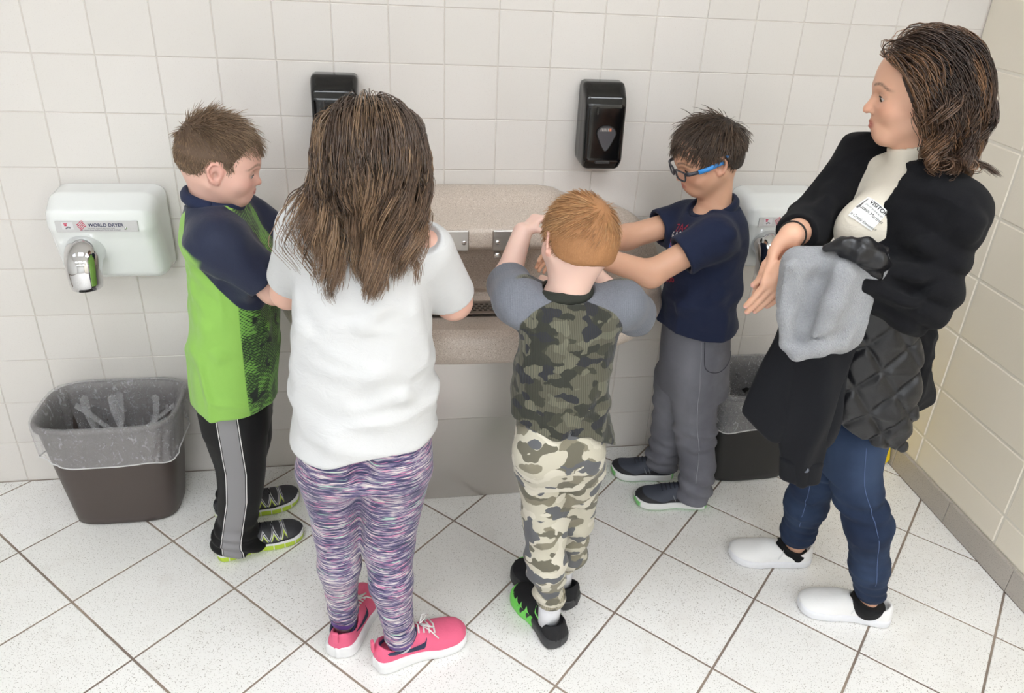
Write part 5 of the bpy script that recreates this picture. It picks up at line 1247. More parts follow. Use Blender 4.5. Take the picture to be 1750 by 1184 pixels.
def boy_red():
    t = person((0.255, -0.75, 0), 'red haired boy in camouflage shirt and camouflage joggers washing at the fountain')
    hd = Head(at(987, 418, -0.685), turn(basis(V(-0.16, 0.95, 0), V(0.12, 0, 1)), 0, -16, 0), 0.222)
    neck = at(962, 497, -0.70)
    shL, elL, wrL = at(884, 512, -0.685), at(866, 478, -0.575), at(893, 396, -0.50)
    shR, elR, wrR = at(1062, 518, -0.685), at(1092, 542, -0.60), V(0.36, -0.47, 0.93)
    tor = stations([(858, 1046, 762, -0.755, 0.108), (866, 1040, 720, -0.755, 0.106), (878, 1036, 660, -0.745, 0.100), (886, 1046, 600, -0.735, 0.096), (890, 1056, 550, -0.725, 0.092), (898, 1046, 518, -0.715, 0.078), (922, 1014, 500, -0.706, 0.056)])
    S = Sdf(); hd.add(S); S.cap(hd.W(0, -0.12, -0.2), neck - V(0, 0, 0.03), 0.045, 0.050, 0.03); S.loft([(z, x, y, a - 0.018, b - 0.018) for z, x, y, a, b in tor[2:]], 0.02); S.cap(at(955, 750, -0.75), at(960, 660, -0.745), 0.07, 0.075, 0.03)
    S.chain([shL, elL, wrL], [0.036, 0.034, 0.024], 0.02); S.chain([shR, elR, wrR], [0.036, 0.034, 0.024], 0.02)
    hN, tN, hF, tF = floor_at(956, 1108), floor_at(889, 1018), floor_at(985, 1036), floor_at(880, 972)
    aN = hN + unit(tN - hN) * 0.060 + V(0, 0, 0.135); aF = hF + unit(tF - hF) * 0.058 + V(0, 0, 0.14)
    lN = [(at(925, 790, -0.76), 0.068), (at(932, 880, -0.775), 0.058), (at(933, 960, -0.815), 0.050), (aN, 0.036)]
    lF = [(at(985, 790, -0.75), 0.066), (at(978, 880, -0.72), 0.056), (at(973, 940, -0.715), 0.048), (aF, 0.036)]
    for l in (lN, lF): S.chain([p for p, r in l] + [V(l[-1][0][0], l[-1][0][1], 0.05)], [r - 0.012 for p, r in l] + [0.026], 0.02)
    hand(S, wrL, at(925, 366, -0.47) - wrL, V(0.5, 0.2, -0.8), 0.118, (35, 40, 45, 50), right=False, thumb=(0.5, 0.6))
    S.cap(wrR, at(962, 492, -0.50), 0.026, 0.022, 0.01); hand(S, at(960, 490, -0.50), at(905, 474, -0.49) - at(960, 490, -0.50), V(-0.1, 0.2, -0.9), 0.118, (40, 45, 50, 55), right=True, thumb=(0.4, 0.7))
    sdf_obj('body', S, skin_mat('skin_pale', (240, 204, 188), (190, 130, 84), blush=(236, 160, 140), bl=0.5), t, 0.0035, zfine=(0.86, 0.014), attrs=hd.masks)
    hd.eyes(t, (96, 116, 128))
    C = Sdf(); C.loft(tor, 0.02, rnd=0.004, n=2.2)
    seL = shL + (elL - shL) * 0.86; seR = shR + (elR - shR) * 0.80
    C.cap(neck + V(-0.03, 0, -0.035), shL, 0.040, 0.052, 0.04); C.cap(neck + V(0.04, 0, -0.035), shR, 0.040, 0.052, 0.04)
    sleeve(C, shL, seL, 0.054, 0.056, 0.03); sleeve(C, shR, seR, 0.054, 0.057, 0.03); sleeve_hole(C, shL, seL, 0.056); sleeve_hole(C, shR, seR, 0.057)
    C.cap(neck - V(0, 0, 0.035), hd.W(0, -0.10, -0.1), 0.058, 0.062, 0.004, 's')
    h0, h1, h2 = at(860, 690, -0.75)[2], at(955, 755, -0.86)[2], at(1046, 736, -0.75)[2]
    def hem(P, d):
        z = P[:, 2]; x = np.clip((P[:, 0] - 0.10) / 0.27, 0, 1); cut = np.interp(x, [0, 0.35, 0.7, 1], [h0 - 0.012, h1 + 0.004, h1, h2]) - z
        lo = np.clip((0.95 - z) / 0.25, 0, 1); fl = np.clip((0.80 - z) / 0.12, 0, 1)
        f = vnoise(P, (9, 9, 5), 41) * 0.007 + vnoise(P, (18, 18, 11), 42) * 0.003 + 0.006 * np.sin((P[:, 0] * 0.9 + P[:, 2] * 1.0) * 46 + 2 * vnoise(P, 6, 43)) * fl
        f = np.maximum(f + 0.012 * ridge(P, (7, 7, 9), 44) + 0.005 * ridge(P, (14, 14, 14), 45), -0.004); return smax(d - f * lo, cut, 0.006)
    C.warp(hem); C.loft([(tor[0][0] - 0.05, *tor[0][1:3], tor[0][3] - 0.012, tor[0][4] - 0.012), (tor[1][0] + 0.04, *tor[1][1:3], tor[1][3] - 0.014, tor[1][4] - 0.014)], 0.004, 's')
    for p in ([(900, 715), (950, 665), (1005, 640)], [(1035, 610), (1005, 680), (960, 740)], [(885, 640), (900, 690), (890, 730)], [(930, 600), (980, 590), (1030, 600)], [(860, 520), (880, 545), (895, 560)], [(1050, 540), (1070, 560), (1085, 575)], [(1030, 660), (1034, 700), (1028, 735)]): stroke(C, p, 0.018, 0.005)
    def attrs(v):
        B = Sdf(); B.cap(at(925, 497, -0.73), shL + V(-0.01, -0.02, 0.0), 0.034, 0.062, 0.0); B.cap(shL + V(-0.01, -0.02, 0), seL, 0.058, 0.075, 0.0); B.cap(at(1015, 497, -0.73), shR + V(0.012, -0.02, 0), 0.034, 0.065, 0.0); B.cap(shR + V(0.012, -0.02, 0), seR, 0.062, 0.075, 0.0)
        return dict(rag=B.ev(v, 9))
    g = camo_mat('ribbed_camo_shirt', [(98, 96, 82), (66, 66, 56), (52, 54, 48), (116, 114, 98), (46, 48, 56)], 16.0, True)
    base = g.bsdf.inputs['Base Color'].links[0].from_socket; co = g.co()
    grey = g.mix(g.noise(g.map(co, (1, 1, 3)), 260.0, 2.0, 0.6), lin((136, 138, 146)), lin((96, 100, 110)))
    g.set(Base_Color=g.mix(g.step(g.attr('rag'), 0.0015, -0.0015), base, grey)); sdf_obj('shirt', C, g.m, t, 0.0045, attrs=attrs)
    Rn = turn(basis(V(-0.1, 1, 0), V(0, 0, 1)), 0, -8, 0)
    MB().tube(ring_tube(neck + V(0.004, 0.004, -0.004), Rn, 0.060, 0.058, 0, 40), [0.010] * 41, 8, flatten=1.5).build('collar', cloth_mat('black_olive_collar', (52, 54, 48)), t, True)
    # joggers
    J_ = Sdf(); J_.loft(stations([(880, 1028, 800, -0.755, 0.098), (880, 1026, 750, -0.755, 0.10), (885, 1024, 690, -0.75, 0.092)]), 0.03)
    for l in (lN, lF): J_.chain([p for p, r in l], [r for p, r in l], 0.02)
    J_.ell(at(925, 775, -0.82), V(0.068, 0.06, 0.075), None, 0.04); J_.ell(at(985, 775, -0.81), V(0.066, 0.06, 0.075), None, 0.04)
    def jf(P, d):
        z = P[:, 2]; lo = np.clip((0.40 - z) / 0.2, 0, 1); w = vnoise(P, (8, 8, 8), 51)
        return d - (0.011 * lo * np.sin(z * 105 + 4 * w + P[:, 0] * 22) * (0.55 + 0.45 * w) + 0.007 * vnoise(P, (9, 9, 6), 52) + 0.003 * vnoise(P, (20, 20, 20), 53))
    J_.warp(jf); J_.plane(V(0, 0, lN[-1][0][2] + 0.012), V(0, 0, -1), 0.004) if False else None
    for p in ([(893, 915), (925, 932), (962, 915)], [(893, 950), (925, 966), (965, 945)], [(900, 985), (930, 1000), (962, 985)], [(890, 880), (925, 890), (960, 875)], [(905, 800), (930, 830), (960, 835)], [(975, 800), (990, 840), (1000, 870)]): stroke(J_, p, 0.013, 0.006, 'u', 0.012)
    g = camo_mat('camo_joggers', [(200, 194, 176), (130, 124, 106), (102, 98, 84), (214, 208, 192), (90, 92, 98)], 13.0, False); sdf_obj('joggers', J_, g.m, t, 0.0048)
    cm = camo_mat('camo_cuff', [(176, 168, 146), (116, 108, 90), (92, 88, 74)], 30.0, True).m; sk = cloth_mat('white_ribbed_sock', (236, 236, 240), 0.9, 500.0, 0.3)
    for l in (lN, lF):
        p = l[-1][0]; MB().tube([p + V(0, 0, 0.022), p + V(0, 0, 0.008), p - V(0, 0, 0.010), p - V(0, 0, 0.016)], [0.038, 0.040, 0.039, 0.034], 24).build('cuff', cm, t, True)
        MB().tube([p - V(0, 0, 0.005), p - V(0, 0, 0.05), V(p[0], p[1], 0.045)], [0.031, 0.030, 0.029], 22).build('sock', sk, t, True)
    # shoes
    g = N('black_basketball_upper'); n = g.noise(g.co(), 500.0, 2.0); g.set(Base_Color=g.mix(n, lin((28, 28, 32)), lin((16, 16, 19))), Roughness=0.8, Normal=g.bump(n, 0.2, 0.001)); up = g.m
    g = N('green_black_sole'); u, hz, lt = g.attr('u'), g.attr('hz'), g.attr('lat'); zig = g.math('PINGPONG', g.math('MULTIPLY', u, 9.5), 0.5)
    grn = g.math('MULTIPLY', g.step(u, 0.40, 0.43), g.step(g.math('SUBTRACT', g.math('MULTIPLY_ADD', zig, 0.05, 0.018), hz), -0.001, 0.001)); fr = g.step(u, 0.70, 0.72); grn = g.math('MAXIMUM', grn, fr)
    c = g.mix(g.math('MULTIPLY', grn, g.step(lt, 0.0, 0.004)), lin((52, 52, 54)), lin((118, 214, 92))); g.set(Base_Color=c, Roughness=0.5); so = g.m
    gm = flat('lime_mark', (132, 222, 104), 0.6); dk = flat('dark_grey_rubber', (58, 58, 60), 0.5)
    prof = [(0, 0.060), (0.04, 0.084), (0.15, 0.090), (0.3, 0.082), (0.5, 0.080), (0.7, 0.062), (0.88, 0.050), (1, 0.034)]
    for (hp, tp, lf) in ((floor_at(956, 1108), floor_at(889, 1018), True), (floor_at(985, 1036), floor_at(880, 972), False)):
        h_, t_ = hp[:2], tp[:2]; d_ = unit(t_ - h_); t_ = h_ + d_ * 0.222
        sd = shoe(t, h_, t_, 0.094, lf, up, so, prof, sole=0.034, flare=0.006, collar=(0.255, 0.195, 0.027), opening=0.070)
        for sgn in (-1, 1):
            fn = lambda u, z, sgn=sgn: sd['surf'](u, sgn, z); shoe_add(sd, ribbon(fn, [(0.46, 0.070), (0.43, 0.056), (0.34, 0.052), (0.22, 0.056)], [0.003, 0.006, 0.005, 0.002], 'side_mark', gm))
        w = []
        for k in range(5): u = 0.44 + 0.055 * k; w.append((sd['crest'](u, -0.4, 0.002), sd['crest'](u + 0.01, 0, 0.005), sd['crest'](u, 0.4, 0.002)))
        lc = MB(); [lc.tube(list(x), 0.0026, 6) for x in w]; shoe_add(sd, lc.build('laces', flat('black_lace', (22, 22, 24), 0.8), None, True))
        # sawtooth flame along the outer side
        if lf:
            sgn = 1; mbk = MB()
            for k in range(4):
                u0 = 0.50 + 0.105 * k; tri = [sd['surf'](u0, sgn, 0.030), sd['surf'](u0 + 0.10, sgn, 0.030), sd['surf'](u0 + 0.085, sgn, 0.050 - 0.003 * k), sd['surf'](u0 + 0.05, sgn, 0.038)]
                mbk.add(tri, [[0, 1, 2, 3]])
            shoe_add(sd, mbk.build('flame_mark', gm, None))
    # hair
    mask = lambda x, y, z: z - np.interp(y, [-0.5, -0.36, -0.2, -0.10, 0.02, 0.10, 0.16, 0.26, 0.4], [-0.21, -0.24, -0.15, 0.11, 0.11, -0.04, 0.12, 0.22, 0.26])
    crown = V(0.13, -0.36, 0.40); hm = hair_mat('ginger_hair', (190, 136, 88), (206, 156, 106), (222, 178, 130), 0.42, 0.5)
    fl = lambda q: (q - crown) + np.cross(q - crown, V(0.1, -0.7, 0.6)) * 0.45 + V(0, 0, -0.06); ln = lambda q: 0.13 + 0.05 * np.clip((q[:, 2] - 0.1) / 0.3, 0, 1); lf = lambda q: 0.18 + 0.0 * q[:, 0]
    K = Sdf(); K.ell(hd.W(0, -0.06, 0.118), V(0.350, 0.437, 0.408) * hd.H, hd.R, 0)
    K.ell(hd.W(0, -0.16, -0.02), V(0.318, 0.32, 0.30) * hd.H, hd.R, 0.03)
    K.warp(lambda P, d: smax(d, -0.9 * hd.H * (lambda Q: mask(Q[:, 0], Q[:, 1], Q[:, 2]))(hd.L(P)), 0.008) - 0.0010 * vnoise(P, 150, 3))
    sdf_obj('hair', K, cap_mat('ginger_scalp_hair', (186, 134, 88), (148, 100, 62)), t, 0.0034)
    short_hair(hd, t, mask, ln, fl, lf, hm, 9, n=4400, m=5, rad=0.0008, jitter=0.10, droop=0.12)
    return t
boy_red()
# ------------------------------------------------------------------ boy in the navy shirt with glasses
def denim_mat(name, rgb, fade, dark):
    g = N(name); co = g.co(); n = g.noise(co, 6.0, 4.0, 0.6); f = g.noise(g.map(co, (1, 1, 0.35)), 900.0, 2.0, 0.7); m = g.attr('fade')
    c = g.mix(g.math('MULTIPLY', f, 0.5), lin(rgb), lin(dark)); c = g.mix(g.math('MULTIPLY', g.step(n, 0.4, 0.75), 0.35), c, lin(fade)); c = g.mix(g.math('MULTIPLY', m, 0.55), c, lin(fade))
    g.set(Base_Color=c, Roughness=0.85, Specular_IOR_Level=0.2, Normal=g.bump(f, 0.2, 0.001)); return g.m
def seam(f, pts, mat, parent, r=0.0014, name='seam'):
    """raised stitching that follows the cloth surface"""
    P = np.array(pts, float); t = np.linspace(0, 1, len(P)); tt = np.linspace(0, 1, 28); Q = np.stack([smooth_interp(tt, t, P[:, i]) for i in range(3)], 1)
    for _ in range(3):
        d, n = grad(f, Q); Q = Q - n * (d - r * 0.3)[:, None]
    return MB().tube(list(Q), r, 5).build(name, mat, parent, True)
def boy_navy():
    t = person((0.76, -0.27, 0), 'boy with blue glasses, navy printed shirt and grey jeans')
    hd = Head(at(1208, 273, -0.265), turn(basis(V(-0.96, -0.03, 0), V(0, 0, 1)), 0, -20, 0), 0.222, nose=0.95, eye_open=0.022)
    neck = at(1222, 352, -0.265)
    shL, elL, wrL = at(1222, 405, -0.375), at(1112, 468, -0.40), V(0.36, -0.42, 0.965)
    shR, elR, wrR = at(1175, 375, -0.165), at(1072, 405, -0.20), V(0.33, -0.36, 0.95)
    tor = stations([(1128, 1246, 606, -0.275, 0.125), (1129, 1248, 560, -0.275, 0.125), (1136, 1254, 500, -0.272, 0.118), (1142, 1264, 450, -0.27, 0.112), (1150, 1272, 405, -0.268, 0.118), (1165, 1272, 375, -0.266, 0.105), (1188, 1262, 350, -0.265, 0.066)])
    lN = [(at(1185, 640, -0.325), 0.080), (at(1188, 740, -0.335), 0.064), (at(1192, 800, -0.345), 0.056), (at(1186, 838, -0.35), 0.053), (at(1184, 850, -0.352), 0.054)]
    lF = [(at(1160, 640, -0.215), 0.078), (at(1146, 730, -0.20), 0.062), (at(1132, 780, -0.19), 0.054), (at(1130, 800, -0.185), 0.052), (at(1128, 808, -0.184), 0.053)]
    S = Sdf(); hd.add(S); S.cap(hd.W(0, -0.12, -0.2), neck - V(0, 0, 0.04), 0.045, 0.050, 0.03); S.loft([(z, x, y, a - 0.020, b - 0.020) for z, x, y, a, b in tor[2:]], 0.02); S.cap(at(1187, 600, -0.272), at(1195, 520, -0.272), 0.08, 0.085, 0.03)
    S.chain([shL, elL, wrL], [0.038, 0.037, 0.026], 0.02); S.chain([shR, elR, wrR], [0.038, 0.036, 0.026], 0.02)
    for l, he, to in ((lN, floor_at(1206, 862), floor_at(1084, 858)), (lF, floor_at(1150, 812), floor_at(1044, 804))): S.chain([p for p, r in l[:3]] + [he + unit(to - he) * 0.078 + V(0, 0, 0.07)], [r - 0.018 for p, r in l[:3]] + [0.026], 0.02)
    hand(S, wrL, V(-0.9, 0.2, -0.15), V(0.1, 0.8, -0.3), 0.135, 25, right=False); hand(S, wrR, V(-0.9, -0.1, -0.2), V(0.1, -0.8, -0.2), 0.135, 25, right=True)
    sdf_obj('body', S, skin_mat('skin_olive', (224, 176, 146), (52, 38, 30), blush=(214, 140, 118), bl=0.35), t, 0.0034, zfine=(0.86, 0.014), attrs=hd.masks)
    hd.eyes(t, (52, 36, 26), gaze=(-0.1, 0.9, -0.35))
    # t-shirt
    C = Sdf(); C.loft(tor, 0.02, rnd=0.004, n=2.2)
    seL = shL + (elL - shL) * 0.52; seR = shR + (elR - shR) * 0.50
    C.cap(neck + V(0, -0.03, -0.045), shL, 0.042, 0.054, 0.04); C.cap(neck + V(0, 0.03, -0.045), shR, 0.042, 0.052, 0.04)
    sleeve(C, shL, seL, 0.056, 0.060, 0.03); sleeve(C, shR, seR, 0.055, 0.058, 0.03); sleeve_hole(C, shL, seL, 0.060, 0.04); sleeve_hole(C, shR, seR, 0.058, 0.04)
    C.cap(neck - V(0, 0, 0.04), hd.W(0, -0.12, -0.1), 0.0585, 0.060, 0.004, 's'); C.ell(neck + V(-0.035, -0.01, -0.012), V(0.045, 0.05, 0.03), None, 0.01, 's')
    hz = at(1190, 583, -0.39)[2]
    def fold(P, d):
        z = P[:, 2]; lo = np.clip((1.0 - z) / 0.2, 0, 1); f = vnoise(P, (8, 8, 4), 61) * 0.007 + vnoise(P, (16, 16, 9), 62) * 0.003
        f = f + 0.007 * np.sin((P[:, 0] * 0.75 + P[:, 2]) * 40 + 2 * vnoise(P, 5, 63)) * np.clip((z - 0.66) / 0.1, 0, 1) * np.clip((0.98 - z) / 0.1, 0, 1) * np.clip((P[:, 0] - 0.68) / 0.06, 0, 1)
        f = np.maximum(f + 0.012 * ridge(P, (6, 6, 7), 64) + 0.005 * ridge(P, (13, 13, 12), 65), -0.004); return smax(d - f * lo, hz - z + 0.004 * np.sin(P[:, 0] * 30), 0.006)
    C.warp(fold); C.loft([(tor[0][0] - 0.05, *tor[0][1:3], tor[0][3] - 0.010, tor[0][4] - 0.010), (tor[1][0] - 0.01, *tor[1][1:3], tor[1][3] - 0.012, tor[1][4] - 0.012)], 0.004, 's')
    T_ = Sdf(); T_.p = list(C.p[:1]); T_.post = list(C.post)
    for p in ([(1215, 450), (1240, 430), (1268, 405)], [(1205, 470), (1228, 510), (1242, 545)], [(1150, 560), (1185, 510), (1225, 480)], [(1160, 400), (1185, 415), (1200, 435)], [(1230, 380), (1250, 400), (1262, 430)], [(1140, 520), (1165, 530), (1200, 560)]): stroke(C, p, 0.020, 0.006)
    sh = sdf_obj('t_shirt', C, cloth_mat('navy_jersey', (34, 42, 68), 0.85, 650.0, 0.2, 0.75), t, 0.0046)
    MB().tube(ring_tube(neck + V(-0.004, 0, -0.004), turn(basis(V(-1, 0, 0), V(0, 0, 1)), 0, -24, 0), 0.0625, 0.066, 0, 40), [0.0095] * 41, 8, flatten=1.5).build('collar', cloth_mat('navy_collar_rib', (30, 38, 62)), t, True)
    # print on the chest: rows of numbers and a round blue badge, wrapped onto the cloth
    fx = V(-0.25, -0.94, 0.05); up = V(0.12, -0.02, 1)
    def printed(s, px, py, size, mat, name):
        o = ray_hit(T_, px, py); M_ = frame_m(o, ray_hit(T_, px + 10, py) - o, ray_hit(T_, px + 1, py - 10) - o); x = text(name, s, size, M_, mat, t, extrude=0.0)
        me = x.data; me.transform(x.matrix_basis @ Matrix.Identity(4)) ; x.matrix_basis = Matrix.Identity(4); me.transform(Matrix.Translation(parent_loc(t)))
        x.matrix_parent_inverse = Matrix.Translation(-parent_loc(t)); v = np.empty(len(me.vertices) * 3, np.float32); me.vertices.foreach_get('co', v); v = v.reshape(-1, 3)
        for _ in range(6):
            d, n = grad(T_, v); v = v - n * (d - 0.0016)[:, None]
        me.vertices.foreach_set('co', v.astype(np.float32).ravel()); return x
    red = flat('red_shirt_print', (168, 44, 66), 0.8); wh = flat('white_shirt_print', (226, 226, 230), 0.8)
    printed('7A4', 1154, 396, 0.034, red, 'chest_print'); printed('6A33', 1149, 409, 0.034, wh, 'chest_print'); printed('L3.7', 1146, 420, 0.032, red, 'chest_print'); printed('P', 1158, 424, 0.030, wh, 'chest_print'); printed('306', 1140, 482, 0.034, red, 'chest_print')
    c0 = ray_hit(T_, 1146, 426); R_ = frame_m(c0, ray_hit(T_, 1154, 426) - c0, ray_hit(T_, 1147, 416) - c0); ring = [c0 + (R_[:3, 0] * math.cos(a) + R_[:3, 1] * math.sin(a)) * 0.030 for a in np.linspace(0, 2 * math.pi, 24, endpoint=False)]
    pts = np.array([c0] + ring + [c0 + (p - c0) * 0.5 for p in ring]); 
    for _ in range(6):
        d, n = grad(T_, pts.astype(np.float32)); pts = pts - n * (d - 0.0012)[:, None]
    mesh_np('round_badge', pts, [[0, 25 + k, 25 + (k + 1) % 24] for k in range(24)] + [[25 + k, 1 + k, 1 + (k + 1) % 24, 25 + (k + 1) % 24] for k in range(24)], flat('blue_badge_print', (62, 108, 196), 0.8), t)
    # jeans
    Jn = Sdf(); Jn.loft(stations([(1130, 1240, 660, -0.27, 0.115), (1130, 1244, 600, -0.272, 0.118), (1136, 1244, 540, -0.272, 0.11)]), 0.03)
    for l in (lN, lF): Jn.chain([p for p, r in l], [r for p, r in l], 0.015)
    def jf(P, d):
        z = P[:, 2]; w = vnoise(P, (8, 8, 8), 71); lo = np.clip((0.24 - z) / 0.12, 0, 1); kn = np.exp(-((z - 0.30) / 0.06) ** 2)
        return d - (0.007 * lo * np.sin(z * 130 + 4 * w + P[:, 0] * 25) * (0.6 + 0.4 * w) + 0.005 * kn * np.sin(z * 110 + 3 * w + P[:, 1] * 20) + 0.006 * vnoise(P, (8, 8, 5), 72))
    Jn.warp(jf); Jn.plane(V(0, 0, 0.046), V(0, 0, -1), 0.006)
    for p in ([(1150, 735), (1180, 745), (1210, 735)], [(1155, 760), (1185, 772), (1212, 762)], [(1165, 650), (1180, 690), (1178, 720)], [(1165, 800), (1190, 812), (1212, 805)], [(1115, 745), (1135, 760), (1150, 752)], [(1105, 775), (1125, 785), (1145, 778)]): stroke(Jn, p, 0.014, 0.005, 'u', 0.012)
    jat = lambda v: dict(fade=np.clip(1 - np.abs(v[:, 0] - 0.72) / 0.07, 0, 1) * np.clip((v[:, 2] - 0.2) / 0.1, 0, 1) * (0.6 + 0.4 * vnoise(v, 14, 5)))
    sdf_obj('jeans', Jn, denim_mat('grey_denim', (112, 112, 120), (156, 156, 164), (72, 72, 80)), t, 0.0048, attrs=jat)
    st = flat('grey_stitch', (150, 150, 156), 0.9)
    seam(Jn, [at(1203, 590, -0.42), at(1200, 650, -0.42), at(1192, 720, -0.41), at(1195, 790, -0.41), at(1188, 832, -0.41)], st, t, 0.0013)
    dst = flat('dark_stitch', (58, 58, 66), 0.9); pk = [at(1207, 590, -0.40), at(1207, 630, -0.40), at(1224, 634, -0.37), at(1240, 600, -0.30)]; seam(Jn, pk, dst, t, 0.0014, 'pocket_stitch')
    # shoes
    g = N('slate_runner_upper'); u, hz_ = g.attr('u'), g.attr('hz'); n = g.noise(g.co(), 600.0, 2.0); c = g.mix(n, lin((74, 78, 90)), lin((54, 58, 70)))
    c = g.mix(g.step(g.math('SUBTRACT', hz_, g.math('MULTIPLY_ADD', g.math('ABSOLUTE', g.math('SUBTRACT', u, 0.62)), 0.06, 0.030)), 0.001, -0.001), c, lin((34, 34, 38))); c = g.mix(g.step(u, 0.30, 0.27), c, lin((38, 40, 48))); g.set(Base_Color=c, Roughness=0.7); up_ = g.m
    g = N('white_sole_green_edge'); u = g.attr('u'); hz_ = g.attr('hz'); gr = g.math('MULTIPLY', g.math('MAXIMUM', g.step(u, 0.93, 0.96), g.step(u, 0.06, 0.04)), g.step(hz_, 0.030, 0.026)); c = g.mix(gr, lin((234, 234, 232)), lin((126, 208, 118))); c = g.mix(g.step(hz_, 0.006, 0.005), c, lin((126, 200, 120))); g.set(Base_Color=c, Roughness=0.5); so = g.m
    prof = [(0, 0.060), (0.1, 0.082), (0.3, 0.080), (0.5, 0.072), (0.7, 0.056), (0.88, 0.046), (1, 0.030)]
    for he, to, lf in ((floor_at(1206, 862), floor_at(1084, 858), True), (floor_at(1150, 812), floor_at(1044, 804), False)):
        sd = shoe(t, he[:2], to[:2], 0.094, lf, up_, so, prof, sole=0.028, flare=0.005)
        lc = MB()
        for k in range(5): u = 0.42 + 0.055 * k; lc.tube([sd['crest'](u, -0.4, 0.002), sd['crest'](u + 0.01, 0, 0.005), sd['crest'](u, 0.4, 0.002)], 0.0022, 5)
        shoe_add(sd, lc.build('laces', flat('slate_lace', (46, 48, 58), 0.8), None, True))
        for sgn in (-1, 1):
            for k in range(2): shoe_add(sd, ribbon(lambda u, z, sgn=sgn: sd['surf'](u, sgn, z), [(0.40 + 0.06 * k, 0.034), (0.44 + 0.06 * k, 0.052)], [0.006, 0.006], 'side_mark', flat('silver_mark', (120, 122, 128), 0.4), n=6))
    # hair
    mask = lambda x, y, z: z - np.interp(y, [-0.5, -0.36, -0.2, -0.10, 0.02, 0.10, 0.17, 0.26, 0.4], [-0.22, -0.26, -0.16, 0.12, 0.12, 0.0, 0.16, 0.29, 0.32])
    crown = V(-0.02, -0.28, 0.46); hm = hair_mat('dark_brown_hair', (82, 65, 53), (102, 82, 66), (132, 106, 84), 0.36, 0.5)
    top = lambda q: np.clip((q[:, 2] - 0.10) / 0.22, 0, 1)
    fl = lambda q: (q - crown) + V(0, 0.22, -0.10); ln = lambda q: 0.12 + 0.13 * top(q) - 0.06 * np.clip((q[:, 1] - 0.1) / 0.15, 0, 1); lf = lambda q: 0.22 + 0.12 * top(q)
    K = Sdf(); K.ell(hd.W(0, -0.06, 0.118), V(0.356, 0.445, 0.425) * hd.H, hd.R, 0); K.ell(hd.W(0, -0.15, -0.02), V(0.305, 0.285, 0.27) * hd.H, hd.R, 0.03)
    K.warp(lambda P, d: smax(d, -0.9 * hd.H * (lambda Q: mask(Q[:, 0], Q[:, 1], Q[:, 2]))(hd.L(P)), 0.008) - 0.002 * vnoise(P, 90, 3))
    sdf_obj('hair', K, cap_mat('dark_brown_scalp_hair', (58, 46, 38), (36, 28, 24)), t, 0.0034)
    short_hair(hd, t, mask, ln, fl, lf, hm, 13, n=4200, m=6, rad=0.0011, jitter=0.26, droop=0.28)
    # glasses
    gl = empty('glasses', (0, 0, 0)); gl.parent = t; gl.matrix_parent_inverse = Matrix.Translation(-parent_loc(t))
    fm = flat('dark_grey_frame', (58, 58, 66), 0.3); bl = flat('blue_temple', (64, 150, 226), 0.35)
    W = hd.W; yf = 0.435; mbf = MB()
    for s in (-1, 1):
        pts = [(0.035, 0.040), (0.16, 0.050), (0.265, 0.052), (0.285, 0.030), (0.272, -0.055), (0.235, -0.098), (0.085, -0.100), (0.045, -0.060)]
        P = []; m_ = len(pts)
        for i in range(m_): 
            a, b = pts[i], pts[(i + 1) % m_]
            for q in (0.15, 0.5, 0.85): P.append(W(s * (a[0] * (1 - q) + b[0] * q), yf - 0.45 * (abs(a[0] * (1 - q) + b[0] * q)) ** 2 - 0.0, a[1] * (1 - q) + b[1] * q))
        mbf.tube(P + [P[0]], [0.0026] * (len(P) + 1), 6)
        g_ = mesh_np('lens', np.array(P), [list(range(len(P)))], lens_mat(), None, False); g_.parent = gl
        mbf.tube([W(s * 0.28, yf - 0.04, 0.03), W(s * 0.325, 0.36, 0.032), W(s * 0.350, 0.24, 0.028)], [0.0036, 0.0036, 0.0034], 6, flatten=1.6)
        tm = MB().tube([W(s * 0.350, 0.25, 0.028), W(s * 0.362, 0.12, 0.030), W(s * 0.366, 0.0, 0.045), W(s * 0.360, -0.08, 0.04)], [0.0036, 0.0038, 0.0032, 0.0026], 6, flatten=1.9).build('temple', bl, None, True); tm.parent = gl
    mbf.tube([W(-0.045, yf, 0.015), W(0, yf + 0.006, 0.022), W(0.045, yf, 0.015)], 0.0026, 6); o = mbf.build('frame', fm, None, True); o.parent = gl
    o = MB().disc(W(-0.362, -0.13, 0.11), hd.R @ V(-1, 0, 0), 0.0034, 0.006, 10).build('strap_bead', bl, None, True); o.parent = gl
    return t
def lens_mat():
    if 'lens' in MATS: return MATS['lens']
    g = N('spectacle_lens'); tr = g.n('ShaderNodeBsdfTransparent', {0: (0.90, 0.90, 0.93, 1)}).outputs[0]; gl = g.n('ShaderNodeBsdfGlossy', {'Roughness': 0.02}).outputs[0]; mx = g.n('ShaderNodeMixShader', {0: 0.10}); g.t.links.new(tr, mx.inputs[1]); g.t.links.new(gl, mx.inputs[2]); g.t.links.new(mx.outputs[0], g.t.nodes['Material Output'].inputs[0]); MATS['lens'] = g.m; return g.m
boy_navy()
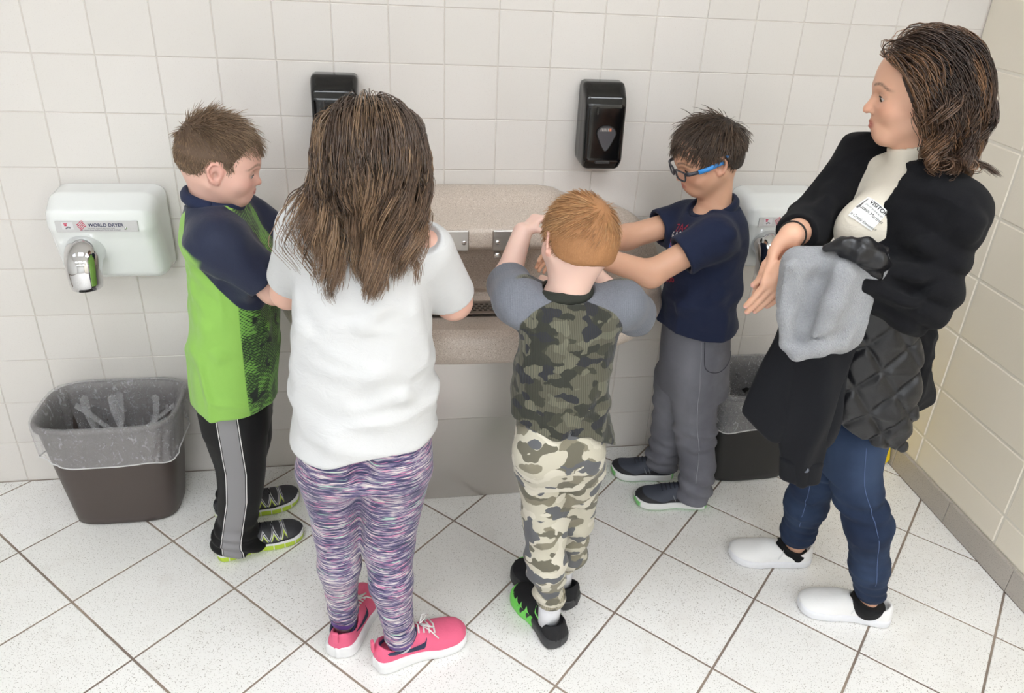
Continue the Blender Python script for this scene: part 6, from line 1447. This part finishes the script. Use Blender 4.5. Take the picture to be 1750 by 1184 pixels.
# ------------------------------------------------------------------ woman in the black cardigan
def on_surface(f, pts, lift, it=6):
    pts = np.asarray(pts, np.float32)
    for _ in range(it):
        d, n = grad(f, pts); pts = pts - n * (d - lift)[:, None].astype(np.float32)
    return pts
def wrap_text(f, s, size, M_, mat, parent, name, lift=0.0012, bold=0.0):
    x = text(name, s, size, M_, mat, parent, extrude=0.0, bold=bold); me = x.data; me.transform(x.matrix_basis); me.transform(Matrix.Translation(parent_loc(parent)))
    x.matrix_basis = Matrix.Identity(4); x.matrix_parent_inverse = Matrix.Translation(-parent_loc(parent))
    v = np.empty(len(me.vertices) * 3, np.float32); me.vertices.foreach_get('co', v); v = on_surface(f, v.reshape(-1, 3), lift); me.vertices.foreach_set('co', v.astype(np.float32).ravel()); return x
def woman():
    t = person((1.12, -0.76, 0), 'woman in black cardigan, cream top and blue jeans watching the children')
    hd = Head(at(1565, 162, -0.79), turn(basis(V(-0.90, 0.38, 0), V(0, 0, 1)), 0, -6, 0), 0.221, child=False, w=0.98, nose=1.32, eye_open=0.021, jaw=1.05)
    f_ = unit(V(-0.92, 0.40, 0)); l_ = V(f_[1], -f_[0], 0); l_ = l_ if l_[1] < 0 else -l_     # forward, to her left
    neck = at(1572, 278, -0.81)
    shL, elL, wrL = at(1632, 356, -0.925), at(1572, 508, -0.975), at(1366, 448, -0.90)
    shR, elR, wrR = at(1474, 280, -0.665), at(1386, 386, -0.715), at(1352, 402, -0.855)
    turn_ = math.atan2(l_[1], l_[0])
    def st(rows): return [(at(px, py, Y)[2], *at(px, py, Y)[:2], a, b, turn_) for px, py, Y, a, b in rows]       # a across the body, b front to back
    tor = st([(1500, 760, -0.80, 0.150, 0.105), (1508, 690, -0.80, 0.150, 0.112), (1512, 600, -0.80, 0.140, 0.108), (1522, 500, -0.80, 0.132, 0.102), (1540, 400, -0.80, 0.145, 0.115), (1552, 340, -0.80, 0.155, 0.100), (1562, 300, -0.805, 0.130, 0.074), (1570, 278, -0.81, 0.075, 0.058)])
    sk = lambda k: [(z, x, y, a - k, b - k, r) for z, x, y, a, b, r in tor]
    lN = [(at(1458, 745, -0.845), 0.078), (at(1464, 835, -0.868), 0.058), (at(1484, 895, -0.885), 0.057), (at(1486, 965, -0.880), 0.047), (at(1487, 1014, -0.868), 0.041)]
    lF = [(at(1440, 740, -0.745), 0.085), (at(1392, 815, -0.685), 0.060), (at(1378, 860, -0.665), 0.058), (at(1364, 905, -0.632), 0.047), (at(1361, 924, -0.626), 0.043)]
    S = Sdf(); hd.add(S); S.cap(hd.W(0, -0.12, -0.22), neck - V(0, 0, 0.02), 0.053, 0.058, 0.03); S.loft(sk(0.035)[2:], 0.02)
    S.chain([shL, elL, wrL], [0.046, 0.040, 0.026], 0.02); S.chain([shR, elR, wrR], [0.046, 0.040, 0.026], 0.02)
    for l in (lN, lF): S.chain([p for p, r in l] + [V(l[-1][0][0], l[-1][0][1], 0.05)], [max(0.028, r - 0.013) for p, r in l] + [0.024], 0.02)
    tips = []
    dR = at(1302, 505, -0.845) - wrR; dL = at(1300, 520, -0.87) - wrL
    hand(S, wrR, dR, V(-0.15, -0.75, -0.55), 0.165, ((2, 4, 3), (3, 4, 4), (3, 5, 4), (4, 6, 4)), thumb=(0.10, 0.30), spread=-0.08, right=True, tips=tips)
    hand(S, wrL, dL, V(0.25, 0.85, 0.45), 0.165, ((2, 4, 3), (3, 4, 4), (3, 5, 4), (4, 6, 4)), thumb=(0.10, 0.25), spread=-0.08, right=False, tips=tips)
    def masks(v):
        m = hd.masks(v); nail = np.zeros(len(v), np.float32)
        for p, d, up, r in tips: nail = np.maximum(nail, np.clip(1.6 - np.linalg.norm(v - (p + up * r * 0.8 + d * r * 0.3), axis=1) / (r * 0.75), 0, 1))
        m['nail'] = nail; return m
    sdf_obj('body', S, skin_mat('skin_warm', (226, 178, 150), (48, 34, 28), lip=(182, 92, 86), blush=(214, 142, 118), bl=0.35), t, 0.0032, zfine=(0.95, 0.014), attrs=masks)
    hd.eyes(t, (58, 40, 28), gaze=(-0.05, 0.9, -0.40))
    # cream top
    C = Sdf(); C.loft(sk(0.016)[2:], 0.02, rnd=0.01, n=2.1); bust = at(1468, 372, -0.80)
    for s in (-0.07, 0.07): C.ell(at(1546, 382, -0.80) + f_ * 0.096 + l_ * s, V(0.062, 0.055, 0.065), None, 0.06)
    C.cap(neck - V(0, 0, 0.02), hd.W(0, -0.06, -0.40), 0.0605, 0.0575, 0.02); C.cap(neck - V(0, 0, 0.02), hd.W(0, -0.08, -0.25), 0.052, 0.052, 0.003, 's')
    C.plane(hd.W(0, 0, -0.47), hd.R[:, 2] + hd.R[:, 1] * 0.35, 0.004)
    for s, e in ((shL, 0.05), (shR, 0.05)): C.cap(neck - V(0, 0, 0.04), s, 0.045, 0.046, 0.03)
    C.warp(lambda P, d: d - (0.005 * vnoise(P, (9, 9, 7), 81) + 0.006 * ridge(P, (7, 7, 6), 82)) * np.clip((1.33 - P[:, 2]) / 0.06, 0, 1))
    sdf_obj('cream_top', C, cloth_mat('cream_jersey', (232, 224, 208), 0.85, 800.0, 0.15, 0.92), t, 0.0048)
    # cardigan
    KT = Sdf(); KT.loft(tor, 0.02, rnd=0.006, n=2.1)
    seL = elL + (wrL - elL) * 0.62; seR = elR + (wrR - elR) * 0.70
    for n_, s in ((neck + l_ * 0.05 - V(0, 0, 0.03), shL), (neck - l_ * 0.05 - V(0, 0, 0.03), shR)): KT.cap(n_, s, 0.046, 0.056, 0.04)
    cz = np.array([s[0] for s in tor][::-1]); cx = np.array([s[1] for s in tor][::-1]); cy = np.array([s[2] for s in tor][::-1]); nk = neck.astype(np.float32); hz = at(1592, 683, -0.88)[2]
    cz, cx, cy = cz[np.argsort(cz)], cx[np.argsort(cz)], cy[np.argsort(cz)]
    def opening(P):
        d = KT.ev(P, 9.0)
        dx = P[:, 0] - np.interp(P[:, 2], cz, cx); dy = P[:, 1] - np.interp(P[:, 2], cz, cy); a = dx * f_[0] + dy * f_[1]; b = dx * l_[0] + dy * l_[1]
        z = P[:, 2]; wl = np.interp(z, [0.7, 1.0, 1.15, 1.30, 1.38], [0.06, 0.085, 0.100, 0.090, 0.060]); wr = np.interp(z, [0.7, 1.0, 1.2, 1.36], [0.13, 0.13, 0.115, 0.065])
        g = np.maximum(np.maximum(b - wl, -b - wr), 0.012 - a)                      # negative inside the open front
        nkd = np.linalg.norm((P - nk) * np.array([1, 1, 0.6], np.float32), axis=1) - 0.073; g = np.minimum(g, np.where(z > nk[2] - 0.05, nkd, 1.0))
        return smax(d, -g, 0.006)
    K = Sdf(); K.fn(opening, *KT.bounds(), 0.0); K.cap(shL, elL, 0.058, 0.058, 0.04); sleeve(K, elL, seL, 0.058, 0.050, 0.02); K.cap(shR, elR, 0.056, 0.052, 0.04); sleeve(K, elR, seR, 0.052, 0.042, 0.02); sleeve_hole(K, elR, seR, 0.042)
    def kf(P, d):
        el = np.exp(-((P - elL.astype(np.float32)) ** 2).sum(1) / 0.022); fo = 0.005 * vnoise(P, (8, 8, 8), 91) + 0.014 * ridge(P, (7, 7, 8), 92) + 0.006 * ridge(P, (14, 14, 16), 94) + 0.014 * el * np.abs(np.sin((P[:, 2] * 0.9 + P[:, 0] * 0.55) * 48 + 1.5 * vnoise(P, 7, 93)))
        return smax(d - np.maximum(fo, -0.004), hz - P[:, 2], 0.006)
    K.warp(kf)
    for p in ([(1500, 460), (1560, 478), (1625, 455)], [(1495, 492), (1550, 515), (1608, 500)], [(1500, 530), (1550, 545), (1592, 530)], [(1530, 420), (1580, 425), (1640, 400)], [(1575, 590), (1582, 630), (1580, 675)], [(1450, 300), (1430, 335), (1405, 360)], [(1650, 340), (1655, 380), (1640, 420)]): stroke(K, p, 0.020, 0.009)
    for p in ([(1510, 478), (1560, 497), (1615, 478)], [(1505, 512), (1550, 532), (1600, 515)]): stroke(K, p, 0.012, 0.008, 's', 0.012)
    g = N('black_fleece_cardigan'); co = g.co(); n = g.noise(co, 420.0, 3.0, 0.7); g.set(Base_Color=g.mix(n, lin((17, 17, 19)), lin((30, 30, 33))), Roughness=0.95, Sheen_Weight=0.03, Sheen_Roughness=0.6, Specular_IOR_Level=0.1, Normal=g.bump(n, 0.35, 0.0015))
    sdf_obj('cardigan', K, g.m, t, 0.0050)
    # visitor sticker
    c00, c10, c01 = at(1492, 336, -0.90), at(1520, 358, -0.905), at(1449, 368, -0.90)
    q = [(1484, 338), (1519, 362), (1489, 394), (1450, 369)]; Q = [ray_hit(C, x, y) for x, y in q]; n = 7; G = np.array([[(Q[0] * (1 - u) + Q[1] * u) * (1 - v) + (Q[3] * (1 - u) + Q[2] * u) * v for u in np.linspace(0, 1, n)] for v in np.linspace(0, 1, n)]).reshape(-1, 3)
    G = on_surface(C, G, 0.002); sticker = mesh_np('visitor_sticker', G, [[i * n + j, i * n + j + 1, (i + 1) * n + j + 1, (i + 1) * n + j] for i in range(n - 1) for j in range(n - 1)], flat('white_sticker', (246, 246, 244), 0.5), t)
    sx = Q[1] - Q[0]; sy = Q[0] - Q[3]; W_, H_ = np.linalg.norm(sx), np.linalg.norm(sy)
    def lab(s, u, v, size, bold=0.0): wrap_text(C, s, size, frame_m(Q[3] + sx * u + sy * v, sx, sy), M_BLACKPRINT, t, 'sticker_print', 0.0026, bold)
    lab('VISITOR', 0.26, 0.80, 0.0125, 0.0003); lab('Oct 24 2018 8:16 AM', 0.20, 0.66, 0.0052); lab('Lizeth Martinez', 0.10, 0.47, 0.0100); lab('n Creek Elementary', 0.04, 0.10, 0.0088)
    P = on_surface(C, [Q[3] + sx * a + sy * b for a, b in ((0.02, 0.42), (0.10, 0.38), (0.12, 0.52), (0.13, 0.90), (0.10, 0.92), (0.06, 0.54))], 0.0028); mesh_np('sticker_emblem', P, [[0, 1, 2, 3, 4, 5]], flat('grey_emblem', (110, 106, 104), 0.6), t, False)
    # jeans
    Jn = Sdf(); Jn.loft(st([(1440, 790, -0.80, 0.110, 0.068), (1458, 740, -0.80, 0.120, 0.080), (1500, 660, -0.80, 0.125, 0.092)]), 0.03)
    for l in (lN, lF): Jn.chain([p for p, r in l], [r for p, r in l], 0.03)
    def jf(P, d):
        z = P[:, 2]; w = vnoise(P, (8, 8, 8), 95); lo = np.clip((0.36 - z) / 0.2, 0, 1); kn = np.exp(-((z - 0.44) / 0.05) ** 2)
        return d - (0.0035 * lo * np.sin(z * 190 + 3 * w) * (0.6 + 0.4 * w) + 0.005 * kn * np.sin(z * 120 + 3 * w) + 0.003 * vnoise(P, (9, 9, 6), 96))
    Jn.warp(jf); Jn.plane(V(0, 0, lN[-1][0][2] - 0.006), V(0, 0, -1), 0.004)
    for p in ([(1432, 838), (1470, 848), (1508, 838)], [(1438, 858), (1475, 866), (1510, 858)], [(1462, 985), (1490, 994), (1515, 984)], [(1462, 1000), (1490, 1008), (1513, 1000)], [(1350, 880), (1370, 888), (1392, 880)], [(1360, 850), (1385, 858), (1405, 850)], [(1460, 930), (1490, 938), (1520, 930)]): stroke(Jn, p, 0.010, 0.0045, 'u', 0.008)
    jat = lambda v: dict(fade=np.clip(vnoise(v, (14, 14, 5), 97) * 0.8 + 0.1 + 0.6 * np.exp(-((v[:, 2] - 0.62) / 0.1) ** 2), 0, 1))
    sdf_obj('jeans', Jn, denim_mat('blue_denim', (35, 47, 72), (68, 86, 116), (20, 27, 44)), t, 0.0048, attrs=jat)
    st_ = flat('blue_stitch', (88, 106, 146), 0.9)
    seam(Jn, [at(1488, 775, -0.95), at(1482, 835, -0.94), at(1498, 900, -0.945), at(1504, 965, -0.95), at(1500, 1010, -0.945)], st_, t, 0.0010); seam(Jn, [at(1392, 800, -0.75), at(1380, 850, -0.73), at(1366, 900, -0.70)], st_, t, 0.0010)
    # slip-on shoes and socks
    wc = cloth_mat('white_canvas', (240, 239, 238), 0.85, 900.0, 0.2, 0.96, 0.05); ws = flat('white_rubber', (236, 236, 240), 0.45); sk_ = cloth_mat('black_sock_knit', (26, 26, 28), 0.95, 700.0, 0.3)
    prof = [(0, 0.055), (0.06, 0.074), (0.15, 0.072), (0.3, 0.062), (0.44, 0.074), (0.55, 0.074), (0.72, 0.060), (0.88, 0.050), (1, 0.034)]
    for he, to, lf in ((floor_at(1519, 1062), floor_at(1362, 1036), True), (floor_at(1384, 957), floor_at(1244, 946), False)):
        sd = shoe(t, he[:2], to[:2], 0.098, lf, wc, ws, prof, sole=0.028, flare=0.004, toe_spring=0.004, collar=(0.26, 0.20, 0.030), name='slip_on_shoe', opening=0.056)
        for sgn in (-1, 1): shoe_add(sd, ribbon(lambda u, z, sgn=sgn: sd['surf'](u, sgn, z), [(0.40, 0.058), (0.46, 0.036)], [0.012, 0.010], 'elastic_gore', flat('white_elastic', (224, 224, 224), 0.9), n=6))
        an = lN[-1][0] if lf else lF[-1][0]; an = an + V(0, 0, 0.004); m_ = sd['o'] + sd['M'] @ V(0.34 * sd['L'], 0, 0.056)
        B = Sdf(); B.chain([an - V(0, 0, 0.022), an - V(0, 0, 0.05), m_], [0.0355, 0.035, 0.030], 0.03); B.cap(an - V(0, 0, 0.04), V(an[0], an[1], 0.05) - sd['M'][:, 0] * 0.020, 0.035, 0.031, 0.02); B.plane(an - V(0, 0, 0.028), V(0, 0, 1) - 0.25 * sd['M'][:, 0], 0.004)
        sdf_obj('sock', B, sk_, t, 0.0035)
    # bracelets
    def band(p, d, r, th, mat, name): MB().tube(ring_tube(p, basis(unit(np.cross(d, V(0, 0, 1))), d) if False else np.stack([unit(np.cross(d, V(0.2, 0.1, 1))), np.cross(unit(d), unit(np.cross(d, V(0.2, 0.1, 1)))), unit(d)], 1), r, r, 0, 32), [th] * 33, 8).build(name, mat, t, True)
    band(wrR - unit(wrR - elR) * 0.012, unit(wrR - elR), 0.0285, 0.0022, flat('black_elastic', (24, 22, 22), 0.8), 'hair_tie'); band(wrL + unit(dL) * 0.004, unit(wrL - elL), 0.0295, 0.0022, flat('bracelet_silver', (208, 204, 198), 0.2, 1.0), 'bracelet')
    # hair
    rs = np.random.RandomState(21); hm = hair_mat('wavy_brown_hair', (70, 53, 44), (104, 78, 60), (166, 122, 86), 0.28, 0.75)
    mask = lambda x, y, z: z - np.interp(y, [-0.5, -0.3, -0.05, 0.06, 0.13, 0.22, 0.4], [-0.26, -0.30, -0.22, -0.16, 0.04, 0.22, 0.30])
    n = 2900; q = sample_scalp(hd, n, mask, rs); nr = (q - V(0, -0.055, 0.105)) / V(0.338, 0.425, 0.392) ** 2; nr /= np.linalg.norm(nr, axis=1)[:, None]
    fr_ = np.clip((q[:, 1] + 0.05) / 0.25, 0, 1); fl = np.stack([np.tanh((q[:, 0] - 0.06) / 0.1) * 0.45, -0.95 + 0 * q[:, 0], -0.25 - 0.5 * (1 - fr_)], 1); fl = fl - (fl * nr).sum(1)[:, None] * nr; fl /= np.linalg.norm(fl, axis=1)[:, None]
    roots = hw_(hd, q + nr * 0.010); dirs = (fl + nr * 0.10) @ hd.R.T; dirs /= np.linalg.norm(dirs, axis=1)[:, None]
    col = Sdf(); hd.add(col); col.ell(hd.W(0, -0.14, -0.14), V(0.345, 0.36, 0.36) * hd.H, hd.R, 0.03); col.p += KT.p + K.p[1:3]
    zt = at(1620, 300, -0.86)[2]; ln = np.clip((roots[:, 2] - zt) * 1.08 + 0.03, 0.09, 0.5) * (0.82 + 0.32 * rs.rand(n))
    back = -(hd.R[:, 1]); bias = lambda p, k: (0.16 * max(0, 1 - k * 3) + 0.03) * back[None] + 0 * p
    def clamp(p):
        Q = hd.L(p); lim = np.interp(Q[:, 2], [-0.9, -0.45, -0.25, 0.0, 0.12, 0.26, 0.34, 0.5], [0.05, 0.11, 0.09, 0.08, 0.13, 0.22, 0.33, 0.40]); Q[:, 1] = np.minimum(Q[:, 1], lim); return hw_(hd, Q)
    P, cl = drape(roots, dirs, col, ln, 17, rs, 0.010, 0.021, 2.3, 0.20, 0.76, 60, 0.74, bias=bias, clamp=clamp)
    P = clamp(P.reshape(-1, 3)).reshape(P.shape)
    Kp = Sdf(); Kp.ell(hd.W(0, -0.06, 0.118), V(0.352, 0.440, 0.410) * hd.H, hd.R, 0); Kp.ell(hd.W(0, -0.18, -0.12), V(0.34, 0.32, 0.34) * hd.H, hd.R, 0.03)
    Kp.warp(lambda P, d: smax(d, -0.9 * hd.H * (lambda Q: mask(Q[:, 0], Q[:, 1], Q[:, 2]))(hd.L(P)), 0.008)); sdf_obj('hair', Kp, cap_mat('brown_wavy_scalp_hair', (64, 48, 40), (42, 30, 25)), t, 0.005)
    strands_mesh('hair_strands', P, 0.0010 * (0.7 + 0.8 * rs.rand(n)), hm, t, rs.rand(n), cl)
    return t, K, elL, wrL
_w, W_CARD, W_EL, W_WR = woman()
# ---- jacket carried over her forearm
def jacket():
    t = tag(empty('jacket', (0.85, -0.95, 0.6)), 'black quilted jacket with grey fleece hood hanging over the woman\'s forearm', 'jacket')
    def sheet(rows, thick, k=0.02):
        """rows of (px, py, Y) from top to bottom, each row left to right -> thick cloth"""
        S = Sdf(); G = [[at(*p) for p in r] for r in rows]
        return S, G
    # grey hood: a soft pouch with an open mouth facing down-left
    Hd = Sdf()
    top = at(1425, 440, -0.93); 
    outer = [(1352, 440, -0.93), (1405, 440, -0.945), (1462, 438, -0.955)]
    Hd.cap(at(1368, 446, -0.925), at(1488, 446, -0.955), 0.034, 0.032, 0.02)
    Hd.loft([(at(1405, 598, -0.955)[2], *at(1396, 598, -0.955)[:2], 0.050, 0.022, -0.30), (at(1405, 570, -0.955)[2], *at(1404, 570, -0.955)[:2], 0.078, 0.034, -0.30), (at(1405, 520, -0.95)[2], *at(1404, 520, -0.95)[:2], 0.090, 0.046, -0.30), (at(1410, 470, -0.945)[2], *at(1412, 470, -0.945)[:2], 0.096, 0.046, -0.30), (at(1418, 440, -0.94)[2], *at(1420, 440, -0.94)[:2], 0.090, 0.040, -0.30)], 0.02, rnd=0.02)
    # mouth of the hood: a long pocket whose folded edge stays as a light band
    Hd.cap(at(1372, 575, -1.00), at(1395, 490, -1.005), 0.020, 0.012, 0.012, 's'); Hd.cap(at(1362, 560, -1.0), at(1364, 480, -0.995), 0.010, 0.008, 0.012, 's')
    Hd.cap(at(1440, 470, -0.99), at(1392, 590, -0.995), 0.022, 0.018, 0.035); Hd.cap(at(1350, 455, -0.955), at(1343, 585, -0.968), 0.015, 0.012, 0.025); Hd.cap(at(1343, 588, -0.975), at(1358, 600, -0.985), 0.012, 0.012, 0.01); Hd.cap(at(1358, 602, -0.985), at(1432, 588, -0.985), 0.012, 0.012, 0.01); Hd.cap(at(1434, 586, -0.985), at(1464, 548, -0.985), 0.012, 0.012, 0.01)
    Hd.cap(at(1486, 458, -0.955), at(1460, 530, -0.955), 0.030, 0.026, 0.02)
    Hd.warp(lambda P, d: d - (0.006 * vnoise(P, (10, 10, 7), 101) + 0.006 * ridge(P, (8, 8, 6), 102)))
    stroke(Hd, [(1376, 592), (1384, 545), (1400, 485), (1412, 455)], 0.024, 0.022, 's', 0.012); stroke(Hd, [(1350, 470), (1349, 520), (1352, 575)], 0.012, 0.010, 's', 0.01); stroke(Hd, [(1432, 450), (1418, 520), (1396, 592)], 0.022, 0.010, 'u', 0.012); stroke(Hd, [(1338, 460), (1336, 540), (1340, 590)], 0.012, 0.006); stroke(Hd, [(1344, 596), (1362, 604), (1405, 598), (1436, 586), (1462, 552)], 0.013, 0.008, 'u', 0.010); stroke(Hd, [(1372, 575), (1410, 578), (1440, 562)], 0.010, 0.006, 's', 0.010)
    g = N('grey_fleece'); co = g.co(); n = g.noise(co, 260.0, 4.0, 0.7); v = g.voro(co, 330.0); g.set(Base_Color=g.mix(n, lin((186, 187, 190)), lin((142, 143, 148))), Roughness=0.95, Sheen_Weight=0.3, Normal=g.bump(g.math('ADD', n, g.math('MULTIPLY', v, 0.5)), 0.9, 0.006))
    sdf_obj('fleece_hood', Hd, g.m, t, 0.0036)
    bk = N('black_shell_cloth'); co = bk.co(); n = bk.noise(co, 500.0, 3.0); bk.set(Base_Color=bk.mix(n, lin((16, 17, 21)), lin((28, 29, 34))), Roughness=0.85, Sheen_Weight=0.03, Specular_IOR_Level=0.2, Normal=bk.bump(n, 0.2, 0.001))
    # shell body hanging on the left
    B = Sdf()
    def lz(px, py, Y, a, b, r): p = at(px, py, Y); return (p[2], p[0], p[1], a, b, r)
    B.loft([lz(1348, 752, -0.93, 0.108, 0.022, -0.32), lz(1352, 720, -0.93, 0.118, 0.026, -0.32), lz(1372, 650, -0.925, 0.098, 0.032, -0.32), lz(1395, 580, -0.92, 0.085, 0.036, -0.32), lz(1420, 500, -0.92, 0.088, 0.040, -0.30), lz(1430, 450, -0.92, 0.090, 0.036, -0.30)], 0.02, rnd=0.012)
    cutp, cutn = at(1268, 722, -0.93), None
    B.warp(lambda P, d: d - (0.008 * np.sin(P[:, 0] * 62 + P[:, 1] * 25 + 2.2 * vnoise(P, 5, 111)) * np.clip((1.0 - P[:, 2]) / 0.25, 0, 1) + 0.005 * vnoise(P, (9, 9, 5), 112)))
    pA, pB = at(1268, 720, -0.95), at(1345, 762, -0.95); dv = pB - pA; nn = unit(np.cross(dv, V(0, 1, 0))); nn = nn if nn[2] < 0 else -nn; B.plane(pA + nn * 0.004, nn, 0.01)
    sdf_obj('shell_body', B, bk.m, t, 0.0042)
    # hanging sleeve with cuff and button
    Sl = Sdf(); Sl.loft([lz(1368, 822, -0.955, 0.045, 0.020, -0.3), lz(1371, 770, -0.955, 0.052, 0.026, -0.3), lz(1384, 700, -0.955, 0.058, 0.032, -0.3), lz(1405, 600, -0.95, 0.062, 0.034, -0.3), lz(1425, 520, -0.945, 0.062, 0.036, -0.3)], 0.02, rnd=0.010)
    Sl.warp(lambda P, d: d - (0.006 * np.sin(P[:, 0] * 80 + P[:, 2] * 12 + 2 * vnoise(P, 6, 121)) + 0.004 * vnoise(P, (10, 10, 7), 122)))
    sdf_obj('sleeve', Sl, bk.m, t, 0.0040)
    Cf = Sdf(); Cf.loft([lz(1366, 821, -0.955, 0.048, 0.023, -0.3), lz(1370, 782, -0.955, 0.051, 0.027, -0.3)], 0.01, rnd=0.008); sdf_obj('cuff', Cf, bk.m, t, 0.0036)
    pb = on_surface(Cf, [at(1378, 804, -0.985)], 0.001)[0]; MB().disc(pb, V(-0.25, -0.95, 0.05), 0.0065, 0.003, 18).build('button', flat('slate_button', (120, 126, 140), 0.25, 0.6), t, True)
    # quilted lining on the right
    Q = Sdf(); Q.loft([lz(1487, 760, -0.945, 0.080, 0.022, -0.30), lz(1495, 700, -0.945, 0.092, 0.030, -0.30), lz(1503, 620, -0.94, 0.090, 0.032, -0.30), lz(1508, 550, -0.935, 0.078, 0.034, -0.30), lz(1498, 480, -0.93, 0.055, 0.032, -0.30)], 0.02, rnd=0.012)
    def quilt(P, d):
        u = P[:, 0] * 0.9 - P[:, 1] * 0.3; z = P[:, 2]; a = np.abs(((u * 1.0 + z * 0.75) / 0.085) % 1.0 - 0.5); b = np.abs(((u * 1.0 - z * 0.75) / 0.085) % 1.0 - 0.5); s = np.minimum(0.5 - a, 0.5 - b)
        return d - (0.010 * (np.clip(s / 0.18, 0, 1) ** 0.6 - 0.6) + 0.006 * ridge(P, (14, 14, 16), 131) + 0.004 * vnoise(P, (20, 20, 25), 132))
    Q.warp(quilt); pA, pB = at(1428, 735, -0.96), at(1532, 766, -0.96); nn = unit(np.cross(pB - pA, V(0, 1, 0))); nn = nn if nn[2] < 0 else -nn; Q.plane(pA + nn * 0.002, nn, 0.008)
    ql = N('black_satin_lining'); co = ql.co(); n = ql.noise(co, 40.0, 4.0, 0.6); ql.set(Base_Color=lin((20, 20, 24)), Roughness=0.36, Sheen_Weight=0.0, Specular_IOR_Level=0.5, Normal=ql.bump(n, 0.4, 0.004)); sdf_obj('quilted_lining', Q, ql.m, t, 0.0040, lip=3.0)
    # dark satin edge of the hood by the elbow
    E = Sdf(); E.chain([at(1412, 424, -0.955), at(1440, 417, -0.97), at(1478, 420, -0.985), at(1513, 426, -0.985)], [0.009, 0.014, 0.016, 0.008], 0.01); E.chain([at(1440, 432, -0.97), at(1470, 432, -0.992), at(1500, 442, -1.0), at(1514, 454, -0.99)], [0.010, 0.017, 0.018, 0.010], 0.01); E.cap(at(1480, 448, -0.985), at(1500, 470, -0.985), 0.016, 0.010, 0.012)
    E.warp(lambda P, d: d - 0.004 * ridge(P, (26, 26, 26), 141)); sdf_obj('hood_edge', E, ql.m, t, 0.0032)
    return t
jacket()
